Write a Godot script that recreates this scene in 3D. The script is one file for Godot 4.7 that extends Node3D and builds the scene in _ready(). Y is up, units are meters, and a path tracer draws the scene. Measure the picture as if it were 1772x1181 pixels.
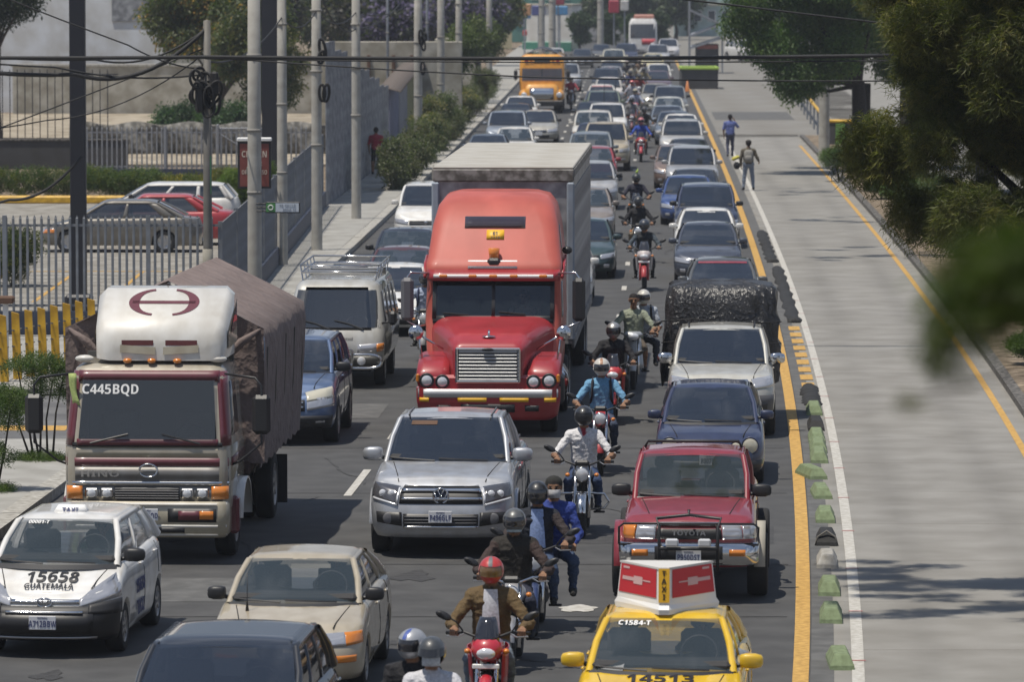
extends Node3D
# A traffic jam on a Guatemalan avenue, seen from a footbridge through a long lens. y up, metres; the camera looks along -z.

func _ready() -> void:
	rng.seed = 7
	# camera: a long lens on a footbridge 7.9 m above the road
	var cam := Camera3D.new()
	cam.name = "camera"
	add_child(cam)
	cam.position = Vector3(0, 7.9, 0)
	cam.rotation.x = -atan(655.0 / 9000.0)
	var lens := CameraAttributesPhysical.new()
	lens.frustum_focal_length = 182.9
	lens.frustum_focus_distance = 74.0
	lens.exposure_aperture = 4.5
	lens.frustum_near = 0.5
	lens.frustum_far = 2000.0
	cam.attributes = lens
	cam.near = 0.5
	cam.far = 2000.0
	cam.fov = rad_to_deg(2.0 * atan(590.5 / 9000.0))
	# sky and sun: hazy noon, the sun high on the left
	var world := WorldEnvironment.new()
	world.name = "world_environment"
	var e := Environment.new()
	e.background_mode = Environment.BG_SKY
	e.sky = Sky.new()
	var sky := ProceduralSkyMaterial.new()
	sky.sky_top_color = Color(0.58, 0.69, 0.87)
	sky.sky_horizon_color = Color(0.8, 0.85, 0.9)
	sky.ground_horizon_color = Color(0.82, 0.85, 0.87)
	sky.ground_bottom_color = Color(0.4, 0.38, 0.35)
	sky.sky_curve = 0.18
	sky.sky_energy_multiplier = 0.74
	var cover := Image.create(512, 256, false, Image.FORMAT_RGB8)
	var nz := FastNoiseLite.new()
	nz.seed = 9
	nz.frequency = 2.6
	nz.fractal_octaves = 5
	for y in 256:
		for x in 512:
			var la := PI * (0.5 - y / 256.0)
			var lo := TAU * x / 512.0
			var v := clampf(nz.get_noise_3d(cos(lo) * cos(la), sin(la) * 1.6, sin(lo) * cos(la)) * 3.0 + 0.25, 0, 1) * (0.62 if la > 0 else 0.0)
			cover.set_pixel(x, y, Color(v, v, v))
	sky.sky_cover = ImageTexture.create_from_image(cover)
	e.sky.sky_material = sky
	e.tonemap_mode = Environment.TONE_MAPPER_LINEAR
	e.tonemap_exposure = 0.95
	e.sdfgi_enabled = true
	e.ssao_enabled = true
	e.ssil_enabled = true
	e.fog_enabled = FOG > 0.0
	e.fog_density = FOG
	e.fog_light_color = Color(0.82, 0.85, 0.9)
	world.environment = e
	add_child(world)
	var sun := DirectionalLight3D.new()
	sun.name = "sun"
	add_child(sun)
	sun.look_at_from_position(Vector3(-0.27, 0.95, 0.14) * 100.0, Vector3.ZERO, Vector3.FORWARD)
	sun.light_energy = 1.5
	sun.light_color = Color(1.0, 0.968, 0.915)
	sun.light_angular_distance = 0.6
	sun.shadow_enabled = true
	materials()
	setting()
	left_side()
	right_side()
	backdrop()
	yellow_taxi()
	white_taxi()
	beige_sedan()
	dark_suv()
	silver_pickup()
	red_pickup()
	blue_round()
	tarp_pickup()
	canvas_truck()
	red_truck()
	silver_van()
	blue_crossover()
	school_bus()
	coach()
	ordinary_traffic()
	motorcycles()

const FOG := 0.00022

# ---------------------------------------------------------------- helpers
class B:
	# collects triangles for ONE mesh
	var st := SurfaceTool.new()
	var n := 0
	func _init() -> void:
		st.begin(Mesh.PRIMITIVE_TRIANGLES)
		st.set_smooth_group(-1)
	func sm(g: int) -> B:
		st.set_smooth_group(g if g > 0 else -1)
		return self
	func col(c: Color) -> B:
		st.set_color(c)
		return self
	func tri(a: Vector3, b: Vector3, c: Vector3) -> void:
		st.add_vertex(a)
		st.add_vertex(b)
		st.add_vertex(c)
		n += 1
	func quad(a: Vector3, b: Vector3, c: Vector3, d: Vector3) -> void:
		tri(a, b, c)
		tri(a, c, d)
	func box(c: Vector3, s: Vector3, bs := Basis.IDENTITY) -> B:
		var h := s * 0.5
		var p: Array[Vector3] = []
		for i in 8:
			p.append(c + bs * Vector3(h.x if i & 1 else -h.x, h.y if i & 2 else -h.y, h.z if i & 4 else -h.z))
		for f in [[0, 2, 3, 1], [4, 5, 7, 6], [0, 4, 6, 2], [1, 3, 7, 5], [0, 1, 5, 4], [2, 6, 7, 3]]:
			quad(p[f[0]], p[f[1]], p[f[2]], p[f[3]])
		return self
	func rbox(c: Vector3, s: Vector3, r: float, bs := Basis.IDENTITY) -> B:
		# box with chamfered edges
		var h := s * 0.5
		r = minf(r, minf(h.x, minf(h.y, h.z)) * 0.98)
		var i := h - Vector3(r, r, r)
		var rows := []
		for yy in [[-h.y, 0.0], [-i.y, 1.0], [i.y, 1.0], [h.y, 0.0]]:
			var e: float = r * yy[1]
			var X := i.x + e
			var Z := i.z + e
			var ring := PackedVector3Array()
			for q in [[X, -i.z], [X, i.z], [i.x, Z], [-i.x, Z], [-X, i.z], [-X, -i.z], [-i.x, -Z], [i.x, -Z]]:
				ring.append(c + bs * Vector3(q[0], yy[0], q[1]))
			rows.append(ring)
		loft(rows, true, true, true)
		return self
	func loft(rings: Array, closed := true, cap0 := false, cap1 := false) -> B:
		for j in rings.size() - 1:
			var a: PackedVector3Array = rings[j]
			var b: PackedVector3Array = rings[j + 1]
			var m := a.size()
			for i in (m if closed else m - 1):
				var k := (i + 1) % m
				quad(a[i], b[i], b[k], a[k])
		if cap0:
			fan(rings[0], true)
		if cap1:
			fan(rings[-1], false)
		return self
	func fan(r: PackedVector3Array, flip := false) -> void:
		var c := Vector3.ZERO
		for p in r:
			c += p
		c /= r.size()
		for i in r.size():
			var k := (i + 1) % r.size()
			if flip:
				tri(c, r[i], r[k])
			else:
				tri(c, r[k], r[i])
	func tube(path: Array, rad, sides := 8, caps := true) -> B:
		var rings := []
		var up := Vector3(0.31, 0.9, 0.27).normalized()
		for i in path.size():
			var d: Vector3 = (path[mini(i + 1, path.size() - 1)] - path[maxi(i - 1, 0)]).normalized()
			if absf(d.dot(up)) > 0.97:
				up = Vector3(0.95, 0.1, 0.3).normalized()
			var x := up.cross(d).normalized()
			var y := d.cross(x)
			up = y
			var r: float = rad if rad is float else rad[i]
			var ring := PackedVector3Array()
			for k in sides:
				var a := TAU * k / sides
				ring.append(path[i] + (x * cos(a) + y * sin(a)) * r)
			rings.append(ring)
		loft(rings, true, false, false)
		if caps:
			fan(rings[0], true)
			fan(rings[-1], false)
		return self
	func lathe(prof: Array, sides: int, xf := Transform3D.IDENTITY) -> B:
		# prof: [radius, y]
		var rings := []
		for q in prof:
			var ring := PackedVector3Array()
			for k in sides:
				var a := TAU * k / sides
				ring.append(xf * Vector3(cos(a) * q[0], q[1], sin(a) * q[0]))
			rings.append(ring)
		loft(rings, true, false, false)
		return self
	func grid(f: Callable, nu: int, nv: int) -> B:
		var p := []
		for i in nu + 1:
			var row := PackedVector3Array()
			for j in nv + 1:
				row.append(f.call(float(i) / nu, float(j) / nv))
			p.append(row)
		loft(p, false)
		return self
	func slab(f: Callable, nu: int, nv: int, back: Vector3) -> B:
		# a curved sheet with a rim going back: real thickness
		grid(f, nu, nv)
		var edge := PackedVector3Array()
		for i in nu:
			edge.append(f.call(float(i) / nu, 0.0))
		for j in nv:
			edge.append(f.call(1.0, float(j) / nv))
		for i in nu:
			edge.append(f.call(1.0 - float(i) / nu, 1.0))
		for j in nv:
			edge.append(f.call(0.0, 1.0 - float(j) / nv))
		var e2 := PackedVector3Array()
		for q in edge:
			e2.append(q + back)
		loft([edge, e2], true)
		return self
	func prism(poly: PackedVector2Array, depth: float, xf := Transform3D.IDENTITY) -> B:
		# poly in xy, from z 0 to depth
		var idx := Geometry2D.triangulate_polygon(poly)
		for i in range(0, idx.size(), 3):
			var a := poly[idx[i]]
			var b := poly[idx[i + 1]]
			var c := poly[idx[i + 2]]
			tri(xf * Vector3(a.x, a.y, depth), xf * Vector3(b.x, b.y, depth), xf * Vector3(c.x, c.y, depth))
			tri(xf * Vector3(a.x, a.y, 0), xf * Vector3(c.x, c.y, 0), xf * Vector3(b.x, b.y, 0))
		for i in poly.size():
			var a := poly[i]
			var b := poly[(i + 1) % poly.size()]
			quad(xf * Vector3(a.x, a.y, 0), xf * Vector3(b.x, b.y, 0), xf * Vector3(b.x, b.y, depth), xf * Vector3(a.x, a.y, depth))
		return self
	func ball(c: Vector3, r: Vector3, nu := 12, nv := 8) -> B:
		var rings := []
		for j in nv + 1:
			var t := PI * j / nv
			var ring := PackedVector3Array()
			for i in nu:
				var a := TAU * i / nu
				ring.append(c + Vector3(cos(a) * sin(t) * r.x, cos(t) * r.y, sin(a) * sin(t) * r.z))
			rings.append(ring)
		loft(rings, true)
		return self
	func done() -> ArrayMesh:
		st.generate_normals()
		return st.commit()

var rng := RandomNumberGenerator.new()
var M := {}          # materials
var names := {}      # how often a top-level name was used
var mesh_cache := {}

func V(x: float, y: float, z: float) -> Vector3:
	return Vector3(x, y, z)

func obj(called: String, what, mat: Material, parent: Node, at := Transform3D.IDENTITY) -> MeshInstance3D:
	var o := MeshInstance3D.new()
	o.name = called
	o.mesh = what.done() if what is B else what
	if mat:
		o.material_override = mat
	o.transform = at
	parent.add_child(o, true)
	return o

func numbered(called: String) -> String:
	var k: int = names.get(called, 0)
	names[called] = k + 1
	return called if k == 0 else "%s_%03d" % [called, k]

func tag(o: Node, label: String, category: String, group := "", kind := "") -> Node:
	if label:
		o.set_meta("label", label)
	if category:
		o.set_meta("category", category)
	if group:
		o.set_meta("group", group)
	if kind:
		o.set_meta("kind", kind)
	return o

func thing(called: String, label: String, category: String, at := Vector3.ZERO, turn := 0.0, group := "") -> Node3D:
	var o := Node3D.new()
	o.name = numbered(called)
	add_child(o)
	o.position = at
	o.rotation.y = turn
	tag(o, label, category, group)
	return o

func struct(called: String, what, mat: Material) -> MeshInstance3D:
	var o := obj(numbered(called), what, mat, self)
	o.set_meta("kind", "structure")
	return o

# the yellow line that edges the carriageway: x as a function of the distance d; every lane is an offset from it
func yl(d: float) -> float:
	return 3.7255 + 0.022618 * d - 6.28889 * exp(-d / 46.0)

func yslope(d: float) -> float:
	return 0.022618 + 6.28889 / 46.0 * exp(-d / 46.0)

func road(d: float, off: float, h := 0.0) -> Vector3:
	return Vector3(yl(d) + off, h, -d)

func heading(d: float) -> float:
	return atan(-yslope(d))

func lin(r: float, g: float, b: float) -> Color:
	# a real-world linear base colour as the sRGB value that albedo_color takes
	return Color(r, g, b).linear_to_srgb()

func noise_tex(seed_: int, freq: float, lo: Color, hi: Color, oct := 4, size := 512, contrast := 1.0, kind := FastNoiseLite.TYPE_SIMPLEX_SMOOTH) -> ImageTexture:
	var nz := FastNoiseLite.new()
	nz.seed = seed_
	nz.frequency = freq
	nz.noise_type = kind
	nz.fractal_octaves = oct
	var src := nz.get_seamless_image(size, size)
	var img := Image.create(size, size, false, Image.FORMAT_RGB8)
	for y in size:
		for x in size:
			var v := clampf((src.get_pixel(x, y).r - 0.5) * contrast + 0.5, 0.0, 1.0)
			img.set_pixel(x, y, lo.lerp(hi, v))
	return ImageTexture.create_from_image(img)

func mat(c: Color, rough := 0.6, metal := 0.0, coat := 0.0) -> StandardMaterial3D:
	var m := StandardMaterial3D.new()
	m.albedo_color = c
	m.roughness = rough
	m.metallic = metal
	if coat > 0.0:
		m.clearcoat_enabled = true
		m.clearcoat = coat
		m.clearcoat_roughness = 0.04
	return m

func grain(m: StandardMaterial3D, tex: Texture2D, scale: float, world := false) -> StandardMaterial3D:
	m.albedo_texture = tex
	m.uv1_triplanar = true
	m.uv1_world_triplanar = world
	m.uv1_scale = Vector3(scale, scale, scale)
	return m

var paints := {}
func paint(r: float, g: float, b: float, metal := 0.0) -> StandardMaterial3D:
	var k := "%.3f_%.3f_%.3f_%.2f" % [r, g, b, metal]
	if not paints.has(k):
		var m := mat(lin(r, g, b), 0.42, metal, 0.9)
		grain(m, M.dust_tex, 0.9)
		paints[k] = m
	return paints[k]

func cloth(r: float, g: float, b: float) -> StandardMaterial3D:
	var k := "c%.3f_%.3f_%.3f" % [r, g, b]
	if not paints.has(k):
		paints[k] = grain(mat(lin(r, g, b), 0.9), M.fine_tex, 2.0)
	return paints[k]

func glass(r: float, g: float, b: float, alpha: float) -> StandardMaterial3D:
	var m := mat(Color(lin(r, g, b), alpha), 0.04)
	m.metallic_specular = 0.9
	m.clearcoat_enabled = true
	m.clearcoat = 1.0
	m.clearcoat_roughness = 0.03
	m.transparency = BaseMaterial3D.TRANSPARENCY_ALPHA
	return m

var fonts := {}
func letters(text: String, size: float, depth := 0.006, bold := true, face := "Droid Sans") -> Mesh:
	var k := face + str(bold)
	if not fonts.has(k):
		var f := SystemFont.new()
		f.font_names = PackedStringArray([face])
		f.font_weight = 700 if bold else 400
		fonts[k] = f
	var t := TextMesh.new()
	t.text = text
	t.font = fonts[k]
	t.font_size = 64
	t.pixel_size = size / 46.0     # size: height of a capital, in metres
	t.depth = depth
	t.curve_step = 3.0
	return t

func write(text: String, size: float, m: Material, parent: Node, at: Vector3, basis := Basis.IDENTITY, called := "lettering", stretch := 1.0) -> MeshInstance3D:
	return obj(called, letters(text, size), m, parent, Transform3D(basis.scaled_local(Vector3(stretch, 1, 1)), at))

func bent_letters(text: String, size: float, m: Material, parent: Node, f: Callable, called := "lettering", depth := 0.002) -> MeshInstance3D:
	# lettering laid on a curved panel: f(x, y) gives the point of the panel, lifted off it
	var t := letters(text, size, depth)
	var b := B.new()
	var arr: Array = t.surface_get_arrays(0)
	var vs: PackedVector3Array = arr[Mesh.ARRAY_VERTEX]
	var ix = arr[Mesh.ARRAY_INDEX]
	var ids: PackedInt32Array = ix if ix != null and ix.size() > 0 else PackedInt32Array(range(vs.size()))
	for i in range(0, ids.size() - 2, 3):
		var q: Array[Vector3] = []
		for j in 3:
			var p := vs[ids[i + j]]
			q.append(f.call(p.x, p.y, p.z))
		b.tri(q[0], q[1], q[2])
	return obj(called, b, m, parent)

func basis_facing(n: Vector3, up := Vector3.UP) -> Basis:
	# z along n
	var z := n.normalized()
	var x := up.cross(z).normalized()
	return Basis(x, z.cross(x), z)
func materials() -> void:
	M.dust_tex = noise_tex(3, 0.012, Color(0.9, 0.885, 0.86), Color(1, 1, 1), 5, 256, 1.3)
	M.fine_tex = noise_tex(4, 0.05, Color(0.8, 0.8, 0.8), Color(1, 1, 1), 4, 256, 1.4)
	M.tyre = grain(mat(lin(0.022, 0.022, 0.023), 0.85), M.fine_tex, 3.0)
	M.rim = mat(lin(0.42, 0.42, 0.43), 0.32, 0.8)
	M.dark_rim = mat(lin(0.06, 0.06, 0.06), 0.5, 0.3)
	M.black = mat(lin(0.018, 0.018, 0.02), 0.45)
	M.under = mat(lin(0.012, 0.012, 0.013), 0.9)
	M.grey_plastic = mat(lin(0.12, 0.12, 0.13), 0.55)
	M.chrome = mat(lin(0.62, 0.62, 0.63), 0.14, 1.0)
	M.alu = mat(lin(0.55, 0.55, 0.55), 0.38, 0.45)
	M.lamp = mat(lin(0.5, 0.5, 0.52), 0.12, 0.55, 1.0)
	M.lens = mat(lin(0.75, 0.76, 0.78), 0.1, 0.3, 1.0)
	M.amber = mat(lin(0.62, 0.2, 0.02), 0.2, 0.0, 1.0)
	M.red_lens = mat(lin(0.4, 0.02, 0.02), 0.2, 0.0, 1.0)
	M.plate = mat(lin(0.62, 0.63, 0.66), 0.5)
	M.plate_ink = mat(lin(0.06, 0.07, 0.16), 0.6)
	M.cabin = mat(lin(0.035, 0.035, 0.037), 0.8)
	M.cabin_grey = mat(lin(0.09, 0.09, 0.088), 0.9)
	M.seat = grain(mat(lin(0.1, 0.095, 0.09), 0.9), M.fine_tex, 3.0)
	M.tint = glass(0.016, 0.02, 0.028, 0.8)
	M.clear_glass = glass(0.05, 0.065, 0.065, 0.46)
	M.white = mat(lin(0.78, 0.78, 0.77), 0.45)
	M.truck_glass = glass(0.02, 0.026, 0.03, 0.5)
	M.canvas = grain(mat(lin(0.19, 0.15, 0.14), 0.95), noise_tex(11, 0.02, Color(0.86, 0.85, 0.85), Color(1, 1, 1), 5, 256, 1.3), 0.7)
	M.rope = mat(lin(0.12, 0.11, 0.09), 0.9)
	M.truck_red = grain(mat(lin(0.36, 0.026, 0.034), 0.42, 0.0, 0.45), noise_tex(12, 0.01, Color(0.84, 0.8, 0.78), Color(1, 1, 1), 5, 256, 1.6), 0.35)
	M.yellow_tape = mat(lin(0.75, 0.42, 0.02), 0.5)
	M.trailer = grain(mat(lin(0.4, 0.405, 0.415), 0.45, 0.3), noise_tex(13, 0.02, Color(0.74, 0.74, 0.75), Color(1, 1, 1), 5, 256, 1.8), 0.4)
	M.trailer_roof = grain(mat(lin(0.42, 0.41, 0.38), 0.8), M.dust_tex, 0.3)
	M.trailer_dirty = grain(mat(lin(0.28, 0.27, 0.255), 0.8), noise_tex(14, 0.03, Color(0.6, 0.59, 0.57), Color(1, 1, 1), 4, 256, 2.0), 0.5)
	M.trailer_blue = grain(mat(lin(0.28, 0.33, 0.4), 0.7), M.dust_tex, 0.5)
	M.tarp = mat(lin(0.028, 0.028, 0.03), 0.33)
	M.truck_red_faded = grain(mat(lin(0.5, 0.105, 0.075), 0.55, 0.0, 0.25), noise_tex(15, 0.01, Color(0.86, 0.82, 0.8), Color(1, 1, 1), 5, 256, 1.6), 0.35)
	M.visor = mat(lin(0.02, 0.02, 0.025), 0.1, 0.0, 1.0)
	var rz := FastNoiseLite.new()
	rz.seed = 51
	rz.frequency = 0.018
	rz.fractal_type = FastNoiseLite.FRACTAL_RIDGED
	rz.fractal_octaves = 4
	var rim_ := rz.get_seamless_image(256, 256)
	rim_.convert(Image.FORMAT_RGB8)
	rim_.bump_map_to_normal_map(9.0)
	M.crease = ImageTexture.create_from_image(rim_)
	for w in [[M.tarp, 1.0, 1.6], [M.canvas, 0.45, 0.5]]:
		w[0].normal_enabled = true
		w[0].normal_texture = M.crease
		w[0].normal_scale = w[1]
		w[0].uv1_triplanar = true
		w[0].uv1_scale = Vector3.ONE * w[2]
	M.body = StandardMaterial3D.new()
	M.body.normal_enabled = true
	M.body.normal_texture = M.crease
	M.body.normal_scale = 0.7
	M.body.vertex_color_use_as_albedo = true
	M.body.roughness = 0.85
	grain(M.body, M.fine_tex, 2.5)
	M.leaf = mat(Color(1, 1, 1), 0.55)
	M.leaf.vertex_color_use_as_albedo = true
	M.leaf.backlight_enabled = true
	M.leaf.backlight = Color(0.85, 0.95, 0.5)
	M.bark = grain(mat(lin(0.09, 0.07, 0.055), 0.95), noise_tex(21, 0.04, Color(0.5, 0.48, 0.46), Color(1, 1, 1), 4, 256, 1.8), 1.2)
	M.asphalt = grain(mat(lin(0.068, 0.068, 0.068), 0.86), noise_tex(22, 0.007, Color(0.84, 0.84, 0.845), Color(1, 1, 1), 8, 1024, 1.4), 0.14, true)
	M.asphalt_patch = grain(mat(lin(0.12, 0.12, 0.118), 0.9), noise_tex(24, 0.02, Color(0.8, 0.8, 0.8), Color(1, 1, 1), 5, 512, 1.4), 0.2, true)
	M.concrete = grain(mat(lin(0.25, 0.242, 0.224), 0.85), noise_tex(25, 0.008, Color(0.88, 0.875, 0.865), Color(1, 1, 1), 6, 1024, 1.3), 0.08, true)
	M.sidewalk = grain(mat(lin(0.33, 0.325, 0.305), 0.88), noise_tex(26, 0.012, Color(0.87, 0.865, 0.855), Color(1, 1, 1), 6, 512, 1.3), 0.15, true)
	M.kerb = grain(mat(lin(0.42, 0.41, 0.38), 0.85), noise_tex(27, 0.03, Color(0.76, 0.75, 0.73), Color(1, 1, 1), 5, 512, 1.5), 0.4, true)
	M.kerb_dirty = grain(mat(lin(0.2, 0.19, 0.175), 0.9), noise_tex(28, 0.03, Color(0.4, 0.39, 0.38), Color(1, 1, 1), 5, 512, 1.9), 0.4, true)
	M.dirt = grain(mat(lin(0.3, 0.24, 0.17), 0.95), noise_tex(29, 0.02, Color(0.55, 0.52, 0.48), Color(1, 1, 1), 6, 512, 1.8), 0.2, true)
	M.gravel_lot = grain(mat(lin(0.4, 0.35, 0.27), 0.95), noise_tex(30, 0.01, Color(0.75, 0.73, 0.7), Color(1, 1, 1), 6, 512, 1.6), 0.1, true)
	M.paving = grain(mat(lin(0.3, 0.285, 0.255), 0.9), noise_tex(31, 0.015, Color(0.78, 0.77, 0.75), Color(1, 1, 1), 6, 512, 1.5), 0.15, true)
	M.ylw_line = grain(mat(lin(0.56, 0.34, 0.09), 0.8), noise_tex(32, 0.03, Color(0.82, 0.8, 0.77), Color(1, 1, 1), 4, 512, 1.5), 0.5, true)
	M.wht_line = grain(mat(lin(0.52, 0.51, 0.48), 0.8), noise_tex(33, 0.03, Color(0.84, 0.83, 0.81), Color(1, 1, 1), 4, 512, 1.4), 0.5, true)
	M.red_tick = mat(lin(0.4, 0.1, 0.1), 0.8)
	M.pole = grain(mat(lin(0.43, 0.42, 0.385), 0.85), noise_tex(34, 0.015, Color(0.86, 0.85, 0.84), Color(1, 1, 1), 5, 512, 1.4), 0.3, true)
	M.fence_grey = grain(mat(lin(0.2, 0.22, 0.255), 0.5, 0.2), M.dust_tex, 0.8)
	M.navy = grain(mat(lin(0.045, 0.06, 0.1), 0.6), M.dust_tex, 0.5)
	M.post_navy = mat(lin(0.012, 0.013, 0.02), 0.45)
	M.yellow_post = grain(mat(lin(0.7, 0.42, 0.03), 0.5), noise_tex(35, 0.02, Color(0.8, 0.78, 0.74), Color(1, 1, 1), 5, 256, 1.6), 0.6)
	M.green_block = grain(mat(lin(0.2, 0.255, 0.14), 0.9), noise_tex(36, 0.02, Color(0.8, 0.8, 0.78), Color(1, 1, 1), 5, 512, 1.6), 0.9, true)
	M.rubber = grain(mat(lin(0.018, 0.018, 0.018), 0.8), M.fine_tex, 1.0)
	M.wire = mat(lin(0.012, 0.012, 0.013), 0.7)
	M.hoarding = grain(mat(lin(0.34, 0.355, 0.38), 0.5, 0.25), noise_tex(37, 0.015, Color(0.72, 0.72, 0.73), Color(1, 1, 1), 5, 512, 1.7), 0.25)
	M.plaster = grain(mat(lin(0.42, 0.4, 0.35), 0.9), noise_tex(38, 0.012, Color(0.82, 0.81, 0.78), Color(1, 1, 1), 6, 512, 1.7), 0.15)
	M.white_wall = grain(mat(lin(0.62, 0.65, 0.69), 0.8), M.dust_tex, 0.2)
	M.asphalt_dark = grain(mat(lin(0.058, 0.058, 0.06), 0.9), M.fine_tex, 0.3, true)
	M.asphalt_light = grain(mat(lin(0.15, 0.15, 0.15), 0.9), noise_tex(39, 0.01, Color(0.78, 0.78, 0.79), Color(1, 1, 1), 6, 512, 1.5), 0.12, true)
	M.dry_grass = grain(mat(lin(0.33, 0.29, 0.1), 0.95), M.fine_tex, 0.5, true)
	M.concrete_road = M.concrete.duplicate()
	M.concrete_road.vertex_color_use_as_albedo = true
	M.pole_band = mat(lin(0.25, 0.24, 0.22), 0.8)
	M.concretes = [M.concrete_road]
	M.sidewalks = [M.sidewalk]
	for k in [0.965, 1.02]:
		var c1 := M.concrete_road.duplicate() as StandardMaterial3D
		c1.albedo_color = lin(0.25 * k, 0.242 * k, 0.224 * k)
		M.concretes.append(c1)
		var c2 := M.sidewalk.duplicate() as StandardMaterial3D
		c2.albedo_color = lin(0.33 * k, 0.325 * k, 0.305 * k)
		M.sidewalks.append(c2)
	M.old_steel = grain(mat(lin(0.17, 0.165, 0.155), 0.7, 0.2), M.dust_tex, 0.6)
	M.sign_white = mat(lin(0.55, 0.6, 0.66), 0.5)
	M.sign_ink = mat(lin(0.3, 0.33, 0.38), 0.6)
	M.sign_red = grain(mat(lin(0.22, 0.06, 0.05), 0.5), M.dust_tex, 0.6)
	M.sign_cream = mat(lin(0.55, 0.48, 0.4), 0.6)
	M.fence_pale = grain(mat(lin(0.3, 0.32, 0.36), 0.5, 0.2), M.dust_tex, 0.8)
	M.wall_dark = grain(mat(lin(0.06, 0.06, 0.063), 0.9), M.dust_tex, 0.3)
	M.rubble = grain(mat(lin(0.26, 0.25, 0.23), 0.95), noise_tex(41, 0.035, Color(0.5, 0.5, 0.49), Color(1, 1, 1), 4, 256, 2.2), 0.35)
	M.rust = grain(mat(lin(0.13, 0.075, 0.05), 0.9), M.dust_tex, 0.8)
	M.tile = grain(mat(lin(0.13, 0.11, 0.1), 0.9), M.dust_tex, 0.8)
	M.bin_post = mat(lin(0.03, 0.06, 0.055), 0.6)
	M.blue_pane = mat(lin(0.06, 0.1, 0.16), 0.15)
	M.apron = grain(mat(lin(0.2, 0.194, 0.18), 0.88), M.dust_tex, 0.1, true)
	M.oil = grain(mat(lin(0.045, 0.044, 0.044), 0.7), M.fine_tex, 0.5, true)
	M.murals = [grain(mat(lin(0.2, 0.21, 0.3), 0.85), M.dust_tex, 0.3), grain(mat(lin(0.3, 0.3, 0.33), 0.85), M.dust_tex, 0.3), grain(mat(lin(0.27, 0.26, 0.13), 0.85), M.dust_tex, 0.3)]
	M.bark_shaded = grain(mat(lin(0.04, 0.033, 0.028), 0.95), noise_tex(42, 0.05, Color(0.45, 0.43, 0.41), Color(1, 1, 1), 4, 256, 1.8), 1.2)  # bark colour darkened to carry the shade on the trunks
	M.lime = mat(lin(0.3, 0.45, 0.06), 0.6)
	M.white_wall2 = grain(mat(lin(0.7, 0.7, 0.68), 0.8), M.dust_tex, 0.15)
	M.far_pane = mat(lin(0.05, 0.06, 0.08), 0.2)
	M.sign_lid = mat(lin(0.55, 0.54, 0.52), 0.6)
	M.sign_print = mat(lin(0.6, 0.4, 0.4), 0.6)
	M.bumper_black = mat(lin(0.02, 0.02, 0.022), 0.5)
	M.grey_bumper = mat(lin(0.07, 0.07, 0.075), 0.5)
	M.lamp_dark = mat(lin(0.1, 0.1, 0.11), 0.15, 0.4, 1.0)
	M.lens_warm = mat(lin(0.55, 0.52, 0.42), 0.2, 0.1, 1.0)
	M.pale_glass = glass(0.06, 0.08, 0.095, 0.5)
	M.amber_visor = mat(lin(0.16, 0.09, 0.03), 0.15, 0.0, 1.0)
# ---------------------------------------------------------------- cars
# A car stands with its front bumper at z 0, facing +z, its body towards -z. u = distance behind the bumper.
func tab(t: Array, x: float) -> float:
	if x <= t[0][0]:
		return t[0][1]
	for i in t.size() - 1:
		if x <= t[i + 1][0]:
			var f: float = (x - t[i][0]) / maxf(t[i + 1][0] - t[i][0], 1e-6)
			return lerpf(t[i][1], t[i + 1][1], f)
	return t[-1][1]

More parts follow.
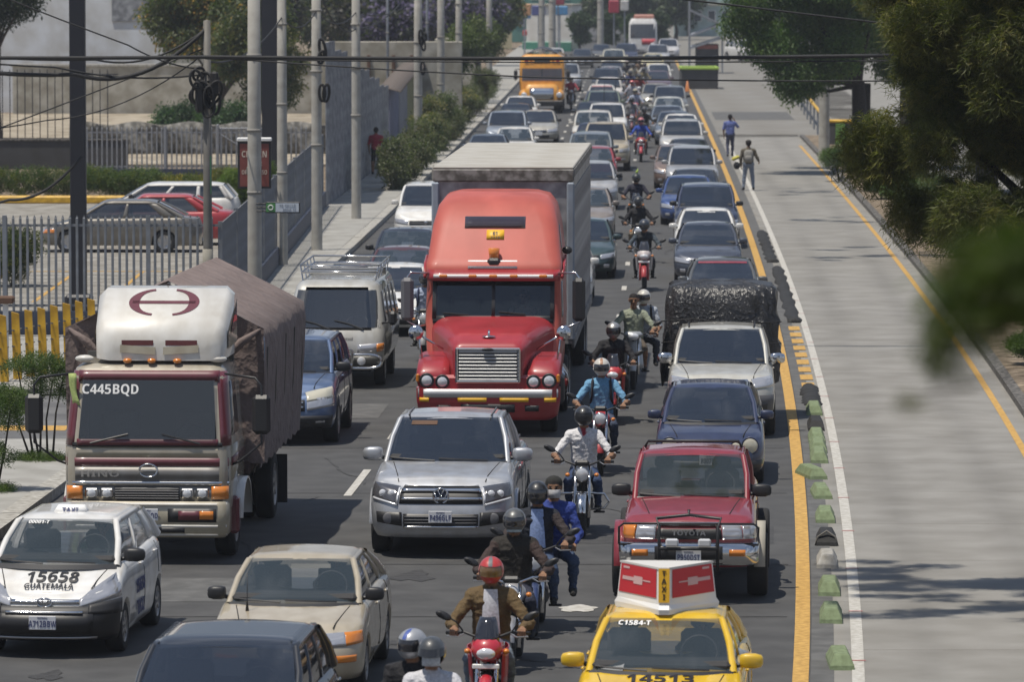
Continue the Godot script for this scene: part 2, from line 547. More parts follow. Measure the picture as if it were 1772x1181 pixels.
func car_spec(kind: String, over := {}) -> Dictionary:
	var c := {
		"L": 4.35, "W": 0.85, "hr": 1.42, "bf": 0.62, "br": 0.5, "n": 2.7, "h0": 0.2, "wr": 0.575, "wheel": 0.30, "a1": 0.86, "a2": 3.42,
		"top": [[0, 0.68], [0.2, 0.76], [0.6, 0.83], [1.15, 0.92], [1.6, 0.93], [3.5, 0.95], [4.0, 0.97], [4.35, 0.93]],
		"inset": [[0, 0.07], [0.15, 0.02], [0.45, 0.0], [0.7, 0.008], [0.88, 0.03], [0.96, 0.065], [1, 0.115]],
		"fset": [[0, 0.1], [0.2, 0.01], [0.45, 0.0], [0.62, 0.03], [0.8, 0.08], [0.93, 0.14], [1, 0.24]],
		"rset": [[0, 0.06], [0.4, 0.0], [0.8, 0.03], [1, 0.1]],
		"xw": 1.12, "xr1": 1.86, "xr2": 2.92, "xb": 3.74, "bow": 0.16, "doors": [[0.02, 0.42], [0.47, 0.82]], "rear_glass": true, "detail": 1,
	}
	match kind:
		"hatch":
			c.merge({"L": 3.8, "W": 0.82, "hr": 1.49, "bf": 0.58, "a1": 0.78, "a2": 3.14, "wheel": 0.29,
				"top": [[0, 0.72], [0.2, 0.82], [0.55, 0.92], [0.95, 1.0], [1.6, 1.0], [3.4, 1.06], [3.8, 1.06]],
				"xw": 0.86, "xr1": 1.58, "xr2": 3.2, "xb": 3.6, "wr": 0.57, "doors": [[0.03, 0.42], [0.47, 0.8]]}, true)
		"suv":
			c.merge({"L": 4.5, "W": 0.9, "hr": 1.7, "h0": 0.28, "bf": 0.6, "a1": 0.92, "a2": 3.55, "wheel": 0.36, "wr": 0.66,
				"top": [[0, 0.84], [0.2, 0.97], [0.6, 1.04], [1.2, 1.12], [1.8, 1.12], [4.2, 1.16], [4.5, 1.14]],
				"xw": 1.18, "xr1": 1.86, "xr2": 4.0, "xb": 4.3, "doors": [[0.02, 0.33], [0.37, 0.66], [0.7, 0.94]]}, true)
		"pickup":
			c.merge({"L": 5.2, "W": 0.92, "hr": 1.8, "h0": 0.32, "bf": 0.62, "a1": 0.98, "a2": 4.06, "wheel": 0.38, "wr": 0.66,
				"top": [[0, 0.92], [0.2, 1.03], [0.7, 1.09], [1.35, 1.15], [2.0, 1.15], [3.4, 1.15], [5.2, 1.13]],
				"xw": 1.36, "xr1": 2.06, "xr2": 3.2, "xb": 3.5, "doors": [[0.02, 0.45], [0.5, 0.9]]}, true)
	c.merge(over, true)
	return c

func outline(c: Dictionary, t: float) -> Vector2:
	var e: float = 2.0 / c.n
	if t < 1.0:
		var a := t * PI / 2
		return Vector2(c.bf * (1.0 - pow(maxf(cos(a), 0.0), e)), c.W * pow(sin(a), e))
	if t <= 2.0:
		return Vector2(lerpf(c.bf, c.L - c.br, t - 1.0), c.W)
	var b := (3.0 - t) * PI / 2
	return Vector2(c.L - c.br * (1.0 - pow(maxf(cos(b), 0.0), e)), c.W * pow(maxf(sin(b), 0.0), e))

func car_top(c: Dictionary, u: float) -> float:
	return tab(c.top, u)

func car_surf(c: Dictionary, t: float, h: float) -> Vector3:
	var o := outline(c, absf(t))
	var k := clampf((h - c.h0) / (car_top(c, o.x) - c.h0), 0, 1)
	var v := o.y * (1.0 - tab(c.inset, k))
	var u := o.x + tab(c.fset, k) * clampf(1.15 - o.x / (c.bf * 1.7), 0, 1)
	u -= tab(c.rset, k) * clampf(1.15 - (c.L - o.x) / (c.br * 1.7), 0, 1)
	return Vector3(signf(t) * v if t != 0.0 else 0.0, h, -u)

func t_of(c: Dictionary, v: float) -> float:
	# outline parameter of the front at sideways distance v
	return signf(v) * asin(clampf(pow(absf(v) / c.W, c.n / 2.0), 0, 1)) * 2.0 / PI

func patch(c: Dictionary, v0: float, v1: float, lo: Array, hi: Array, lift: float, nt := 14, nh := 3, thick := 0.03) -> B:
	# a panel on the car's front between sideways distances v0 and v1; lo and hi: heights at v0 and at v1
	var b := B.new().sm(1)
	b.slab(func(a: float, q: float) -> Vector3:
		var t := t_of(c, lerpf(v0, v1, a))
		var h := lerpf(lerpf(lo[0], lo[1], a), lerpf(hi[0], hi[1], a), q)
		var p := car_surf(c, t, h)
		var dt := car_surf(c, t + 0.01, h) - car_surf(c, t - 0.01, h)
		var dh := car_surf(c, t, h + 0.02) - car_surf(c, t, h - 0.02)
		var n := dt.cross(dh).normalized()
		return p + n * (lift + 0.006), nt, nh, Vector3(0, 0, -thick))
	return b

func hood_pt(c: Dictionary, v: float, u: float, lift := 0.0) -> Vector3:
	# a point of the bonnet at the distance u behind the bumper
	var x := u
	for i in 12:
		x = u - tab(c.fset, 1.0) * clampf(1.15 - x / (c.bf * 1.7), 0, 1)
	var w: float = v / c.W / 0.9
	return V(v, car_top(c, maxf(x, 0.0)) + 0.035 * (1.0 - absf(w * w * w)) + lift, -u)

func arch(c: Dictionary, u: float) -> float:
	var r: float = c.wheel * 1.16
	for a in [c.a1, c.a2]:
		if absf(u - a) < r:
			return c.wheel + sqrt(r * r - (u - a) * (u - a))
	return -1.0

func car_body_mesh(c: Dictionary) -> ArrayMesh:
	var ts: Array[float] = []
	for i in 17:
		ts.append(i / 16.0)
	var us: Array[float] = []
	var r: float = c.wheel * 1.16
	for a in [c.a1, c.a2]:
		us.append(a - r - 0.005)
		for i in 9:
			us.append(a - (r - 0.0005) * cos(PI * i / 8.0))
		us.append(a + r + 0.005)
	us.append(lerpf(c.a1, c.a2, 0.38))
	us.append(lerpf(c.a1, c.a2, 0.62))
	us.sort()
	for u in us:
		if u > c.bf + 0.01 and u < c.L - c.br - 0.01:
			ts.append(1.0 + (u - c.bf) / (c.L - c.br - c.bf))
	for i in 7:
		ts.append(2.0 + i / 6.0)
	var ks := [0.0, 0.1, 0.22, 0.36, 0.5, 0.64, 0.77, 0.87, 0.93, 0.97, 1.0]
	var b := B.new().sm(1)
	var tops := []
	for s in [1.0, -1.0]:
		var cols := []
		for t in ts:
			var o := outline(c, t)
			var tp := car_top(c, o.x)
			var ar := arch(c, o.x) if t > 0.75 and t < 2.6 else -1.0
			var col_ := PackedVector3Array()
			for j in ks.size():
				var h: float = lerpf(c.h0, tp, ks[j])
				h = maxf(h, ar + 0.012 * j)
				var p := car_surf(c, t, h)
				p.x = absf(p.x) * s
				col_.append(p)
			var lip := col_[0]
			lip.x *= 0.9
			if t < 0.6 or t > 2.5:
				lip.z += -0.06 if t < 1.0 else 0.06
			col_.insert(0, lip)
			if s < 0:
				cols.insert(0, col_)
			else:
				cols.append(col_)
		b.loft(cols, false)
		tops.append(cols)
	# top skin from side to side: bonnet, cowl, deck
	var rows := []
	var m := ts.size()
	for i in m:
		var a: PackedVector3Array = tops[0][i]
		var z: PackedVector3Array = tops[1][m - 1 - i]
		var p0 := z[z.size() - 1]
		var p1 := a[a.size() - 1]
		var row := PackedVector3Array()
		for q in [0.0, 0.1, 0.22, 0.36, 0.5, 0.64, 0.78, 0.9, 1.0]:
			var p := p0.lerp(p1, q)
			var w := absf(q * 2.0 - 1.0)
			var o := outline(c, ts[i])
			p.y += 0.035 * (1.0 - w * w * w) * clampf(o.y / c.W, 0, 1)
			if o.x < c.xw and w > 0.55 and w < 0.8:
				p.y -= 0.006
			row.append(p)
		rows.append(row)
	rows.reverse()
	b.loft(rows, false)
	# roof and pillars belong to the same painted shell
	if c.hr > 0.0:
		roof_shell(c, b)
	return b.done()

func side_pt(c: Dictionary, s: float, a: float, q: float, lift := 0.0) -> Vector3:
	var bu := lerpf(c.xw + 0.03, c.xb, a)
	var tu := lerpf(c.xr1 + 0.02, c.xr2, a)
	var vb: float = c.W * (1.0 - tab(c.inset, 1.0)) - 0.012
	var v := lerpf(vb, c.wr + 0.01, q) + 0.022 * sin(PI * q) + lift
	return Vector3(s * v, lerpf(car_top(c, bu) - 0.01, c.hr - 0.055, q), -lerpf(bu, tu, q))

func roof_shell(c: Dictionary, b: B) -> void:
	var L0: float = c.xr1 - 0.02
	var L1: float = c.xr2 + 0.02
	b.sm(2)
	b.grid(func(a: float, q: float) -> Vector3:
		var w := q * 2.0 - 1.0
		var g := absf(w)
		var v: float
		var drop: float
		if g < 0.8:
			v = g / 0.8 * 0.88
			drop = 0.03 * pow(g / 0.8, 2)
		else:
			var an := (g - 0.8) / 0.2 * PI / 2
			v = 0.88 + 0.14 * sin(an)
			drop = 0.03 + 0.075 * (1.0 - cos(an))
		drop += 0.07 * pow(maxf(0.0, 1.0 - a / 0.16), 2) + 0.05 * pow(maxf(0.0, (a - 0.8) / 0.2), 2)
		var u := lerpf(L0 - 0.1 * c.bow / 0.14 * (1.0 - v * v), L1, a)
		return Vector3(signf(w) * v * c.wr, c.hr + 0.02 - drop, -u), 12, 20)
	b.sm(3)
	for s in [-1.0, 1.0]:
		var d = c.doors
		# windscreen pillar
		var pa: Vector3 = side_pt(c, s, 0.0, 0.0) + V(-s * 0.02, -0.02, 0.02)
		var pm: Vector3 = side_pt(c, s, 0.0, 0.55) + V(-s * 0.012, 0, 0.01)
		var pb: Vector3 = side_pt(c, s, 0.0, 0.97) + V(-s * 0.012, 0.0, 0)
		b.tube([pa, pm, pb], [0.046, 0.04, 0.038], 8, false)
		# posts between and behind the side windows
		for i in d.size():
			var e0: float = d[i][1]
			var e1: float = d[i + 1][0] if i + 1 < d.size() else 1.0
			b.slab(func(a: float, q: float) -> Vector3: return side_pt(c, s, lerpf(e0, e1, a), q * 1.02, 0.008), 2, 4, Vector3(-s * 0.05, 0, 0))
		# drip rail above the windows
		b.slab(func(a: float, q: float) -> Vector3: return side_pt(c, s, a, lerpf(0.91, 1.04, q), 0.01), 6, 1, Vector3(-s * 0.05, 0, 0))
		b.tube([side_pt(c, s, 1.0, 0.0), side_pt(c, s, 1.0, 0.5), side_pt(c, s, 1.0, 0.93)], [0.06, 0.05, 0.035], 6, false)

func wheel_meshes(r: float, w: float) -> Array:
	var key := "wheel%.2f_%.2f" % [r, w]
	if not mesh_cache.has(key):
		var xf := Transform3D(Basis(Vector3.BACK, PI / 2), Vector3.ZERO)   # axis along x
		var t := B.new().sm(1)
		t.lathe([[r * 0.62, -w * 0.48], [r * 0.8, -w * 0.52], [r * 0.94, -w * 0.5], [r * 0.99, -w * 0.4], [r, -w * 0.2], [r, w * 0.2], [r * 0.99, w * 0.4], [r * 0.94, w * 0.5], [r * 0.8, w * 0.52], [r * 0.62, w * 0.48]], 22, xf)
		var q := B.new().sm(2)
		for s in [-1.0, 1.0]:
			q.lathe([[r * 0.66, s * w * 0.46], [r * 0.6, s * w * 0.5], [r * 0.57, s * w * 0.34], [r * 0.3, s * w * 0.3], [r * 0.12, s * w * 0.36], [0.001, s * w * 0.38]], 20, xf)
			q.sm(-1)
			for k in 6:
				var a := TAU * k / 6
				var dir := Vector3(0, cos(a), sin(a))
				q.box(Vector3(s * w * 0.4, 0, 0) + dir * r * 0.34, Vector3(w * 0.12, r * 0.5, r * 0.13), Basis(Vector3.RIGHT, a))
			q.sm(2)
		q.sm(3)
		q.lathe([[r * 0.63, -w * 0.5], [r * 0.63, w * 0.5]], 20, xf)
		mesh_cache[key] = [t.done(), q.done()]
	return mesh_cache[key]

func add_wheel(parent: Node, r: float, w: float, at: Vector3, rim: Material) -> void:
	var ms := wheel_meshes(r, w)
	var n := Node3D.new()
	n.name = "wheel"
	parent.add_child(n, true)
	n.position = at
	obj("tyre", ms[0], M.tyre, n)
	obj("rim", ms[1], rim, n)

func cached(key: String, f: Callable) -> Mesh:
	if not mesh_cache.has(key):
		mesh_cache[key] = f.call().done()
	return mesh_cache[key]

func plate(parent: Node, at: Vector3, text: String, tilt := 0.0) -> void:
	var m := cached("plate", func() -> B: return B.new().rbox(Vector3.ZERO, V(0.31, 0.155, 0.012), 0.004))
	var bs := Basis(Vector3.RIGHT, tilt)
	var p := obj("licence_plate", m, M.plate, parent, Transform3D(bs, at))
	if text:
		write(text, 0.072, M.plate_ink, p, V(0, -0.012, 0.007), Basis.IDENTITY, "lettering", 0.7)
		write("GUATEMALA", 0.014, M.plate_ink, p, V(0, 0.058, 0.007))

func mirror_pair(c: Dictionary, node: Node, m: Material, size := Vector3(0.1, 0.075, 0.06), out := 0.045) -> void:
	for s in [-1.0, 1.0]:
		var root: Vector3 = side_pt(c, s, 0.05, 0.08)
		var at: Vector3 = root + V(s * (size.x + out), 0.06, 0.03)
		var b := B.new().sm(1)
		var rings := []
		for q in [[-1.0, 0.55], [-0.92, 0.85], [-0.5, 1.0], [0.3, 1.0], [0.85, 0.8], [1.0, 0.45]]:
			var ring := PackedVector3Array()
			for i in 14:
				var a := TAU * i / 14
				var cx: float = signf(cos(a)) * pow(absf(cos(a)), 0.6)
				var cy: float = signf(sin(a)) * pow(absf(sin(a)), 0.6)
				ring.append(at + V(q[0] * size.x * s, cx * size.y * q[1], cy * size.z * q[1]))
			rings.append(ring)
		b.loft(rings, true, true, true)
		var o := obj("wing_mirror", b, m, node)
		obj("mirror_stalk", B.new().sm(1).tube([root + V(-s * 0.03, 0, 0), at + V(-s * size.x * 0.7, -size.y * 0.5, 0)], 0.024, 6), M.black, o)

func wipers(c: Dictionary, node: Node, n := 2) -> void:
	for i in n:
		var v0 := [0.42, -0.12][i] as float if n == 2 else 0.3
		var b := B.new()
		var pts := []
		for k in 4:
			var f := k / 3.0
			pts.append(screen_pt(c, clampf(0.5 + (v0 - 0.5 * f) * 0.5 / 0.62, 0.03, 0.97), 0.03 + 0.05 * f, 0.02))
		b.tube(pts, 0.011, 4)
		obj("wiper", b, M.black, node)

func screen_pt(c: Dictionary, a: float, q: float, lift := 0.0) -> Vector3:
	# windscreen: a from side to side, q from cowl to roof
	var w := a * 2.0 - 1.0
	var vb: float = c.W * (1.0 - tab(c.inset, 1.0)) - 0.035
	var v := lerpf(vb, c.wr - 0.02, q)
	var u: float = lerpf(c.xw, c.xr1 + 0.01, q) - c.bow * lerpf(1.0, 0.7, q) * (1.0 - w * w) - 0.02 * sin(PI * q)
	var h := lerpf(car_top(c, c.xw) - 0.0, c.hr - 0.045, q)
	var nrm := Vector3(0, c.xr1 - c.xw, c.hr - car_top(c, c.xw)).normalized()
	return Vector3(w * v, h + 0.012 * (1.0 - w * w) * q, -u) + nrm * lift

func make_car(called: String, label: String, category: String, d: float, off: float, c: Dictionary, pm: Material, opt := {}) -> Node3D:
	# opt: tint (glass material), rim, mirror (material), seats, cowl, group, turn, at
	var at: Vector3 = opt.get("at", road(d, off))
	var node := thing(called, label, category, at, opt.get("turn", heading(d)), opt.get("group", ""))
	car_parts(node, c, pm, opt)
	return node

func car_parts(node: Node3D, c: Dictionary, pm: Material, opt := {}) -> void:
	var key: String = "car" + str(hash(str(c)))
	if not mesh_cache.has(key):
		mesh_cache[key] = car_body_mesh(c)
	obj("body", mesh_cache[key], pm, node)
	var gm: Material = opt.get("tint", M.tint)
	var near: bool = opt.get("near", false)
	# glass
	obj("windscreen", cached(key + "ws", func() -> B: return B.new().sm(1).grid(func(a: float, q: float) -> Vector3: return screen_pt(c, a, q), 10, 5)), gm, node)
	for s in [-1.0, 1.0]:
		for e in c.doors:
			obj("side_window", cached(key + "sw%s%s" % [s, e[0]], func() -> B: return B.new().sm(1).grid(func(a: float, q: float) -> Vector3: return side_pt(c, s, lerpf(e[0], e[1], a), q, -0.004), 3, 3)), gm, node)
	if c.rear_glass:
		obj("rear_window", cached(key + "rw", func() -> B: return B.new().sm(1).grid(func(a: float, q: float) -> Vector3:
			var p0: Vector3 = side_pt(c, -1, 1.0, q)
			var p1: Vector3 = side_pt(c, 1, 1.0, q)
			return p0.lerp(p1, a) + V(0, 0, -0.06 * (1.0 - pow(a * 2 - 1, 2))), 5, 3)), gm, node)
	# cabin
	var hb := car_top(c, c.xw)
	obj("cabin_trim", cached(key + "in", func() -> B:
		var b := B.new()
		var vb: float = c.W * 0.86
		b.box(V(0, hb + 0.048, -(c.xw + c.xb) * 0.5 - 0.05), V(vb * 2, 0.012, c.xb - c.xw - 0.12))
		b.rbox(V(0, hb + 0.05, -c.xw - 0.2), V(vb * 1.9, 0.1, 0.36), 0.04)
		return b), M.cabin, node)
	if opt.get("seats", false):
		for s in [-1.0, 1.0]:
			obj("seat", cached(key + "seat%s" % s, func() -> B:
				var b := B.new().sm(1)
				var u: float = c.xr1 + 0.42
				b.rbox(V(s * 0.37, hb + 0.12, -u), V(0.44, 0.34, 0.12), 0.05)
				b.rbox(V(s * 0.37, hb + 0.36, -u - 0.02), V(0.24, 0.15, 0.09), 0.04)
				return b), M.seat, node)
		obj("steering_wheel", cached(key + "steer", func() -> B:
			var b := B.new().sm(1)
			var pts := []
			for k in 17:
				var a := TAU * k / 16
				pts.append(V(0.36 + 0.18 * cos(a), hb + 0.13 + 0.16 * sin(a), -c.xw - 0.46 - 0.09 * sin(a)))
			return b.tube(pts, 0.016, 6, false)), M.black, node)
	# dark cowl under the screen
	obj("cowl", cached(key + "cowl", func() -> B: return B.new().sm(1).grid(func(a: float, q: float) -> Vector3: return screen_pt(c, a, lerpf(-0.09, 0.015, q), 0.012), 10, 1)), M.black, node)
	# wheels and what fills the space between them
	var wv: float = c.get("track", c.W - 0.12)
	for a in [c.a1, c.a2]:
		for s in [-1.0, 1.0]:
			add_wheel(node, c.wheel, 0.2 if c.wheel < 0.34 else 0.25, V(s * wv, c.wheel, -a), opt.get("rim", M.rim))
	obj("underbody", cached(key + "under", func() -> B:
		var b := B.new()
		b.box(V(0, c.h0 + 0.2, -c.L * 0.5), V(c.W * 1.36, 0.36, c.L - 0.7))
		b.box(V(0, c.h0 + 0.28, -(c.a1 + c.a2) * 0.5), V(c.W * 1.66, 0.3, c.a2 - c.a1 - c.wheel * 2.5))
		return b), M.under, node)
	if near:
		# shut lines and handles
		for s in [-1.0, 1.0]:
			var pts := []
			for k in 7:
				pts.append(hood_pt(c, s * c.W * lerpf(0.6, 0.74, k / 6.0), lerpf(0.34, c.xw - 0.1, k / 6.0), -0.002))
			obj("bonnet_seam", B.new().tube(pts, 0.007, 4, false), M.under, node)
			for e in c.doors.size():
				var sm_ := []
				var us: float = lerpf(c.xw + 0.03, c.xb, c.doors[e][1] + 0.02) + 0.02
				for k in 5:
					sm_.append(car_surf(c, s * (1.0 + (us - c.bf) / (c.L - c.br - c.bf)), lerpf(maxf(c.h0 + 0.12, arch(c, us) + 0.02), car_top(c, us) - 0.03, k / 4.0)))
				obj("door_seam", B.new().tube(sm_, 0.007, 4, false), M.under, node)
			for e in c.doors.size():
				var g: float = c.doors[e][1] + 0.02
				var bu := lerpf(c.xw + 0.03, c.xb, g) + 0.02
				var hh := car_top(c, bu) - 0.12
				obj("door_handle", B.new().rbox(car_surf(c, s * (1.0 + (bu - 0.2 - c.bf) / (c.L - c.br - c.bf)), hh) + V(s * 0.012, 0, 0), V(0.03, 0.03, 0.18), 0.012), opt.get("handle", pm), node)
	if opt.get("mirrors", true):
		mirror_pair(c, node, opt.get("mirror", pm), opt.get("msize", Vector3(0.1, 0.07, 0.06)))

func lamp_pair(c: Dictionary, node: Node, v0: float, v1: float, lo: Array, hi: Array, m: Material, called := "headlight", lift := 0.004) -> void:
	for s in [-1.0, 1.0]:
		obj(called, patch(c, s * v0, s * v1, lo, hi, lift * 1.0 if s > 0 else lift, 14, 4), m, node)

func common_face(c: Dictionary, node: Node, opt := {}) -> void:
	# an ordinary nose: two headlights, grille with slats, lower intake, plate
	var n: float = car_top(c, 0.2)
	var g: float = opt.get("lamp_h", 0.13)
	var top: float = c.h0 + (car_top(c, 0.0) - c.h0) * 0.86
	var style: int = opt.get("style", 0)
	var vi: float = c.W * [0.5, 0.56, 0.44, 0.6][style % 4]
	lamp_pair(c, node, vi, c.W * 0.97, [top - g * 0.9, top - g * 0.55], [top, top + 0.05], M.lamp)
	var gr := patch(c, -vi * 0.92, vi * 0.92, [top - g * 0.95, top - g * 0.95], [top - 0.01, top - 0.01], 0.004, 18, 3)
	var gn := obj("grille", gr, M.black, node)
	for k in 2:
		var h := top - g * (0.3 + 0.35 * k)
		obj("grille_slat", patch(c, -vi * 0.86, vi * 0.86, [h - 0.008, h - 0.008], [h + 0.012, h + 0.012], 0.02, 8, 1, 0.014), M.chrome if opt.get("chrome", style % 2 == 0) else M.grey_plastic, gn)
	obj("emblem", B.new().sm(1).ball(car_surf(c, 0.0, top - g * 0.45) + V(0, 0, 0.03), V(0.055, 0.045, 0.015), 12, 6), M.chrome, node)
	obj("lower_intake", patch(c, -c.W * 0.55, c.W * 0.55, [c.h0 + 0.07, c.h0 + 0.07], [c.h0 + 0.2, c.h0 + 0.2], 0.004, 18, 3), M.black, node)
	if opt.get("fog", true):
		lamp_pair(c, node, c.W * 0.66, c.W * 0.82, [c.h0 + 0.1, c.h0 + 0.1], [c.h0 + 0.18, c.h0 + 0.18], M.lamp, "fog_lamp")
	plate(node, car_surf(c, 0.0, c.h0 + 0.25) + V(0, 0, 0.02), opt.get("plate", ""))
# ---------------------------------------------------------------- box-shaped vehicles: rings [y, half width, z front, z rear, corner radius]
func shell_ring(q: Array) -> PackedVector3Array:
	var ring := PackedVector3Array()
	var r: float = q[4]
	for corner in [[1.0, 1.0], [-1.0, 1.0], [-1.0, -1.0], [1.0, -1.0]]:
		var cx: float = corner[0] * (q[1] - r)
		var cz: float = q[2] - r if corner[1] > 0 else q[3] + r
		for k in 5:
			var a := PI / 2 * k / 4.0
			var p: Vector2
			match [corner[0] > 0, corner[1] > 0]:
				[true, true]: p = Vector2(cos(a), sin(a))
				[false, true]: p = Vector2(-sin(a), cos(a))
				[false, false]: p = Vector2(-cos(a), -sin(a))
				_: p = Vector2(sin(a), -cos(a))
			ring.append(V(cx + p.x * r, q[0], cz + p.y * r))
	return ring

func shell(lv: Array, hole := -1) -> B:
	# hole: the course of the shell whose front is left open for the windscreen
	var b := B.new().sm(1)
	var rings := []
	for q in lv:
		rings.append(shell_ring(q))
	for j in rings.size() - 1:
		if j != hole:
			b.loft([rings[j], rings[j + 1]], true)
		else:
			for i in 20:
				if i != 4:
					var k := (i + 1) % 20
					b.quad(rings[j][i], rings[j + 1][i], rings[j + 1][k], rings[j][k])
	b.sm(-1)
	b.fan(rings[0], true)
	b.fan(rings[-1], false)
	return b

func cab_inside(t: Node, w: float, y0: float, y1: float, zf: float, zb: float) -> void:
	# what shows through a lorry's windscreen: dashboard, seats, back wall
	obj("dashboard", B.new().sm(1).rbox(V(0, y0 - 0.06, zf - 0.3), V(w * 1.9, 0.16, 0.5), 0.06), M.cabin, t)
	obj("cab_lining", B.new().box(V(0, (y0 + y1) / 2, zb), V(w * 1.96, y1 - y0 + 0.5, 0.06)).box(V(0, y0 - 0.3, (zf + zb) / 2), V(w * 1.9, 0.05, zf - zb - 0.1)), M.cabin_grey, t)
	for s in [-1.0, 1.0]:
		obj("seat", B.new().sm(1).rbox(V(s * w * 0.5, y0 + 0.02, zb + 0.35), V(0.5, 0.62, 0.14), 0.05), M.seat, t)
	obj("steering_wheel", ring_mesh(V(w * 0.5, y0 + 0.06, zf - 0.56), 0.2, 0.16, 0.018, 18, Basis(Vector3.RIGHT, -0.7)), M.black, t)

func lv_at(lv: Array, y: float, i: int) -> float:
	if y <= lv[0][0]:
		return lv[0][i]
	for k in lv.size() - 1:
		if y <= lv[k + 1][0]:
			return lerpf(lv[k][i], lv[k + 1][i], (y - lv[k][0]) / maxf(lv[k + 1][0] - lv[k][0], 1e-6))
	return lv[-1][i]

func shell_pt(lv: Array, v: float, y: float, lift := 0.0) -> Vector3:
	var w := lv_at(lv, y, 1)
	var r := lv_at(lv, y, 4)
	var z := lv_at(lv, y, 2)
	var over := clampf(absf(v) - (w - r), 0, r)
	return V(v, y, z - (r - sqrt(maxf(r * r - over * over, 0.0))) + lift)

func spatch(lv: Array, v0: float, v1: float, lo: Array, hi: Array, lift := 0.008, nu := 8, nv := 2, thick := 0.03) -> B:
	return B.new().sm(1).slab(func(a: float, q: float) -> Vector3:
		return shell_pt(lv, lerpf(v0, v1, a), lerpf(lerpf(lo[0], lo[1], a), lerpf(hi[0], hi[1], a), q), lift), nu, nv, V(0, 0, -thick))

func sside(lv: Array, s: float, z0: Array, z1: Array, y0: float, y1: float, lift := 0.008, thick := 0.03) -> B:
	# a panel on the side: z0, z1: front and rear edge at y0 and at y1
	return B.new().sm(1).slab(func(a: float, q: float) -> Vector3:
		var y := lerpf(y0, y1, q)
		return V(s * (lv_at(lv, y, 1) + lift), y, lerpf(lerpf(z0[0], z0[1], q), lerpf(z1[0], z1[1], q), a)), 2, 3, V(-s * thick, 0, 0))

func axle(node: Node, r: float, w: float, v: float, z: float, rim: Material, dual := false) -> void:
	for s in [-1.0, 1.0]:
		add_wheel(node, r, w, V(s * v, r, z), rim)
		if dual:
			add_wheel(node, r, w, V(s * (v - w * 1.15), r, z), rim)

func disc(c: Vector3, r: float, depth: float, sides := 18) -> B:
	# a round lamp or cap facing +z, slightly domed
	return B.new().sm(1).lathe([[r, -depth], [r, 0.0], [r * 0.85, depth * 0.3], [r * 0.5, depth * 0.55], [0.001, depth * 0.65]], sides, Transform3D(Basis(Vector3.RIGHT, PI / 2), c))

func ring_mesh(c: Vector3, rx: float, ry: float, t: float, sides := 24, bs := Basis.IDENTITY) -> B:
	var pts := []
	for k in sides + 1:
		var a := TAU * k / sides
		pts.append(c + bs * V(cos(a) * rx, sin(a) * ry, 0))
	return B.new().sm(1).tube(pts, t, 6, false)

func crumple(p: Vector3, amp: float, f := 3.0) -> Vector3:
	var s := sin(p.x * f * 2.1 + p.z * f * 0.7) * sin(p.y * f * 1.7 + p.z * f) + 0.5 * sin(p.z * f * 3.1 + p.y * f * 2.3 + p.x * f)
	return V(p.x + s * amp * 0.6, p.y + s * amp * 0.4, p.z + s * amp * 0.5)

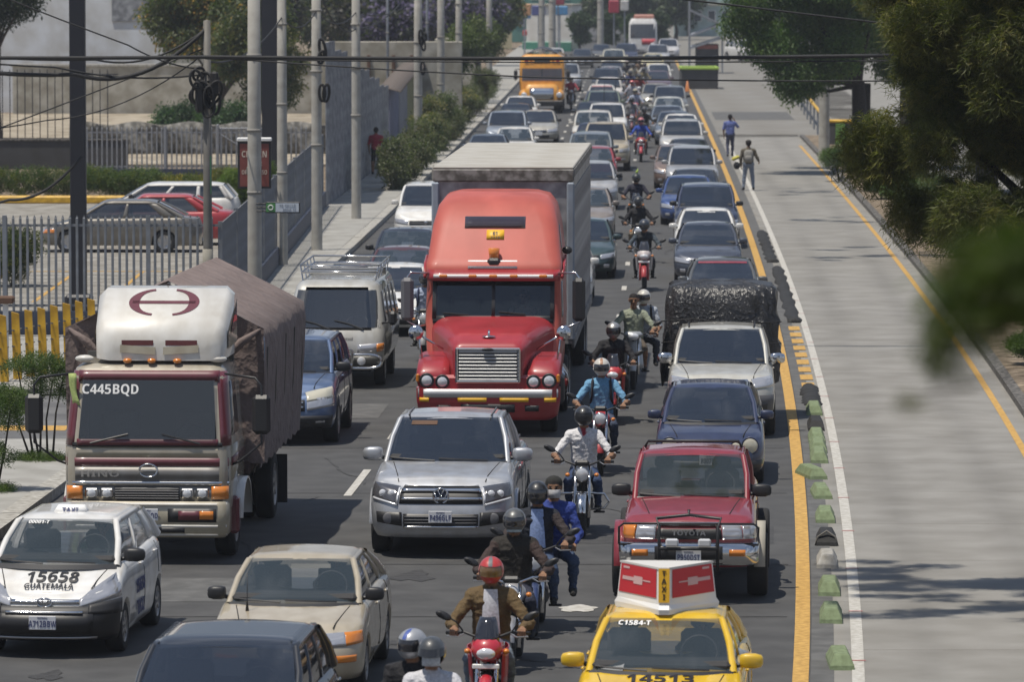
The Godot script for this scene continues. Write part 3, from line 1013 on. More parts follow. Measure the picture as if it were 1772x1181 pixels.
func canvas_truck() -> void:
	var t := thing("canvas_truck", "beige and maroon lorry with white roof deflector and brown canvas cargo cover", "truck", road(68.0, -8.62), heading(71.0))
	var beige := paint(0.42, 0.38, 0.29, 0.1)
	var maroon := paint(0.13, 0.02, 0.03)
	var white := paint(0.66, 0.65, 0.62)
	var grey := paint(0.16, 0.155, 0.15, 0.3)
	var lv := [[0.62, 1.06, -0.06, -1.9, 0.12], [0.8, 1.09, 0.0, -1.9, 0.14], [1.5, 1.09, -0.02, -1.9, 0.16], [1.6, 1.085, -0.05, -1.9, 0.17], [2.45, 1.02, -0.26, -1.9, 0.17], [2.56, 0.99, -0.34, -1.86, 0.17], [2.62, 0.92, -0.46, -1.8, 0.2]]
	obj("cab", shell(lv, 3), paint(0.36, 0.33, 0.27, 0.1), t)
	cab_inside(t, 1.0, 1.6, 2.45, -0.1, -1.6)
	obj("tan_stripe", spatch(lv, -1.06, 1.06, [1.42, 1.42], [1.55, 1.55], 0.006, 16, 1), beige, t)
	obj("maroon_stripe", spatch(lv, -1.07, 1.07, [1.3, 1.3], [1.41, 1.41], 0.008, 16, 1), maroon, t)
	obj("grey_stripe", spatch(lv, -1.07, 1.07, [1.1, 1.1], [1.285, 1.285], 0.006, 16, 1), grey, t)
	for s in [-1.0, 1.0]:
		obj("side_stripe", sside(lv, s, [-0.2, -0.2], [-1.8, -1.8], 1.1, 1.55), beige, t)
		obj("door_stripe", sside(lv, s, [-0.2, -0.2], [-1.8, -1.8], 1.3, 1.41, 0.014), maroon, t)
		obj("side_window", sside(lv, s, [-0.3, -0.46], [-1.25, -1.2], 1.68, 2.38), M.tint, t)
		obj("front_fender", B.new().sm(1).slab(func(a: float, q: float) -> Vector3:
			var an := lerpf(0.15, PI * 0.98, a)
			return V(s * lerpf(0.95, 1.2, q), 0.5 + 0.56 * sin(an), -1.25 + 0.6 * cos(an)), 12, 2, V(0, -0.03, 0)), white, t)
		obj("mud_panel", B.new().rbox(V(s * 1.1, 0.62, -0.52), V(0.14, 0.5, 0.22), 0.04), maroon, t)
	for q in [[1.575, 1.655], [2.41, 2.54]]:
		obj("windscreen_frame", spatch(lv, -0.93, 0.93, [q[0], q[0]], [q[1], q[1]], 0.024, 24, 1), maroon, t)
	for s in [-1.0, 1.0]:
		obj("screen_pillar", B.new().sm(1).slab(func(a: float, q: float) -> Vector3:
			var y := lerpf(1.57, 2.53, q)
			var an := lerpf(0.35, 1.75, a)
			var r := lv_at(lv, y, 4)
			return V(s * (lv_at(lv, y, 1) - r + (r + 0.014) * sin(an)), y, lv_at(lv, y, 2) - r + (r + 0.014) * cos(an)), 6, 6, V(-s * 0.02, 0, -0.02)), maroon, t)
	var ws := obj("windscreen", B.new().sm(1).grid(func(a: float, q: float) -> Vector3:
		var y := lerpf(1.65, 2.42, q)
		return shell_pt(lv, lerpf(-0.9, 0.9, a) * (1.0 - 0.03 * q), y, 0.038), 18, 5), M.truck_glass, t)
	bent_letters("C445BQD", 0.125, M.white, ws, func(x: float, y: float, z: float) -> Vector3:
		return shell_pt(lv, x - 0.5, 2.3 + y, 0.044 + z), "lettering")
	obj("cowl", spatch(lv, -0.99, 0.99, [1.555, 1.555], [1.61, 1.61], 0.02, 16, 1), M.black, t)
	for q in [[-0.25, -0.75], [0.2, 0.7]]:
		var pts := []
		for k in 6:
			pts.append(shell_pt(lv, lerpf(q[1], q[0], k / 5.0), 1.6 + 0.12 * k / 5.0, 0.05))
		obj("wiper", B.new().tube(pts, 0.014, 5), M.black, t)
	write("HINO", 0.085, M.chrome, t, shell_pt(lv, -0.62, 1.2, 0.016), Basis.IDENTITY, "lettering", 1.7)
	var e := obj("emblem", ring_mesh(shell_pt(lv, 0.02, 1.245, 0.03), 0.12, 0.085, 0.014), M.chrome, t)
	obj("emblem_bar", B.new().box(shell_pt(lv, 0.02, 1.245, 0.025), V(0.22, 0.022, 0.016)), M.chrome, e)
	obj("silver_trim", spatch(lv, -1.075, 1.075, [1.06, 1.06], [1.1, 1.1], 0.02, 16, 1), M.chrome, t)
	# lamp row
	var fascia := obj("lamp_panel", spatch(lv, -1.0, 1.0, [0.84, 0.84], [1.05, 1.05], 0.006, 16, 1), grey, t)
	obj("grille", spatch(lv, -0.43, 0.43, [0.86, 0.86], [1.03, 1.03], 0.012, 6, 1), M.black, fascia)
	for k in 5:
		obj("grille_slat", B.new().rbox(shell_pt(lv, 0, 0.88 + 0.032 * k, 0.03), V(0.84, 0.012, 0.02), 0.004), M.grey_plastic, fascia)
	for s in [-1.0, 1.0]:
		for v in [0.53, 0.73]:
			var hl := obj("headlight", B.new().rbox(shell_pt(lv, s * v, 0.945, 0.005), V(0.175, 0.13, 0.05), 0.02), M.chrome, t)
			obj("lens", disc(shell_pt(lv, s * v, 0.945, 0.032), 0.056, 0.02), M.lens, hl)
		obj("corner_lamp", spatch(lv, s * 0.85, s * 1.07, [0.87, 0.87], [1.04, 1.04], 0.02, 5, 1), M.amber, t)
	# bumper
	var bl := [[0.36, 1.02, -0.02, -0.5, 0.1], [0.42, 1.08, 0.06, -0.5, 0.14], [0.8, 1.08, 0.08, -0.5, 0.14], [0.84, 1.06, 0.03, -0.5, 0.12]]
	var bp := obj("bumper", shell(bl), beige, t)
	for y in [0.81, 0.52, 0.4]:
		obj("trim_strip", spatch(bl, -1.05, 1.05, [y - 0.02, y - 0.02], [y + 0.015, y + 0.015], 0.008, 16, 1), white, bp)
	obj("air_slot", spatch(bl, -0.5, 0.5, [0.43, 0.43], [0.5, 0.5], 0.008, 6, 1), M.black, bp)
	for s in [-1.0, 1.0]:
		obj("bumper_recess", spatch(bl, s * 0.28, s * 0.92, [0.57, 0.57], [0.75, 0.75], 0.006, 6, 1), M.black, bp)
		obj("red_reflector", spatch(bl, s * 0.42, s * 0.7, [0.6, 0.6], [0.72, 0.72], 0.014, 4, 1), maroon, bp)
		obj("turn_lamp", spatch(bl, s * 0.7, s * 0.88, [0.61, 0.61], [0.72, 0.72], 0.016, 4, 1), M.amber, bp)
	plate(t, shell_pt(bl, 0, 0.67, 0.02), "C445BQD")
	# roof deflector
	var fd := V(0, 0, 0)
	var ring := func(z: float, w: float, y0: float, y1: float) -> PackedVector3Array:
		return PackedVector3Array([V(-w, y0, z), V(-w, y1 - 0.1, z), V(-w + 0.1, y1, z), V(w - 0.1, y1, z), V(w, y1 - 0.1, z), V(w, y0, z)])
	var fair := B.new().sm(1)
	fair.loft([ring.call(-0.42, 0.66, 2.66, 2.8), ring.call(-0.44, 0.8, 2.68, 2.98), ring.call(-0.62, 0.86, 2.68, 3.18), ring.call(-1.3, 0.9, 2.7, 3.56), ring.call(-1.62, 0.88, 2.72, 3.58)], false, true, true)
	var fn := obj("roof_deflector", fair, white, t, Transform3D(Basis.IDENTITY, V(0.12, 0, 0)))
	var fpt := func(v: float, z: float, up: float) -> Vector3:
		var y: float
		if z > -0.62:
			y = lerpf(2.98, 3.18, (-0.44 - z) / 0.18)
		else:
			y = lerpf(3.18, 3.56, (-0.62 - z) / 0.68)
		return V(v, y + up, z + up * 0.5)
	# emblem on the deflector: two open crescents and a bar, dark red
	for s in [-1.0, 1.0]:
		var cr := B.new()
		cr.grid(func(a: float, q: float) -> Vector3:
			var an := lerpf(-1.35, 1.35, a)
			var th := 0.13 * pow(cos(an * 1.04), 0.9) + 0.02
			var R := 1.0 - q * th * 2.2
			return fpt.call(s * (0.05 + 0.42 * cos(an) * R), -1.0 + 0.29 * -sin(an) * lerpf(1.0, 0.86, q), 0.006), 18, 2)
		obj("emblem_crescent", cr, maroon, fn)
	obj("emblem_bar", B.new().grid(func(a: float, q: float) -> Vector3: return fpt.call(lerpf(-0.42, 0.42, a), lerpf(-0.97, -1.03, q), 0.006), 4, 1), maroon, fn)
	for s in [-1.0, 1.0]:
		obj("deflector_stripe", B.new().grid(func(a: float, q: float) -> Vector3: return V(s * lerpf(0.05, 0.52, a), lerpf(2.74, 2.84, q) + 0.03 * a, -0.418 - 0.012 * q + 0.012), 4, 1), beige, fn)
		obj("deflector_flash", B.new().grid(func(a: float, q: float) -> Vector3: return V(s * lerpf(0.08, 0.5, a), lerpf(2.86, 2.93, q), -0.424), 4, 1), maroon, fn)
		obj("deflector_side", B.new().grid(func(a: float, q: float) -> Vector3: return V(s * (lerpf(0.88, 0.905, a) + 0.006), lerpf(lerpf(2.8, 2.85, a), lerpf(3.0, 3.42, a), q), lerpf(-0.7, -1.55, a)), 6, 2), beige, fn)
		obj("deflector_side_mark", B.new().grid(func(a: float, q: float) -> Vector3: return V(s * (lerpf(0.892, 0.905, a) + 0.012), lerpf(lerpf(2.98, 3.05, a), lerpf(3.06, 3.36, a), q), lerpf(-0.95, -1.5, a)), 4, 1), maroon, fn)
		obj("marker_horn", B.new().sm(1).ball(V(s * 0.88, 2.68, -0.5), V(0.13, 0.05, 0.08), 10, 6), white, t)
	for v in [-0.3, 0.02, 0.36]:
		obj("marker_lamp", B.new().sm(1).ball(V(v, 2.66, -0.4), V(0.06, 0.035, 0.05), 10, 6), M.amber, t)
	# mirrors on tube arms
	for s in [-1.0, 1.0]:
		var mr := obj("mirror_arm", B.new().sm(1).tube([V(s * 1.0, 2.5, -0.3), V(s * 1.42, 2.46, -0.12), V(s * 1.5, 2.36, -0.1), V(s * 1.5, 1.6, -0.1), V(s * 1.2, 1.35, -0.2), V(s * 1.08, 1.3, -0.25)], 0.016, 6), M.black, t)
		obj("mirror_head", B.new().rbox(V(s * 1.5, 1.98, -0.1), V(0.24, 0.52, 0.1), 0.05), M.black, mr)
	obj("green_rag", B.new().sm(1).slab(func(a: float, q: float) -> Vector3: return crumple(V(-1.06 + 0.1 * a + 0.05 * q, 2.5 - 0.42 * q, -0.22 + 0.06 * a), 0.02, 8.0), 3, 6, V(0, 0, -0.01)), cloth(0.45, 0.55, 0.2), t)
	# chassis and wheels
	obj("chassis", B.new().box(V(0, 0.8, -4.6), V(0.9, 0.24, 7.0)).box(V(0, 0.72, -1.1), V(1.5, 0.4, 1.6)).box(V(0.8, 0.62, -2.9), V(0.4, 0.4, 0.9)), M.under, t)
	axle(t, 0.48, 0.26, 0.92, -1.25, M.rim)
	axle(t, 0.48, 0.26, 0.98, -5.9, M.rim, true)
	for s in [-1.0, 1.0]:
		obj("mud_flap", B.new().rbox(V(s * 0.95, 0.5, -6.55), V(0.55, 0.7, 0.02), 0.008), M.black, t)
	obj("cargo_bed", B.new().rbox(V(0, 1.1, -5.0), V(2.3, 0.2, 6.0), 0.02), grain(mat(lin(0.08, 0.05, 0.045), 0.9), M.fine_tex, 1.0), t)
	# canvas
	var cv := B.new().sm(1)
	var sec := func(z: float, f: float) -> PackedVector3Array:
		var r := PackedVector3Array()
		for q in [[-1.26, 1.1], [-1.29, 1.6], [-1.31, 2.2], [-1.33, 2.75], [-1.3, 2.98], [-0.9, 3.18], [-0.45, 3.4], [0.05, 3.62], [0.5, 3.4], [0.95, 3.18], [1.33, 2.98], [1.36, 2.75], [1.34, 2.2], [1.31, 1.6], [1.28, 1.1]]:
			var sag := 0.05 * sin(z * 3.1) if q[1] > 2.5 else 0.02 * sin(z * 7.0 + q[1] * 3.0)
			r.append(V(q[0] * f + sag * 0.4, q[1] - absf(sag) * 0.7 + (0.03 * sin(z * 9.0) if q[1] < 1.3 else 0.0), z))
		return r
	var secs := []
	for k in 31:
		secs.append(sec.call(-2.05 - 5.9 * k / 30.0, 1.0))
	cv.loft(secs, false, false, false)
	var cn := obj("canvas_cover", cv, M.canvas, t)
	# front flap: tied in towards the cab, with folds running to the corners
	var fl := B.new().sm(2)
	fl.grid(func(a: float, q: float) -> Vector3:
		var w := a * 2 - 1
		var y := lerpf(1.15, 2.98 + 0.62 * (1.0 - absf(w)), q)
		var z := -2.05 + 0.05 * sin(w * 9.0 + q * 5.0) - 0.16 * (1.0 - absf(w)) * (1.0 - q) * 2.0
		return V(w * 1.345, y, z), 24, 12)
	obj("canvas_flap", fl, M.canvas, cn)
	for s in [-1.0, 1.0]:
		obj("canvas_fold", B.new().sm(1).tube([V(s * 1.3, 2.97, -2.03), V(s * 1.05, 2.8, -1.95), V(s * 0.72, 2.45, -1.97)], [0.02, 0.06, 0.035], 6), M.canvas, cn)
	for k in 5:
		obj("tie_rope", B.new().sm(1).tube([V(1.36, 2.7, -2.4 - k * 1.3), V(1.33, 1.9, -2.45 - k * 1.3), V(1.2, 1.05, -2.7 - k * 1.3)], 0.01, 5), M.rope, cn)
		obj("tie_rope", B.new().sm(1).tube([V(1.2, 1.02, -2.1 - k * 1.3), V(1.22, 1.3, -2.4 - k * 1.3), V(1.2, 1.02, -2.75 - k * 1.3)], 0.012, 5), M.rope, cn)

func red_truck() -> void:
	var t := thing("semi_truck", "red bonneted articulated lorry pulling a silver box trailer", "truck", road(86.4, -5.12), heading(93.0))
	var red: Material = M.truck_red
	# bonnet: narrows and rises to the screen
	var hood := B.new().sm(1)
	var hr := func(z: float, w: float, y0: float, y1: float, r: float) -> PackedVector3Array:
		var ring := PackedVector3Array()
		ring.append(V(-w, y0, z))
		for k in 7:
			var a := PI / 2 * k / 6.0
			ring.append(V(-w + r * (1 - cos(a)), y1 - r * 0.7 * (1 - sin(a)), z))
		for k in 7:
			var a := PI / 2 * (6 - k) / 6.0
			ring.append(V(w - r * (1 - cos(a)), y1 - r * 0.7 * (1 - sin(a)), z))
		ring.append(V(w, y0, z))
		return ring
	hood.loft([hr.call(-0.02, 0.56, 0.86, 1.5, 0.12), hr.call(-0.1, 0.6, 0.86, 1.58, 0.2), hr.call(-0.8, 0.74, 0.9, 1.72, 0.28), hr.call(-1.5, 0.92, 0.9, 1.84, 0.34), hr.call(-2.05, 1.08, 0.9, 1.9, 0.36)], false, true, false)
	var hn := obj("bonnet", hood, red, t)
	# fenders with lamp pods
	for s in [-1.0, 1.0]:
		var f := B.new().sm(1)
		var fr := []
		for q in [[-0.02, 0.72, 1.16, 0.86, 1.02], [-0.08, 0.64, 1.2, 0.8, 1.14], [-0.5, 0.62, 1.22, 0.86, 1.28], [-1.1, 0.7, 1.22, 1.06, 1.36], [-1.5, 0.8, 1.2, 0.98, 1.3], [-1.9, 0.9, 1.16, 0.7, 1.1]]:
			var ring := PackedVector3Array()
			for k in 10:
				var a := TAU * k / 10
				var cx: float = signf(cos(a)) * pow(absf(cos(a)), 0.55)
				var cy: float = signf(sin(a)) * pow(absf(sin(a)), 0.55)
				ring.append(V(s * ((q[1] + q[2]) / 2 + cx * (q[2] - q[1]) / 2), (q[3] + q[4]) / 2 + cy * (q[4] - q[3]) / 2, q[0]))
			fr.append(ring)
		f.loft(fr, true, true, true)
		obj("fender", f, red, t)
		for q in [[1.02, 0.95, 0.105], [0.76, 0.93, 0.1]]:
			var hl := obj("headlight", ring_mesh(V(s * q[0], q[1], 0.0), q[2], q[2], 0.022), M.black, t)
			obj("lens", disc(V(s * q[0], q[1], 0.0), q[2] * 0.95, 0.05), M.lens, hl)
		obj("turn_lamp", B.new().rbox(V(s * 1.17, 0.99, -0.03), V(0.06, 0.14, 0.08), 0.02), M.amber, t)
	obj("lamp_apron", B.new().rbox(V(0, 0.9, -0.1), V(2.3, 0.28, 0.2), 0.05), red, t)
	# grille
	var g := obj("grille", B.new().rbox(V(0, 1.2, -0.01), V(1.04, 0.56, 0.06), 0.02), M.black, t)
	for k in 9:
		obj("grille_bar", B.new().rbox(V(0, 0.97 + 0.058 * k, 0.03), V(0.98, 0.034, 0.04), 0.012), M.alu, g)
	for q in [[0, 0.93, 1.08, 0.05], [0, 1.48, 1.08, 0.04]]:
		obj("grille_rim", B.new().rbox(V(q[0], q[1], 0.035), V(q[2], q[3], 0.05), 0.015), M.chrome, g)
	for s in [-1.0, 1.0]:
		obj("grille_rim", B.new().rbox(V(s * 0.52, 1.2, 0.035), V(0.045, 0.58, 0.05), 0.015), M.chrome, g)
	obj("badge", B.new().sm(1).ball(V(0, 1.475, 0.07), V(0.1, 0.025, 0.02), 12, 6), M.black, t)
	var orn := obj("bonnet_ornament", B.new().sm(1).tube([V(0, 1.66, -0.35), V(0, 1.76, -0.4)], 0.02, 6), M.chrome, t)
	obj("ornament_base", B.new().sm(1).ball(V(0, 1.66, -0.36), V(0.12, 0.02, 0.06), 10, 6), M.chrome, orn)
	# bumper
	var bl := [[0.28, 1.05, -0.1, -0.6, 0.2], [0.36, 1.16, 0.02, -0.6, 0.2], [0.62, 1.2, 0.08, -0.6, 0.2], [0.82, 1.2, 0.07, -0.6, 0.2]]
	var bp := obj("bumper", shell(bl), red, t)
	obj("chrome_band", spatch(bl, -1.17, 1.17, [0.67, 0.67], [0.81, 0.81], 0.012, 18, 1), M.alu, bp)
	for q in [[-1.14, -0.98], [-0.5, -0.02], [0.2, 0.68], [0.94, 1.14]]:
		obj("yellow_reflector", spatch(bl, q[0], q[1], [0.6, 0.6], [0.665, 0.665], 0.014, 6, 1), M.yellow_tape, bp)
	for q in [[-0.85, -0.62], [0.62, 0.85]]:
		obj("fog_lamp", spatch(bl, q[0], q[1], [0.44, 0.44], [0.54, 0.54], 0.012, 4, 1), M.black, bp)
	obj("tow_slot", spatch(bl, -0.45, 0.45, [0.42, 0.42], [0.56, 0.56], 0.01, 6, 1), M.black, bp)
	# cab
	var lv := [[0.75, 1.1, -1.75, -5.3, 0.1], [1.8, 1.16, -1.95, -5.3, 0.14], [2.5, 1.14, -2.2, -5.3, 0.16], [2.6, 1.16, -2.12, -5.3, 0.18], [2.78, 1.16, -2.2, -5.3, 0.2], [2.86, 1.14, -2.32, -5.3, 0.24], [3.4, 1.08, -2.75, -5.3, 0.3], [3.72, 1.0, -3.1, -5.3, 0.36], [3.88, 0.88, -3.5, -5.25, 0.4], [3.93, 0.7, -3.9, -5.15, 0.4]]
	obj("cab", shell(lv, 1), M.truck_red_faded, t)
	cab_inside(t, 1.05, 1.86, 2.5, -2.0, -3.5)
	for q in [[-1.03, 1.03, 1.78, 1.9], [-1.03, 1.03, 2.48, 2.54], [-0.03, 0.03, 1.85, 2.5], [-1.04, -0.97, 1.85, 2.5], [0.97, 1.04, 1.85, 2.5]]:
		obj("windscreen_frame", spatch(lv, q[0], q[1], [q[2], q[2]], [q[3], q[3]], 0.02, 8, 3), M.black, t)
	for s in [-1.0, 1.0]:
		obj("windscreen", B.new().sm(1).grid(func(a: float, q: float) -> Vector3: return shell_pt(lv, s * lerpf(0.02, 0.98, a), lerpf(1.88, 2.49, q), 0.012), 8, 4), M.truck_glass, t)
		obj("side_window", sside(lv, s, [-2.25, -2.4], [-3.1, -3.1], 1.85, 2.45), M.tint, t)
		obj("quarter_window", sside(lv, s, [-3.0, -3.15], [-3.4, -3.4], 3.0, 3.4), M.tint, t)
		obj("visor_side", B.new().sm(1).tube([V(s * 1.17, 2.55, -2.15), V(s * 1.19, 2.75, -2.6), V(s * 1.19, 2.85, -3.2)], 0.03, 6), red, t)
	obj("wiper", B.new().tube([shell_pt(lv, 0.55, 1.93, 0.05), shell_pt(lv, 0.1, 1.97, 0.05)], 0.014, 5), M.black, t)
	obj("wiper", B.new().tube([shell_pt(lv, -0.42, 1.92, 0.05), shell_pt(lv, -0.85, 1.95, 0.05)], 0.014, 5), M.black, t)
	obj("sun_visor", B.new().sm(1).slab(func(a: float, q: float) -> Vector3: return shell_pt(lv, lerpf(-1.13, 1.13, a), lerpf(2.52, 2.68, q), 0.16 * (1.0 - q) + 0.015), 16, 2, V(0, -0.03, -0.02)), red, t)
	obj("light_strip", B.new().sm(1).slab(func(a: float, q: float) -> Vector3: return shell_pt(lv, lerpf(-1.02, 1.02, a), lerpf(2.545, 2.6, q), 0.165 - 0.05 * q), 12, 1, V(0, 0, -0.03)), M.white, t)
	for v in [-0.85, -0.35, 0.0, 0.35, 0.85]:
		obj("marker_lamp", B.new().rbox(shell_pt(lv, v, 2.575, 0.15), V(0.14, 0.05, 0.04), 0.015), M.amber, t)
	obj("roof_window", spatch(lv, -0.52, 0.52, [3.36, 3.36], [3.55, 3.55], 0.012, 10, 2), M.tint, t)
	var yp := obj("yellow_number_sheet", spatch(lv, -0.14, 0.16, [3.17, 3.17], [3.33, 3.33], 0.01, 3, 2), M.yellow_tape, t)
	bent_letters("61", 0.06, M.plate_ink, yp, func(x: float, y: float, z: float) -> Vector3: return shell_pt(lv, x + 0.01, 3.27 + y, 0.016), "lettering")
	bent_letters("1 Y 2 0", 0.035, M.plate_ink, yp, func(x: float, y: float, z: float) -> Vector3: return shell_pt(lv, x + 0.01, 3.205 + y, 0.016), "lettering")
	obj("white_name_sheet", spatch(lv, -0.44, 0.4, [2.7, 2.7], [2.83, 2.83], 0.014, 4, 1), M.white, t)
	var bc := obj("beacon", B.new().sm(1).lathe([[0.0, 0.0], [0.085, 0.0], [0.1, 0.16], [0.07, 0.17], [0.0, 0.17]], 12, Transform3D(Basis.IDENTITY, V(0, 2.87, -2.3))), M.amber, t)
	obj("beacon_base", B.new().rbox(V(0, 2.8, -2.26), V(0.22, 0.14, 0.16), 0.04), M.black, bc)
	# mirrors
	for s in [-1.0, 1.0]:
		var ma := obj("mirror_arm", B.new().sm(1).tube([V(s * 1.1, 2.62, -2.1), V(s * 1.4, 2.64, -1.98), V(s * 1.46, 2.56, -1.96), V(s * 1.46, 1.8, -1.96), V(s * 1.3, 1.72, -1.98), V(s * 1.12, 1.74, -2.05)], 0.018, 6), M.chrome, t)
		obj("mirror_head", B.new().rbox(V(s * 1.46, 2.18, -1.94), V(0.22, 0.74, 0.12), 0.06), M.grey_plastic if s < 0 else M.black, ma)
		var la := obj("lamp_arm", B.new().sm(1).tube([V(s * 0.78, 1.42, -0.72), V(s * 1.18, 1.66, -0.7), V(s * 1.2, 1.66, -0.7), V(s * 1.12, 1.2, -0.6)], 0.018, 6), M.chrome, t)
		obj("round_mirror", B.new().sm(1).ball(V(s * 1.24, 1.7, -0.68), V(0.13, 0.13, 0.07), 14, 8), M.chrome, la)
	obj("air_horn", B.new().sm(1).ball(V(1.22, 2.95, -3.3), V(0.09, 0.07, 0.07), 10, 6), M.black, t)
	# chassis, tanks, wheels
	obj("chassis", B.new().box(V(0, 0.75, -4.2), V(0.95, 0.26, 7.4)).box(V(0, 0.85, -1.2), V(1.0, 0.6, 1.8)), M.under, t)
	for s in [-1.0, 1.0]:
		obj("fuel_tank", B.new().sm(1).lathe([[0.001, 0], [0.33, 0.02], [0.33, 1.3], [0.001, 1.32]], 16, Transform3D(Basis(Vector3.RIGHT, PI / 2), V(s * 0.92, 0.68, -4.1))), M.chrome, t)
		obj("step", B.new().rbox(V(s * 1.08, 0.62, -2.4), V(0.24, 0.5, 0.7), 0.05), M.dark_rim, t)
	axle(t, 0.5, 0.28, 0.98, -1.15, M.rim)
	axle(t, 0.5, 0.26, 1.04, -5.2, M.rim, true)
	axle(t, 0.5, 0.26, 1.04, -6.5, M.rim, true)
	person("driver behind the windscreen of the red lorry", t.transform * Transform3D(Basis.IDENTITY, V(0.5, 1.45, -2.9)), {"pose": "seated", "top": [0.4, 0.4, 0.42], "sleeve": 0.45, "cell": 0.022})
	# trailer: hinged on the tractor, pulled with it
	var z0 := -6.0
	var z1 := -18.3
	var tr := obj("trailer", B.new().box(V(0, 2.69, (z0 + z1) / 2), V(2.44, 3.12, z0 - z1)), M.trailer, t)
	obj("trailer_roof", B.new().rbox(V(0, 4.265, (z0 + z1) / 2), V(2.5, 0.04, z0 - z1 + 0.04), 0.015), M.trailer_roof, tr)
	obj("top_rail", B.new().rbox(V(0, 4.13, z0 + 0.02), V(2.52, 0.22, 0.06), 0.02), M.trailer_dirty, tr)
	for s in [-1.0, 1.0]:
		obj("roof_rail", B.new().rbox(V(s * 1.245, 4.17, (z0 + z1) / 2), V(0.05, 0.16, z0 - z1), 0.015), M.trailer_dirty, tr)
		obj("bottom_rail", B.new().rbox(V(s * 1.245, 1.14, (z0 + z1) / 2), V(0.06, 0.18, z0 - z1), 0.015), M.trailer_dirty, tr)
		obj("corner_post", B.new().rbox(V(s * 1.2, 2.6, z0 + 0.03), V(0.14, 2.82, 0.08), 0.03), M.trailer_blue, tr)
		for k in 30:
			obj("side_rib", cached("trailer_rib", func() -> B: return B.new().rbox(Vector3.ZERO, V(0.03, 2.62, 0.09), 0.012)), M.trailer, tr, Transform3D(Basis.IDENTITY, V(s * 1.232, 2.55, z0 - 0.25 - k * 0.405)))
		obj("landing_leg", B.new().rbox(V(s * 0.7, 0.72, z0 - 2.3), V(0.12, 0.8, 0.12), 0.02), M.under, tr)
	axle(t, 0.5, 0.26, 1.06, z1 + 1.2, M.rim, true)
	axle(t, 0.5, 0.26, 1.06, z1 + 2.5, M.rim, true)
	obj("trailer_frame", B.new().box(V(0, 0.92, z1 + 3.2), V(1.0, 0.3, 5.6)), M.under, tr)

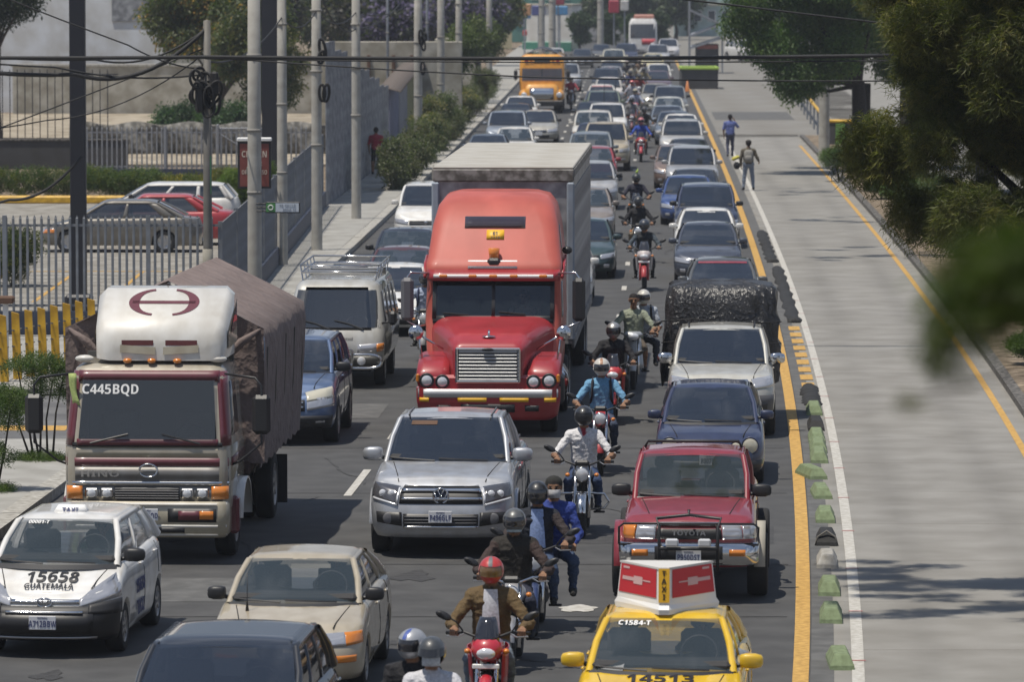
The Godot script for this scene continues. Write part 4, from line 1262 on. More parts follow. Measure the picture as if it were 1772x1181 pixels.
func silver_van() -> void:
	var t := thing("minibus_van", "silver minibus van with roof rack and chrome nudge bar", "van", road(96.3, -8.42), heading(98.0))
	var sil := paint(0.5, 0.5, 0.48, 0.3)
	var dark := paint(0.14, 0.14, 0.13, 0.4)
	var lv := [[0.4, 0.84, -0.1, -4.7, 0.16], [0.5, 0.89, 0.0, -4.75, 0.2], [0.85, 0.92, -0.02, -4.75, 0.22], [1.08, 0.92, -0.14, -4.75, 0.24], [1.85, 0.78, -0.72, -4.7, 0.2], [1.93, 0.72, -0.84, -4.65, 0.2], [1.97, 0.6, -1.0, -4.5, 0.2]]
	obj("body", shell(lv, 3), sil, t)
	cab_inside(t, 0.74, 1.12, 1.8, -0.2, -3.6)
	obj("windscreen", B.new().sm(1).grid(func(a: float, q: float) -> Vector3: return shell_pt(lv, lerpf(-0.84, 0.84, a) * (1.0 - 0.13 * q), lerpf(1.13, 1.8, q), 0.015), 12, 4), M.tint, t)
	for s in [-1.0, 1.0]:
		obj("lower_side", sside(lv, s, [-0.35, -0.35], [-4.6, -4.6], 0.45, 1.0, 0.006), dark, t)
		for k in 4:
			obj("side_window", sside(lv, s, [-0.55 - k * 1.03 - (0.0 if k else 0.1), -0.9 - k * 0.95], [-1.48 - k * 1.03, -1.72 - k * 0.95], 1.2, 1.75, 0.008), M.tint, t)
		obj("headlight", spatch(lv, s * 0.42, s * 0.9, [0.66, 0.7], [0.82, 0.86], 0.012, 8, 2), M.lamp, t)
		obj("turn_lamp", spatch(lv, s * 0.78, s * 0.91, [0.69, 0.7], [0.84, 0.85], 0.02, 4, 2), M.amber, t)
		var ma := obj("mirror_arm", B.new().sm(1).tube([V(s * 0.86, 1.2, -0.35), V(s * 1.02, 1.24, -0.3)], 0.02, 6), M.black, t)
		obj("mirror_head", B.new().rbox(V(s * 1.06, 1.3, -0.3), V(0.16, 0.26, 0.1), 0.05), M.black, ma)
		obj("fog_lamp", disc(V(s * 0.5, 0.52, 0.05), 0.08, 0.03), M.lens, t)
		var loop := []
		for k in 15:
			var a := TAU * k / 14
			loop.append(V(s * (0.52 + 0.36 * signf(cos(a)) * pow(absf(cos(a)), 0.7)), 0.52 + 0.13 * signf(sin(a)) * pow(absf(sin(a)), 0.7), 0.13))
		obj("nudge_bar", B.new().sm(1).tube(loop, 0.028, 8, false), M.chrome, t)
	var hoop := obj("nudge_hoop", B.new().sm(1).tube([V(-0.32, 0.36, 0.14), V(-0.34, 0.72, 0.15), V(-0.2, 0.8, 0.15), V(0.2, 0.8, 0.15), V(0.34, 0.72, 0.15), V(0.32, 0.36, 0.14)], 0.03, 8), M.chrome, t)
	obj("bumper", spatch(lv, -0.88, 0.88, [0.42, 0.42], [0.62, 0.62], 0.03, 14, 2), dark, t)
	bent_letters("A. de Pascual", 0.05, M.grey_plastic, t, func(x: float, y: float, z: float) -> Vector3: return shell_pt(lv, x + 0.12, 0.93 + y, 0.012), "lettering")
	for q in [[-0.62, -0.1], [-0.02, 0.52]]:
		obj("wiper", B.new().tube([shell_pt(lv, q[1], 1.1, 0.03), shell_pt(lv, lerpf(q[1], q[0], 0.5), 1.2, 0.03), shell_pt(lv, q[0], 1.26, 0.03)], 0.014, 5), M.black, t)
	plate(t, V(0, 0.52, 0.19), "P842DFH")
	# rack
	var rk := obj("roof_rack", B.new().sm(1).tube([V(-0.7, 2.1, -1.2), V(-0.7, 2.1, -4.5), V(0.7, 2.1, -4.5), V(0.7, 2.1, -1.2), V(-0.7, 2.1, -1.2)], 0.018, 6), M.chrome, t)
	obj("upper_rail", B.new().sm(1).tube([V(-0.74, 2.22, -1.4), V(-0.74, 2.22, -4.5), V(0.74, 2.22, -4.5), V(0.74, 2.22, -1.4), V(0.5, 2.22, -1.15), V(-0.5, 2.22, -1.15), V(-0.74, 2.22, -1.4)], 0.018, 6), M.chrome, rk)
	for k in 5:
		for s in [-1.0, 1.0]:
			obj("rack_post", B.new().tube([V(s * 0.68, 1.92, -1.25 - k * 0.8), V(s * 0.74, 2.22, -1.4 - k * 0.77)], 0.014, 5), M.chrome, rk)
		obj("rack_bar", B.new().tube([V(-0.7, 2.08, -1.3 - k * 0.78), V(0.7, 2.08, -1.3 - k * 0.78)], 0.014, 5), M.chrome, rk)
	axle(t, 0.31, 0.2, 0.78, -1.0, M.rim)
	axle(t, 0.31, 0.2, 0.78, -3.6, M.rim)
	obj("underbody", B.new().box(V(0, 0.5, -2.4), V(1.3, 0.4, 4.2)), M.under, t)

func school_bus() -> void:
	var t := thing("school_bus", "yellow orange bonneted bus in the kerb lane", "bus", road(272.8, -8.33), heading(275.0))
	var y := paint(0.72, 0.33, 0.03)
	var lv := [[0.7, 1.1, -1.2, -9.5, 0.1], [1.6, 1.2, -1.25, -9.5, 0.15], [2.6, 1.18, -1.45, -9.5, 0.2], [2.95, 1.12, -1.5, -9.5, 0.25], [3.08, 0.9, -1.7, -9.4, 0.3]]
	obj("body", shell(lv), y, t)
	var hl := [[0.55, 0.85, 0.05, -1.4, 0.1], [1.1, 0.88, 0.05, -1.4, 0.14], [1.45, 0.84, -0.05, -1.4, 0.2], [1.55, 0.7, -0.2, -1.4, 0.2]]
	obj("bonnet", shell(hl), y, t)
	obj("windscreen", B.new().sm(1).grid(func(a: float, q: float) -> Vector3: return shell_pt(lv, lerpf(-1.06, 1.06, a), lerpf(1.7, 2.35, q), 0.02), 10, 2), M.tint, t)
	obj("windscreen_post", B.new().box(V(0, 2.02, -1.34), V(0.05, 0.66, 0.06)), M.black, t)
	obj("grille", spatch(hl, -0.62, 0.62, [0.75, 0.75], [1.35, 1.35], 0.03, 6, 2), M.chrome, t)
	obj("destination_board", spatch(lv, -0.42, 0.42, [2.62, 2.62], [2.84, 2.84], 0.02, 4, 1), M.black, t)
	obj("bumper", B.new().rbox(V(0, 0.55, 0.12), V(2.3, 0.3, 0.16), 0.05), M.black, t)
	for s in [-1.0, 1.0]:
		obj("fender", B.new().sm(1).ball(V(s * 0.92, 0.95, -0.55), V(0.3, 0.34, 0.62), 12, 8), y, t)
		obj("headlight", disc(V(s * 0.92, 0.98, 0.06), 0.15, 0.05), M.lens, t)
		obj("warning_lamp", disc(V(s * 0.82, 2.74, -1.42), 0.1, 0.04), M.red_lens, t)
		obj("amber_lamp", disc(V(s * 0.58, 2.76, -1.42), 0.08, 0.04), M.amber, t)
		var ma := obj("mirror_arm", B.new().tube([V(s * 1.15, 2.3, -1.4), V(s * 1.38, 2.3, -1.2), V(s * 1.38, 1.7, -1.2)], 0.025, 5), M.black, t)
		obj("mirror_head", B.new().rbox(V(s * 1.38, 2.0, -1.2), V(0.2, 0.5, 0.1), 0.04), M.black, ma)
		for k in 6:
			obj("side_window", sside(lv, s, [-2.0 - k * 1.2, -2.0 - k * 1.2], [-3.0 - k * 1.2, -3.0 - k * 1.2], 1.8, 2.5), M.tint, t)
	axle(t, 0.48, 0.26, 0.95, -0.6, M.dark_rim)
	axle(t, 0.48, 0.26, 0.98, -6.9, M.dark_rim, true)
	obj("underbody", B.new().box(V(0, 0.6, -5), V(1.6, 0.4, 8.6)), M.under, t)
	obj("roof_load", B.new().sm(1).slab(func(a: float, q: float) -> Vector3: return V(lerpf(-0.8, 0.8, a), 3.1 + 0.3 * sin(PI * a) * (0.8 + 0.2 * sin(q * 9.0)), lerpf(-3.0, -8.0, q)), 8, 8, V(0, -0.05, 0)), M.tarp, t)

func coach() -> void:
	var t := thing("coach", "white coach with red lower front far down the road", "bus", road(452.0, -2.6), heading(452.0))
	var lv := [[0.4, 1.18, 0.0, -10, 0.2], [1.1, 1.25, 0.0, -10, 0.25], [2.7, 1.2, -0.2, -10, 0.25], [3.05, 1.0, -0.4, -9.8, 0.3]]
	obj("body", shell(lv), paint(0.7, 0.7, 0.7), t)
	obj("windscreen", B.new().sm(1).grid(func(a: float, q: float) -> Vector3: return shell_pt(lv, lerpf(-1.1, 1.1, a), lerpf(1.35, 2.6, q), 0.02), 8, 2), M.tint, t)
	obj("red_panel", spatch(lv, -0.1, 1.1, [0.8, 0.8], [1.3, 1.3], 0.02, 6, 1), paint(0.5, 0.03, 0.04), t)
	lamp_pair_shell(lv, t)
	axle(t, 0.48, 0.26, 0.95, -2.2, M.dark_rim)
	axle(t, 0.48, 0.26, 0.98, -7.4, M.dark_rim)
	obj("roof_cargo", B.new().rbox(V(0.1, 3.2, -4), V(1.8, 0.4, 4.5), 0.1), paint(0.45, 0.2, 0.15), t)

func lamp_pair_shell(lv: Array, t: Node) -> void:
	for s in [-1.0, 1.0]:
		obj("headlight", spatch(lv, s * 0.7, s * 1.05, [0.75, 0.75], [0.95, 0.95], 0.02, 4, 1), M.lens, t)
# ---------------------------------------------------------------- bodies: tapered capsules joined smoothly and meshed as surface nets
func sdf_mesh(bones: Array, cell: float, k: float) -> Dictionary:
	var lo := Vector3(1e9, 1e9, 1e9)
	var hi := -lo
	for b in bones:
		for e in [[b[0], b[1]], [b[2], b[3]]]:
			var r: Vector3 = Vector3.ONE * (e[1] + k + cell * 2)
			lo = lo.min(e[0] - r)
			hi = hi.max(e[0] + r)
	var nx := int((hi.x - lo.x) / cell) + 2
	var ny := int((hi.y - lo.y) / cell) + 2
	var nz := int((hi.z - lo.z) / cell) + 2
	var f := PackedFloat32Array()
	f.resize(nx * ny * nz)
	f.fill(9.0)
	var sy := nx
	var sz := nx * ny
	for b in bones:
		var a: Vector3 = b[0]
		var ab: Vector3 = b[2] - a
		var l2 := maxf(ab.length_squared(), 1e-9)
		var ra: float = b[1]
		var dr: float = b[3] - ra
		var m: float = maxf(b[1], b[3]) + k + cell * 1.5
		var l: Vector3 = (a.min(b[2]) - Vector3(m, m, m) - lo) / cell
		var h: Vector3 = (a.max(b[2]) + Vector3(m, m, m) - lo) / cell
		for z in range(maxi(0, int(l.z)), mini(nz - 1, int(h.z) + 1) + 1):
			for y in range(maxi(0, int(l.y)), mini(ny - 1, int(h.y) + 1) + 1):
				var at := z * sz + y * sy
				for x in range(maxi(0, int(l.x)), mini(nx - 1, int(h.x) + 1) + 1):
					var pa := Vector3(lo.x + x * cell, lo.y + y * cell, lo.z + z * cell) - a
					var t := clampf(pa.dot(ab) / l2, 0.0, 1.0)
					var d := (pa - ab * t).length() - ra - dr * t
					var o := f[at + x]
					var g := absf(o - d)
					f[at + x] = minf(o, d) - (0.25 * (k - g) * (k - g) / k if g < k else 0.0)
	var vid := PackedInt32Array()
	vid.resize(f.size())
	vid.fill(-1)
	var vs := PackedVector3Array()
	var offs := PackedInt32Array([0, 1, sy, sy + 1, sz, sz + 1, sz + sy, sz + sy + 1])
	var cs := [Vector3(0, 0, 0), Vector3(1, 0, 0), Vector3(0, 1, 0), Vector3(1, 1, 0), Vector3(0, 0, 1), Vector3(1, 0, 1), Vector3(0, 1, 1), Vector3(1, 1, 1)]
	var edges := [[0, 1], [2, 3], [4, 5], [6, 7], [0, 2], [1, 3], [4, 6], [5, 7], [0, 4], [1, 5], [2, 6], [3, 7]]
	var cells := PackedInt32Array()
	for z in nz - 1:
		for y in ny - 1:
			var at := z * sz + y * sy
			for x in nx - 1:
				var i := at + x
				if absf(f[i]) > cell * 2.0:
					continue
				var ins := 0
				for q in 8:
					if f[i + offs[q]] < 0.0:
						ins += 1
				if ins == 0 or ins == 8:
					continue
				var sum := Vector3.ZERO
				var cnt := 0
				for e in edges:
					var fa := f[i + offs[e[0]]]
					var fb := f[i + offs[e[1]]]
					if (fa < 0.0) != (fb < 0.0):
						sum += (cs[e[0]] as Vector3).lerp(cs[e[1]], fa / (fa - fb))
						cnt += 1
				vid[i] = vs.size()
				cells.append(i)
				vs.append(lo + (Vector3(x, y, z) + sum / cnt) * cell)
	var ix := PackedInt32Array()
	for i in cells:
		for q in [[1, sy, sz], [sy, sz, 1], [sz, 1, sy]]:
			var ia: float = f[i]
			var ib: float = f[i + q[0]]
			if (ia < 0.0) == (ib < 0.0):
				continue
			var v0 := vid[i]
			var v1 := vid[i - q[1]]
			var v2 := vid[i - q[1] - q[2]]
			var v3 := vid[i - q[2]]
			if v1 < 0 or v2 < 0 or v3 < 0:
				continue
			if ia < 0.0:
				ix.append_array(PackedInt32Array([v0, v2, v1, v0, v3, v2]))
			else:
				ix.append_array(PackedInt32Array([v0, v1, v2, v0, v2, v3]))
	var ns := PackedVector3Array()
	ns.resize(vs.size())
	if cell > 0.012:
		# folds in the clothing
		var fold := FastNoiseLite.new()
		fold.frequency = 7.0
		for i in vs.size():
			var p := vs[i]
			vs[i] = p + V(fold.get_noise_3d(p.x, p.y * 2.2, p.z), fold.get_noise_3d(p.x + 9.0, p.y * 2.2, p.z) * 0.4, fold.get_noise_3d(p.x, p.y * 2.2, p.z + 9.0)) * 0.02
	for i in range(0, ix.size(), 3):
		var n := (vs[ix[i + 2]] - vs[ix[i]]).cross(vs[ix[i + 1]] - vs[ix[i]])
		for j in 3:
			ns[ix[i + j]] += n
	var reg := PackedInt32Array()
	for i in vs.size():
		ns[i] = ns[i].normalized()
		var best := 9.0
		var bi := 0
		for b in bones:
			var ab: Vector3 = b[2] - b[0]
			var pa: Vector3 = vs[i] - b[0]
			var t := clampf(pa.dot(ab) / maxf(ab.length_squared(), 1e-9), 0, 1)
			var d: float = (pa - ab * t).length() - lerpf(b[1], b[3], t)
			if d < best:
				best = d
				bi = b[4]
		reg.append(bi)
	return {"v": vs, "n": ns, "i": ix, "r": reg}

func merge_sdf(into: Dictionary, add: Dictionary, xf: Transform3D) -> void:
	var base: int = into.v.size()
	for i in add.v.size():
		into.v.append(xf * (add.v[i] as Vector3))
		into.n.append((xf.basis * (add.n[i] as Vector3)).normalized())
		into.r.append(add.r[i])
	var turn: bool = xf.basis.determinant() < 0.0
	for k in range(0, add.i.size(), 3):
		into.i.append(base + add.i[k])
		into.i.append(base + add.i[k + (2 if turn else 1)])
		into.i.append(base + add.i[k + (1 if turn else 2)])

func sdf_commit(s: Dictionary, pal: Array) -> ArrayMesh:
	var cs := PackedColorArray()
	for i in s.r.size():
		cs.append(pal[s.r[i]])
	var arr := []
	arr.resize(Mesh.ARRAY_MAX)
	arr[Mesh.ARRAY_VERTEX] = s.v
	arr[Mesh.ARRAY_NORMAL] = s.n
	arr[Mesh.ARRAY_COLOR] = cs
	arr[Mesh.ARRAY_INDEX] = s.i
	var m := ArrayMesh.new()
	m.add_surface_from_arrays(Mesh.PRIMITIVE_TRIANGLES, arr)
	return m

const SKIN := 0
const TOP := 1
const LEGS := 2
const SHOE := 3
const INNER := 4
const HAIR := 5
const DARK := 6
const SLEEVE := 7

func grip_hand() -> Dictionary:
	# right-sided hand closed round a bar along x through the origin; the arm comes from -z and above
	if not mesh_cache.has("grip"):
		var b := []
		b.append([V(0, 0.05, -0.1), 0.026, V(0, 0.036, -0.05), 0.028, SKIN])
		for q in [-0.03, -0.01, 0.01, 0.03]:
			b.append([V(q * 0.8, 0.038, -0.055), 0.016, V(q, 0.036, -0.005), 0.0145, SKIN])
		var ln := [0.9, 1.0, 0.97, 0.8]
		for i in 4:
			var x: float = [-0.034, -0.0115, 0.011, 0.033][i]
			var g: float = ln[i]
			b.append([V(x, 0.035, 0.0), 0.0105, V(x, 0.02 , 0.034 * g), 0.0095, SKIN])
			b.append([V(x, 0.02, 0.034 * g), 0.0095, V(x, -0.014, 0.036 * g), 0.009, SKIN])
			b.append([V(x, -0.014, 0.036 * g), 0.009, V(x, -0.028, 0.014 * g), 0.008, SKIN])
		b.append([V(-0.036, 0.028, -0.06), 0.015, V(-0.052, -0.004, -0.03), 0.012, SKIN])
		b.append([V(-0.052, -0.004, -0.03), 0.012, V(-0.036, -0.026, -0.004), 0.0105, SKIN])
		mesh_cache["grip"] = sdf_mesh(b, 0.006, 0.006)
	return mesh_cache["grip"]

func loose_hand() -> Dictionary:
	# hand hanging along -y from the wrist at the origin, palm towards -x, slightly curled
	if not mesh_cache.has("loose"):
		var b := []
		b.append([V(0, 0.0, 0), 0.026, V(0, -0.04, 0), 0.027, SKIN])
		for q in [-0.028, -0.009, 0.01, 0.028]:
			b.append([V(0, -0.03, q * 0.7), 0.015, V(0, -0.09, q), 0.0135, SKIN])
		for i in 4:
			var z: float = [-0.031, -0.0105, 0.0105, 0.031][i]
			var g: float = [0.8, 0.97, 1.0, 0.9][i]
			b.append([V(0, -0.09, z), 0.0105, V(-0.008, -0.09 - 0.04 * g, z), 0.0095, SKIN])
			b.append([V(-0.008, -0.09 - 0.04 * g, z), 0.0095, V(-0.026, -0.09 - 0.066 * g, z), 0.009, SKIN])
			b.append([V(-0.026, -0.09 - 0.066 * g, z), 0.009, V(-0.046, -0.09 - 0.078 * g, z), 0.008, SKIN])
		b.append([V(0, -0.03, 0.024), 0.015, V(-0.012, -0.065, 0.05), 0.012, SKIN])
		b.append([V(-0.012, -0.065, 0.05), 0.012, V(-0.026, -0.098, 0.048), 0.0105, SKIN])
		mesh_cache["loose"] = sdf_mesh(b, 0.006, 0.006)
	return mesh_cache["loose"]

func head_sdf(hair: bool) -> Dictionary:
	# head centred on the origin, facing +z
	var key := "head%s" % hair
	if not mesh_cache.has(key):
		var b := []
		b.append([V(0, 0.03, -0.025), 0.088, V(0, 0.03, 0.025), 0.08, SKIN])
		b.append([V(0, -0.04, 0.03), 0.06, V(0, -0.085, 0.045), 0.04, SKIN])
		b.append([V(0, -0.12, -0.03), 0.05, V(0, -0.06, -0.02), 0.06, SKIN])
		b.append([V(0, 0.005, 0.1), 0.012, V(0, -0.025, 0.118), 0.015, SKIN])
		for s in [-1.0, 1.0]:
			b.append([V(s * 0.084, -0.01, -0.005), 0.013, V(s * 0.088, 0.025, -0.012), 0.016, SKIN])
			b.append([V(s * 0.034, 0.012, 0.092), 0.010, V(s * 0.026, 0.012, 0.094), 0.010, DARK])
			b.append([V(s * 0.045, 0.034, 0.09), 0.008, V(s * 0.02, 0.036, 0.096), 0.008, HAIR])
		b.append([V(-0.02, -0.057, 0.086), 0.008, V(0.02, -0.057, 0.086), 0.008, INNER + 4])
		if hair:
			b.append([V(0, 0.055, -0.045), 0.088, V(0, 0.062, 0.02), 0.078, HAIR])
			b.append([V(0, 0.0, -0.06), 0.07, V(0, 0.05, -0.05), 0.085, HAIR])
		mesh_cache[key] = sdf_mesh(b, 0.009, 0.012)
	return mesh_cache[key]

func pose(name_: String) -> Dictionary:
	# joints; the bike's front wheel touches the ground at the origin, front is +z
	var p := {"hip": V(0, 0.83, -0.86), "chest": V(0, 1.26, -0.7), "neck": V(0, 1.4, -0.68), "head": V(0, 1.56, -0.62), "sh": 0.19,
		"elbow": V(0.36, 1.1, -0.52), "wrist": V(0.35, 1.07, -0.36), "knee": V(0.2, 0.74, -0.42), "ankle": V(0.2, 0.38, -0.66), "toe": V(0.21, 0.33, -0.5), "hand": "grip"}
	match name_:
		"upright":
			p.merge({"chest": V(0, 1.29, -0.82), "neck": V(0, 1.44, -0.82), "head": V(0, 1.6, -0.78), "elbow": V(0.4, 1.08, -0.62)}, true)
		"pillion":
			p.merge({"hip": V(0, 0.9, -1.2), "chest": V(0, 1.34, -1.1), "neck": V(0, 1.48, -1.08), "head": V(0, 1.64, -1.04), "elbow": V(0.3, 1.1, -1.02), "wrist": V(0.24, 1.0, -0.84), "knee": V(0.24, 0.8, -0.84), "ankle": V(0.23, 0.45, -1.0), "toe": V(0.24, 0.4, -0.84)}, true)
		"walker":
			p = {"hip": V(0, 0.93, 0), "chest": V(0, 1.32, 0.02), "neck": V(0, 1.46, 0.02), "head": V(0, 1.61, 0.05), "sh": 0.19, "elbow": V(0.27, 1.13, -0.05), "wrist": V(0.27, 0.9, 0.08), "elbow2": V(0.27, 1.13, 0.0), "wrist2": V(0.25, 0.88, 0.05),
				"knee": V(0.11, 0.5, 0.14), "ankle": V(0.11, 0.09, 0.16), "toe": V(0.12, 0.05, 0.3), "knee2": V(0.11, 0.5, -0.02), "ankle2": V(0.11, 0.1, -0.24), "toe2": V(0.12, 0.06, -0.12), "hand": "loose"}
		"stander":
			p = {"hip": V(0, 0.93, 0), "chest": V(0, 1.32, 0.0), "neck": V(0, 1.46, 0.01), "head": V(0, 1.61, 0.04), "sh": 0.19, "elbow": V(0.3, 1.14, -0.02), "wrist": V(0.36, 1.02, 0.2), "elbow2": V(0.27, 1.12, -0.03), "wrist2": V(0.26, 0.88, 0.08),
				"knee": V(0.14, 0.5, 0.04), "ankle": V(0.17, 0.09, 0.0), "toe": V(0.19, 0.05, 0.14), "hand": "loose"}
		"phone":
			p = {"hip": V(0, 0.93, 0), "chest": V(0, 1.32, 0.02), "neck": V(0, 1.46, 0.02), "head": V(0, 1.61, 0.05), "sh": 0.19, "elbow": V(0.32, 1.22, 0.12), "wrist": V(0.17, 1.5, 0.1), "elbow2": V(0.27, 1.13, 0.0), "wrist2": V(0.25, 0.88, 0.05),
				"knee": V(0.1, 0.5, 0.1), "ankle": V(0.09, 0.09, 0.1), "toe": V(0.1, 0.05, 0.24), "knee2": V(0.1, 0.5, -0.0), "ankle2": V(0.09, 0.1, -0.18), "toe2": V(0.1, 0.06, -0.06), "hand": "loose"}
		"seated":
			p = pose("driver")
			p.merge({"elbow": V(0.3, 0.22, 0.1), "wrist": V(0.16, 0.32, 0.34)}, true)
		"driver":
			# sits in a car seat, left arm out of the window; hip at the origin
			p = {"hip": V(0, 0.0, 0), "chest": V(0, 0.4, -0.1), "neck": V(0, 0.54, -0.1), "head": V(0, 0.7, -0.06), "sh": 0.2, "elbow": V(0.5, 0.38, 0.02), "wrist": V(0.56, 0.42, 0.26), "elbow2": V(0.3, 0.2, 0.12), "wrist2": V(0.12, 0.3, 0.34),
				"knee": V(0.18, 0.1, 0.42), "ankle": V(0.16, -0.25, 0.6), "toe": V(0.16, -0.28, 0.74), "hand": "grip"}
	return p

func body_sdf(pn: String, sleeve: float, bulk: float, cell: float, shorts: bool, bare: bool) -> Dictionary:
	# sleeve: 0.45 short sleeves, 1 long; bare: a bare head with a face and hair
	var key := "body_%s_%.2f_%.2f_%.3f_%s_%s" % [pn, sleeve, bulk, cell, shorts, bare]
	if mesh_cache.has(key):
		return mesh_cache[key]
	var p := pose(pn)
	var b := []
	var hip: Vector3 = p.hip
	var ch: Vector3 = p.chest
	var w := hip.lerp(ch, 0.45)
	for s in [-1.0, 1.0]:
		var h2: Vector3 = hip + V(s * 0.085, 0, 0)
		b.append([hip, 0.12, h2, 0.115, LEGS])
		b.append([w + V(s * 0.05, -0.06, 0), 0.12 * bulk, ch + V(s * 0.07, 0.0, 0), 0.125 * bulk, TOP])
		b.append([hip + V(s * 0.05, 0.03, 0), 0.125 * bulk, w + V(s * 0.05, 0, 0), 0.12 * bulk, TOP])
		var sh: Vector3 = ch + V(s * p.sh, 0.06, 0)
		b.append([ch + V(s * 0.05, 0.09, 0), 0.075 * bulk, sh, 0.07 * bulk, TOP])
		var sec: bool = s > 0 and p.has("elbow2")
		var el: Vector3 = p["elbow2"] if sec else p.elbow
		var wr: Vector3 = p["wrist2"] if sec else p.wrist
		if pn == "driver" or pn == "seated":
			sec = s < 0
			el = p.elbow2 if sec else p.elbow
			wr = p.wrist2 if sec else p.wrist
		el.x *= s
		wr.x *= s
		# upper arm, cut where the sleeve ends
		var se: float = clampf(sleeve * 2.0, 0, 1)
		b.append([sh, 0.066 * bulk, sh.lerp(el, se), lerpf(0.066, 0.052, se) * bulk, TOP if sleeve < 1.0 else SLEEVE])
		if se < 1.0:
			b.append([sh.lerp(el, se), 0.048, el, 0.043, SKIN])
		var fs := clampf(sleeve * 2.0 - 1.0, 0, 1)
		if fs > 0.0:
			b.append([el, 0.052 * bulk, el.lerp(wr, fs * 0.92), 0.042 * bulk, SLEEVE])
			b.append([el.lerp(wr, fs * 0.92), 0.03, wr, 0.03, SKIN])
		else:
			b.append([el, 0.043, wr, 0.03, SKIN])
		var leg2: bool = s > 0 and p.has("knee2")
		var kn: Vector3 = p["knee2"] if leg2 else p.knee
		var an: Vector3 = p["ankle2"] if leg2 else p.ankle
		var to: Vector3 = p["toe2"] if leg2 else p.toe
		kn.x *= s
		an.x *= s
		to.x *= s
		b.append([h2, 0.1, kn, 0.068, LEGS])
		b.append([kn, 0.066, kn.lerp(an, 0.4), 0.064, SKIN if shorts else LEGS])
		b.append([kn.lerp(an, 0.4), 0.06, an, 0.045, SKIN if shorts else LEGS])
		b.append([an + V(0, -0.02, -0.03), 0.046, to, 0.036, SHOE])
	b.append([ch + V(0, 0.06, 0.0), 0.1, p.neck, 0.06, INNER])
	b.append([p.neck, 0.055, p.head + V(0, -0.06, -0.01), 0.055, SKIN])
	if not bare:
		b.append([p.head, 0.09, p.head + V(0, -0.05, 0.04), 0.07, SKIN])
	var s_ := sdf_mesh(b, cell, 0.03)
	if bare:
		merge_sdf(s_, head_sdf(true), Transform3D(Basis.IDENTITY, p.head))
	for s in [-1.0, 1.0]:
		var wr: Vector3 = p.wrist
		var second: bool = (s > 0 and p.has("wrist2") and pn != "driver" and pn != "seated") or (s < 0 and (pn == "driver" or pn == "seated"))
		if second:
			wr = p.wrist2
		wr.x *= s
		if p.hand == "grip":
			var bs := Basis.IDENTITY.scaled(Vector3(s, 1, 1))
			merge_sdf(s_, grip_hand(), Transform3D(bs, wr + V(0, -0.045, 0.1)))
		else:
			var el: Vector3 = p.elbow2 if second else p.elbow
			el.x *= s
			var dir := (wr - el).normalized()
			var y := -dir
			var x: Vector3 = (V(s, 0, 0) - y * y.x * s).normalized()
			var zz: Vector3 = x.cross(y) * s
			merge_sdf(s_, loose_hand(), Transform3D(Basis(x, y, zz), wr))
	mesh_cache[key] = s_
	return s_

func helmet_parts(style: String) -> Array:
	# [shell, visor, strip], centred on the head, facing +z
	var key := "helmet" + style
	if mesh_cache.has(key):
		return mesh_cache[key]
	var pt := func(lon: float, lat: float, g: float) -> Vector3:
		var r := V(0.133, 0.143, 0.16) * g
		var y := sin(lat)
		var cz := cos(lon) * cos(lat)
		var p := V(sin(lon) * cos(lat) * r.x, y * r.y + 0.02, cz * r.z)
		if y < -0.3:
			p.x *= 1.0 - 0.12 * (-y - 0.3)
			if style == "full" and cz > 0:
				p.z += 0.03 * (-y)
		return p
	var sh := B.new().sm(1)
	var vi := B.new().sm(1)
	var nu := 28
	var nv := 16
	for j in nv:
		for i in nu:
			var l0 := TAU * i / nu - PI
			var l1 := TAU * (i + 1) / nu - PI
			var a0 := lerpf(-0.95, PI / 2, float(j) / nv)
			var a1 := lerpf(-0.95, PI / 2, float(j + 1) / nv)
			var lm := (l0 + l1) / 2
			var am := (a0 + a1) / 2
			var open := absf(lm) < 1.15 and am > -0.28 and am < 0.42
			if style == "half":
				open = absf(lm) < 1.2 and am < 0.36
			if open and style != "half":
				vi.quad(pt.call(l0, a0, 0.97), pt.call(l0, a1, 0.97), pt.call(l1, a1, 0.97), pt.call(l1, a0, 0.97))
			elif not open:
				sh.quad(pt.call(l0, a0, 1.0), pt.call(l0, a1, 1.0), pt.call(l1, a1, 1.0), pt.call(l1, a0, 1.0))
				if am > 0.42 or absf(lm) > 1.15 or am < -0.28:
					sh.quad(pt.call(l0, a0, 0.93), pt.call(l1, a0, 0.93), pt.call(l1, a1, 0.93), pt.call(l0, a1, 0.93))
	if style == "half":
		for i in 10:
			var l0 := lerpf(-1.1, 1.1, i / 10.0)
			var l1 := lerpf(-1.1, 1.1, (i + 1) / 10.0)
			vi.quad(pt.call(l0, -0.1, 1.06), pt.call(l0, 0.4, 1.01), pt.call(l1, 0.4, 1.01), pt.call(l1, -0.1, 1.06))
	var strip := B.new().sm(1)
	strip.grid(func(a: float, q: float) -> Vector3:
		var lat := lerpf(0.5, PI - 0.6, a)
		var lon := lerpf(-0.16, 0.16, q) / maxf(absf(cos(lat)), 0.35)
		return pt.call(lon if cos(lat) > 0 else PI - lon, lat if lat < PI / 2 else PI - lat, 1.012), 14, 2)
	mesh_cache[key] = [sh.done(), vi.done(), strip.done()]
	return mesh_cache[key]

func lc(a: Array) -> Color:
	return Color(a[0], a[1], a[2])

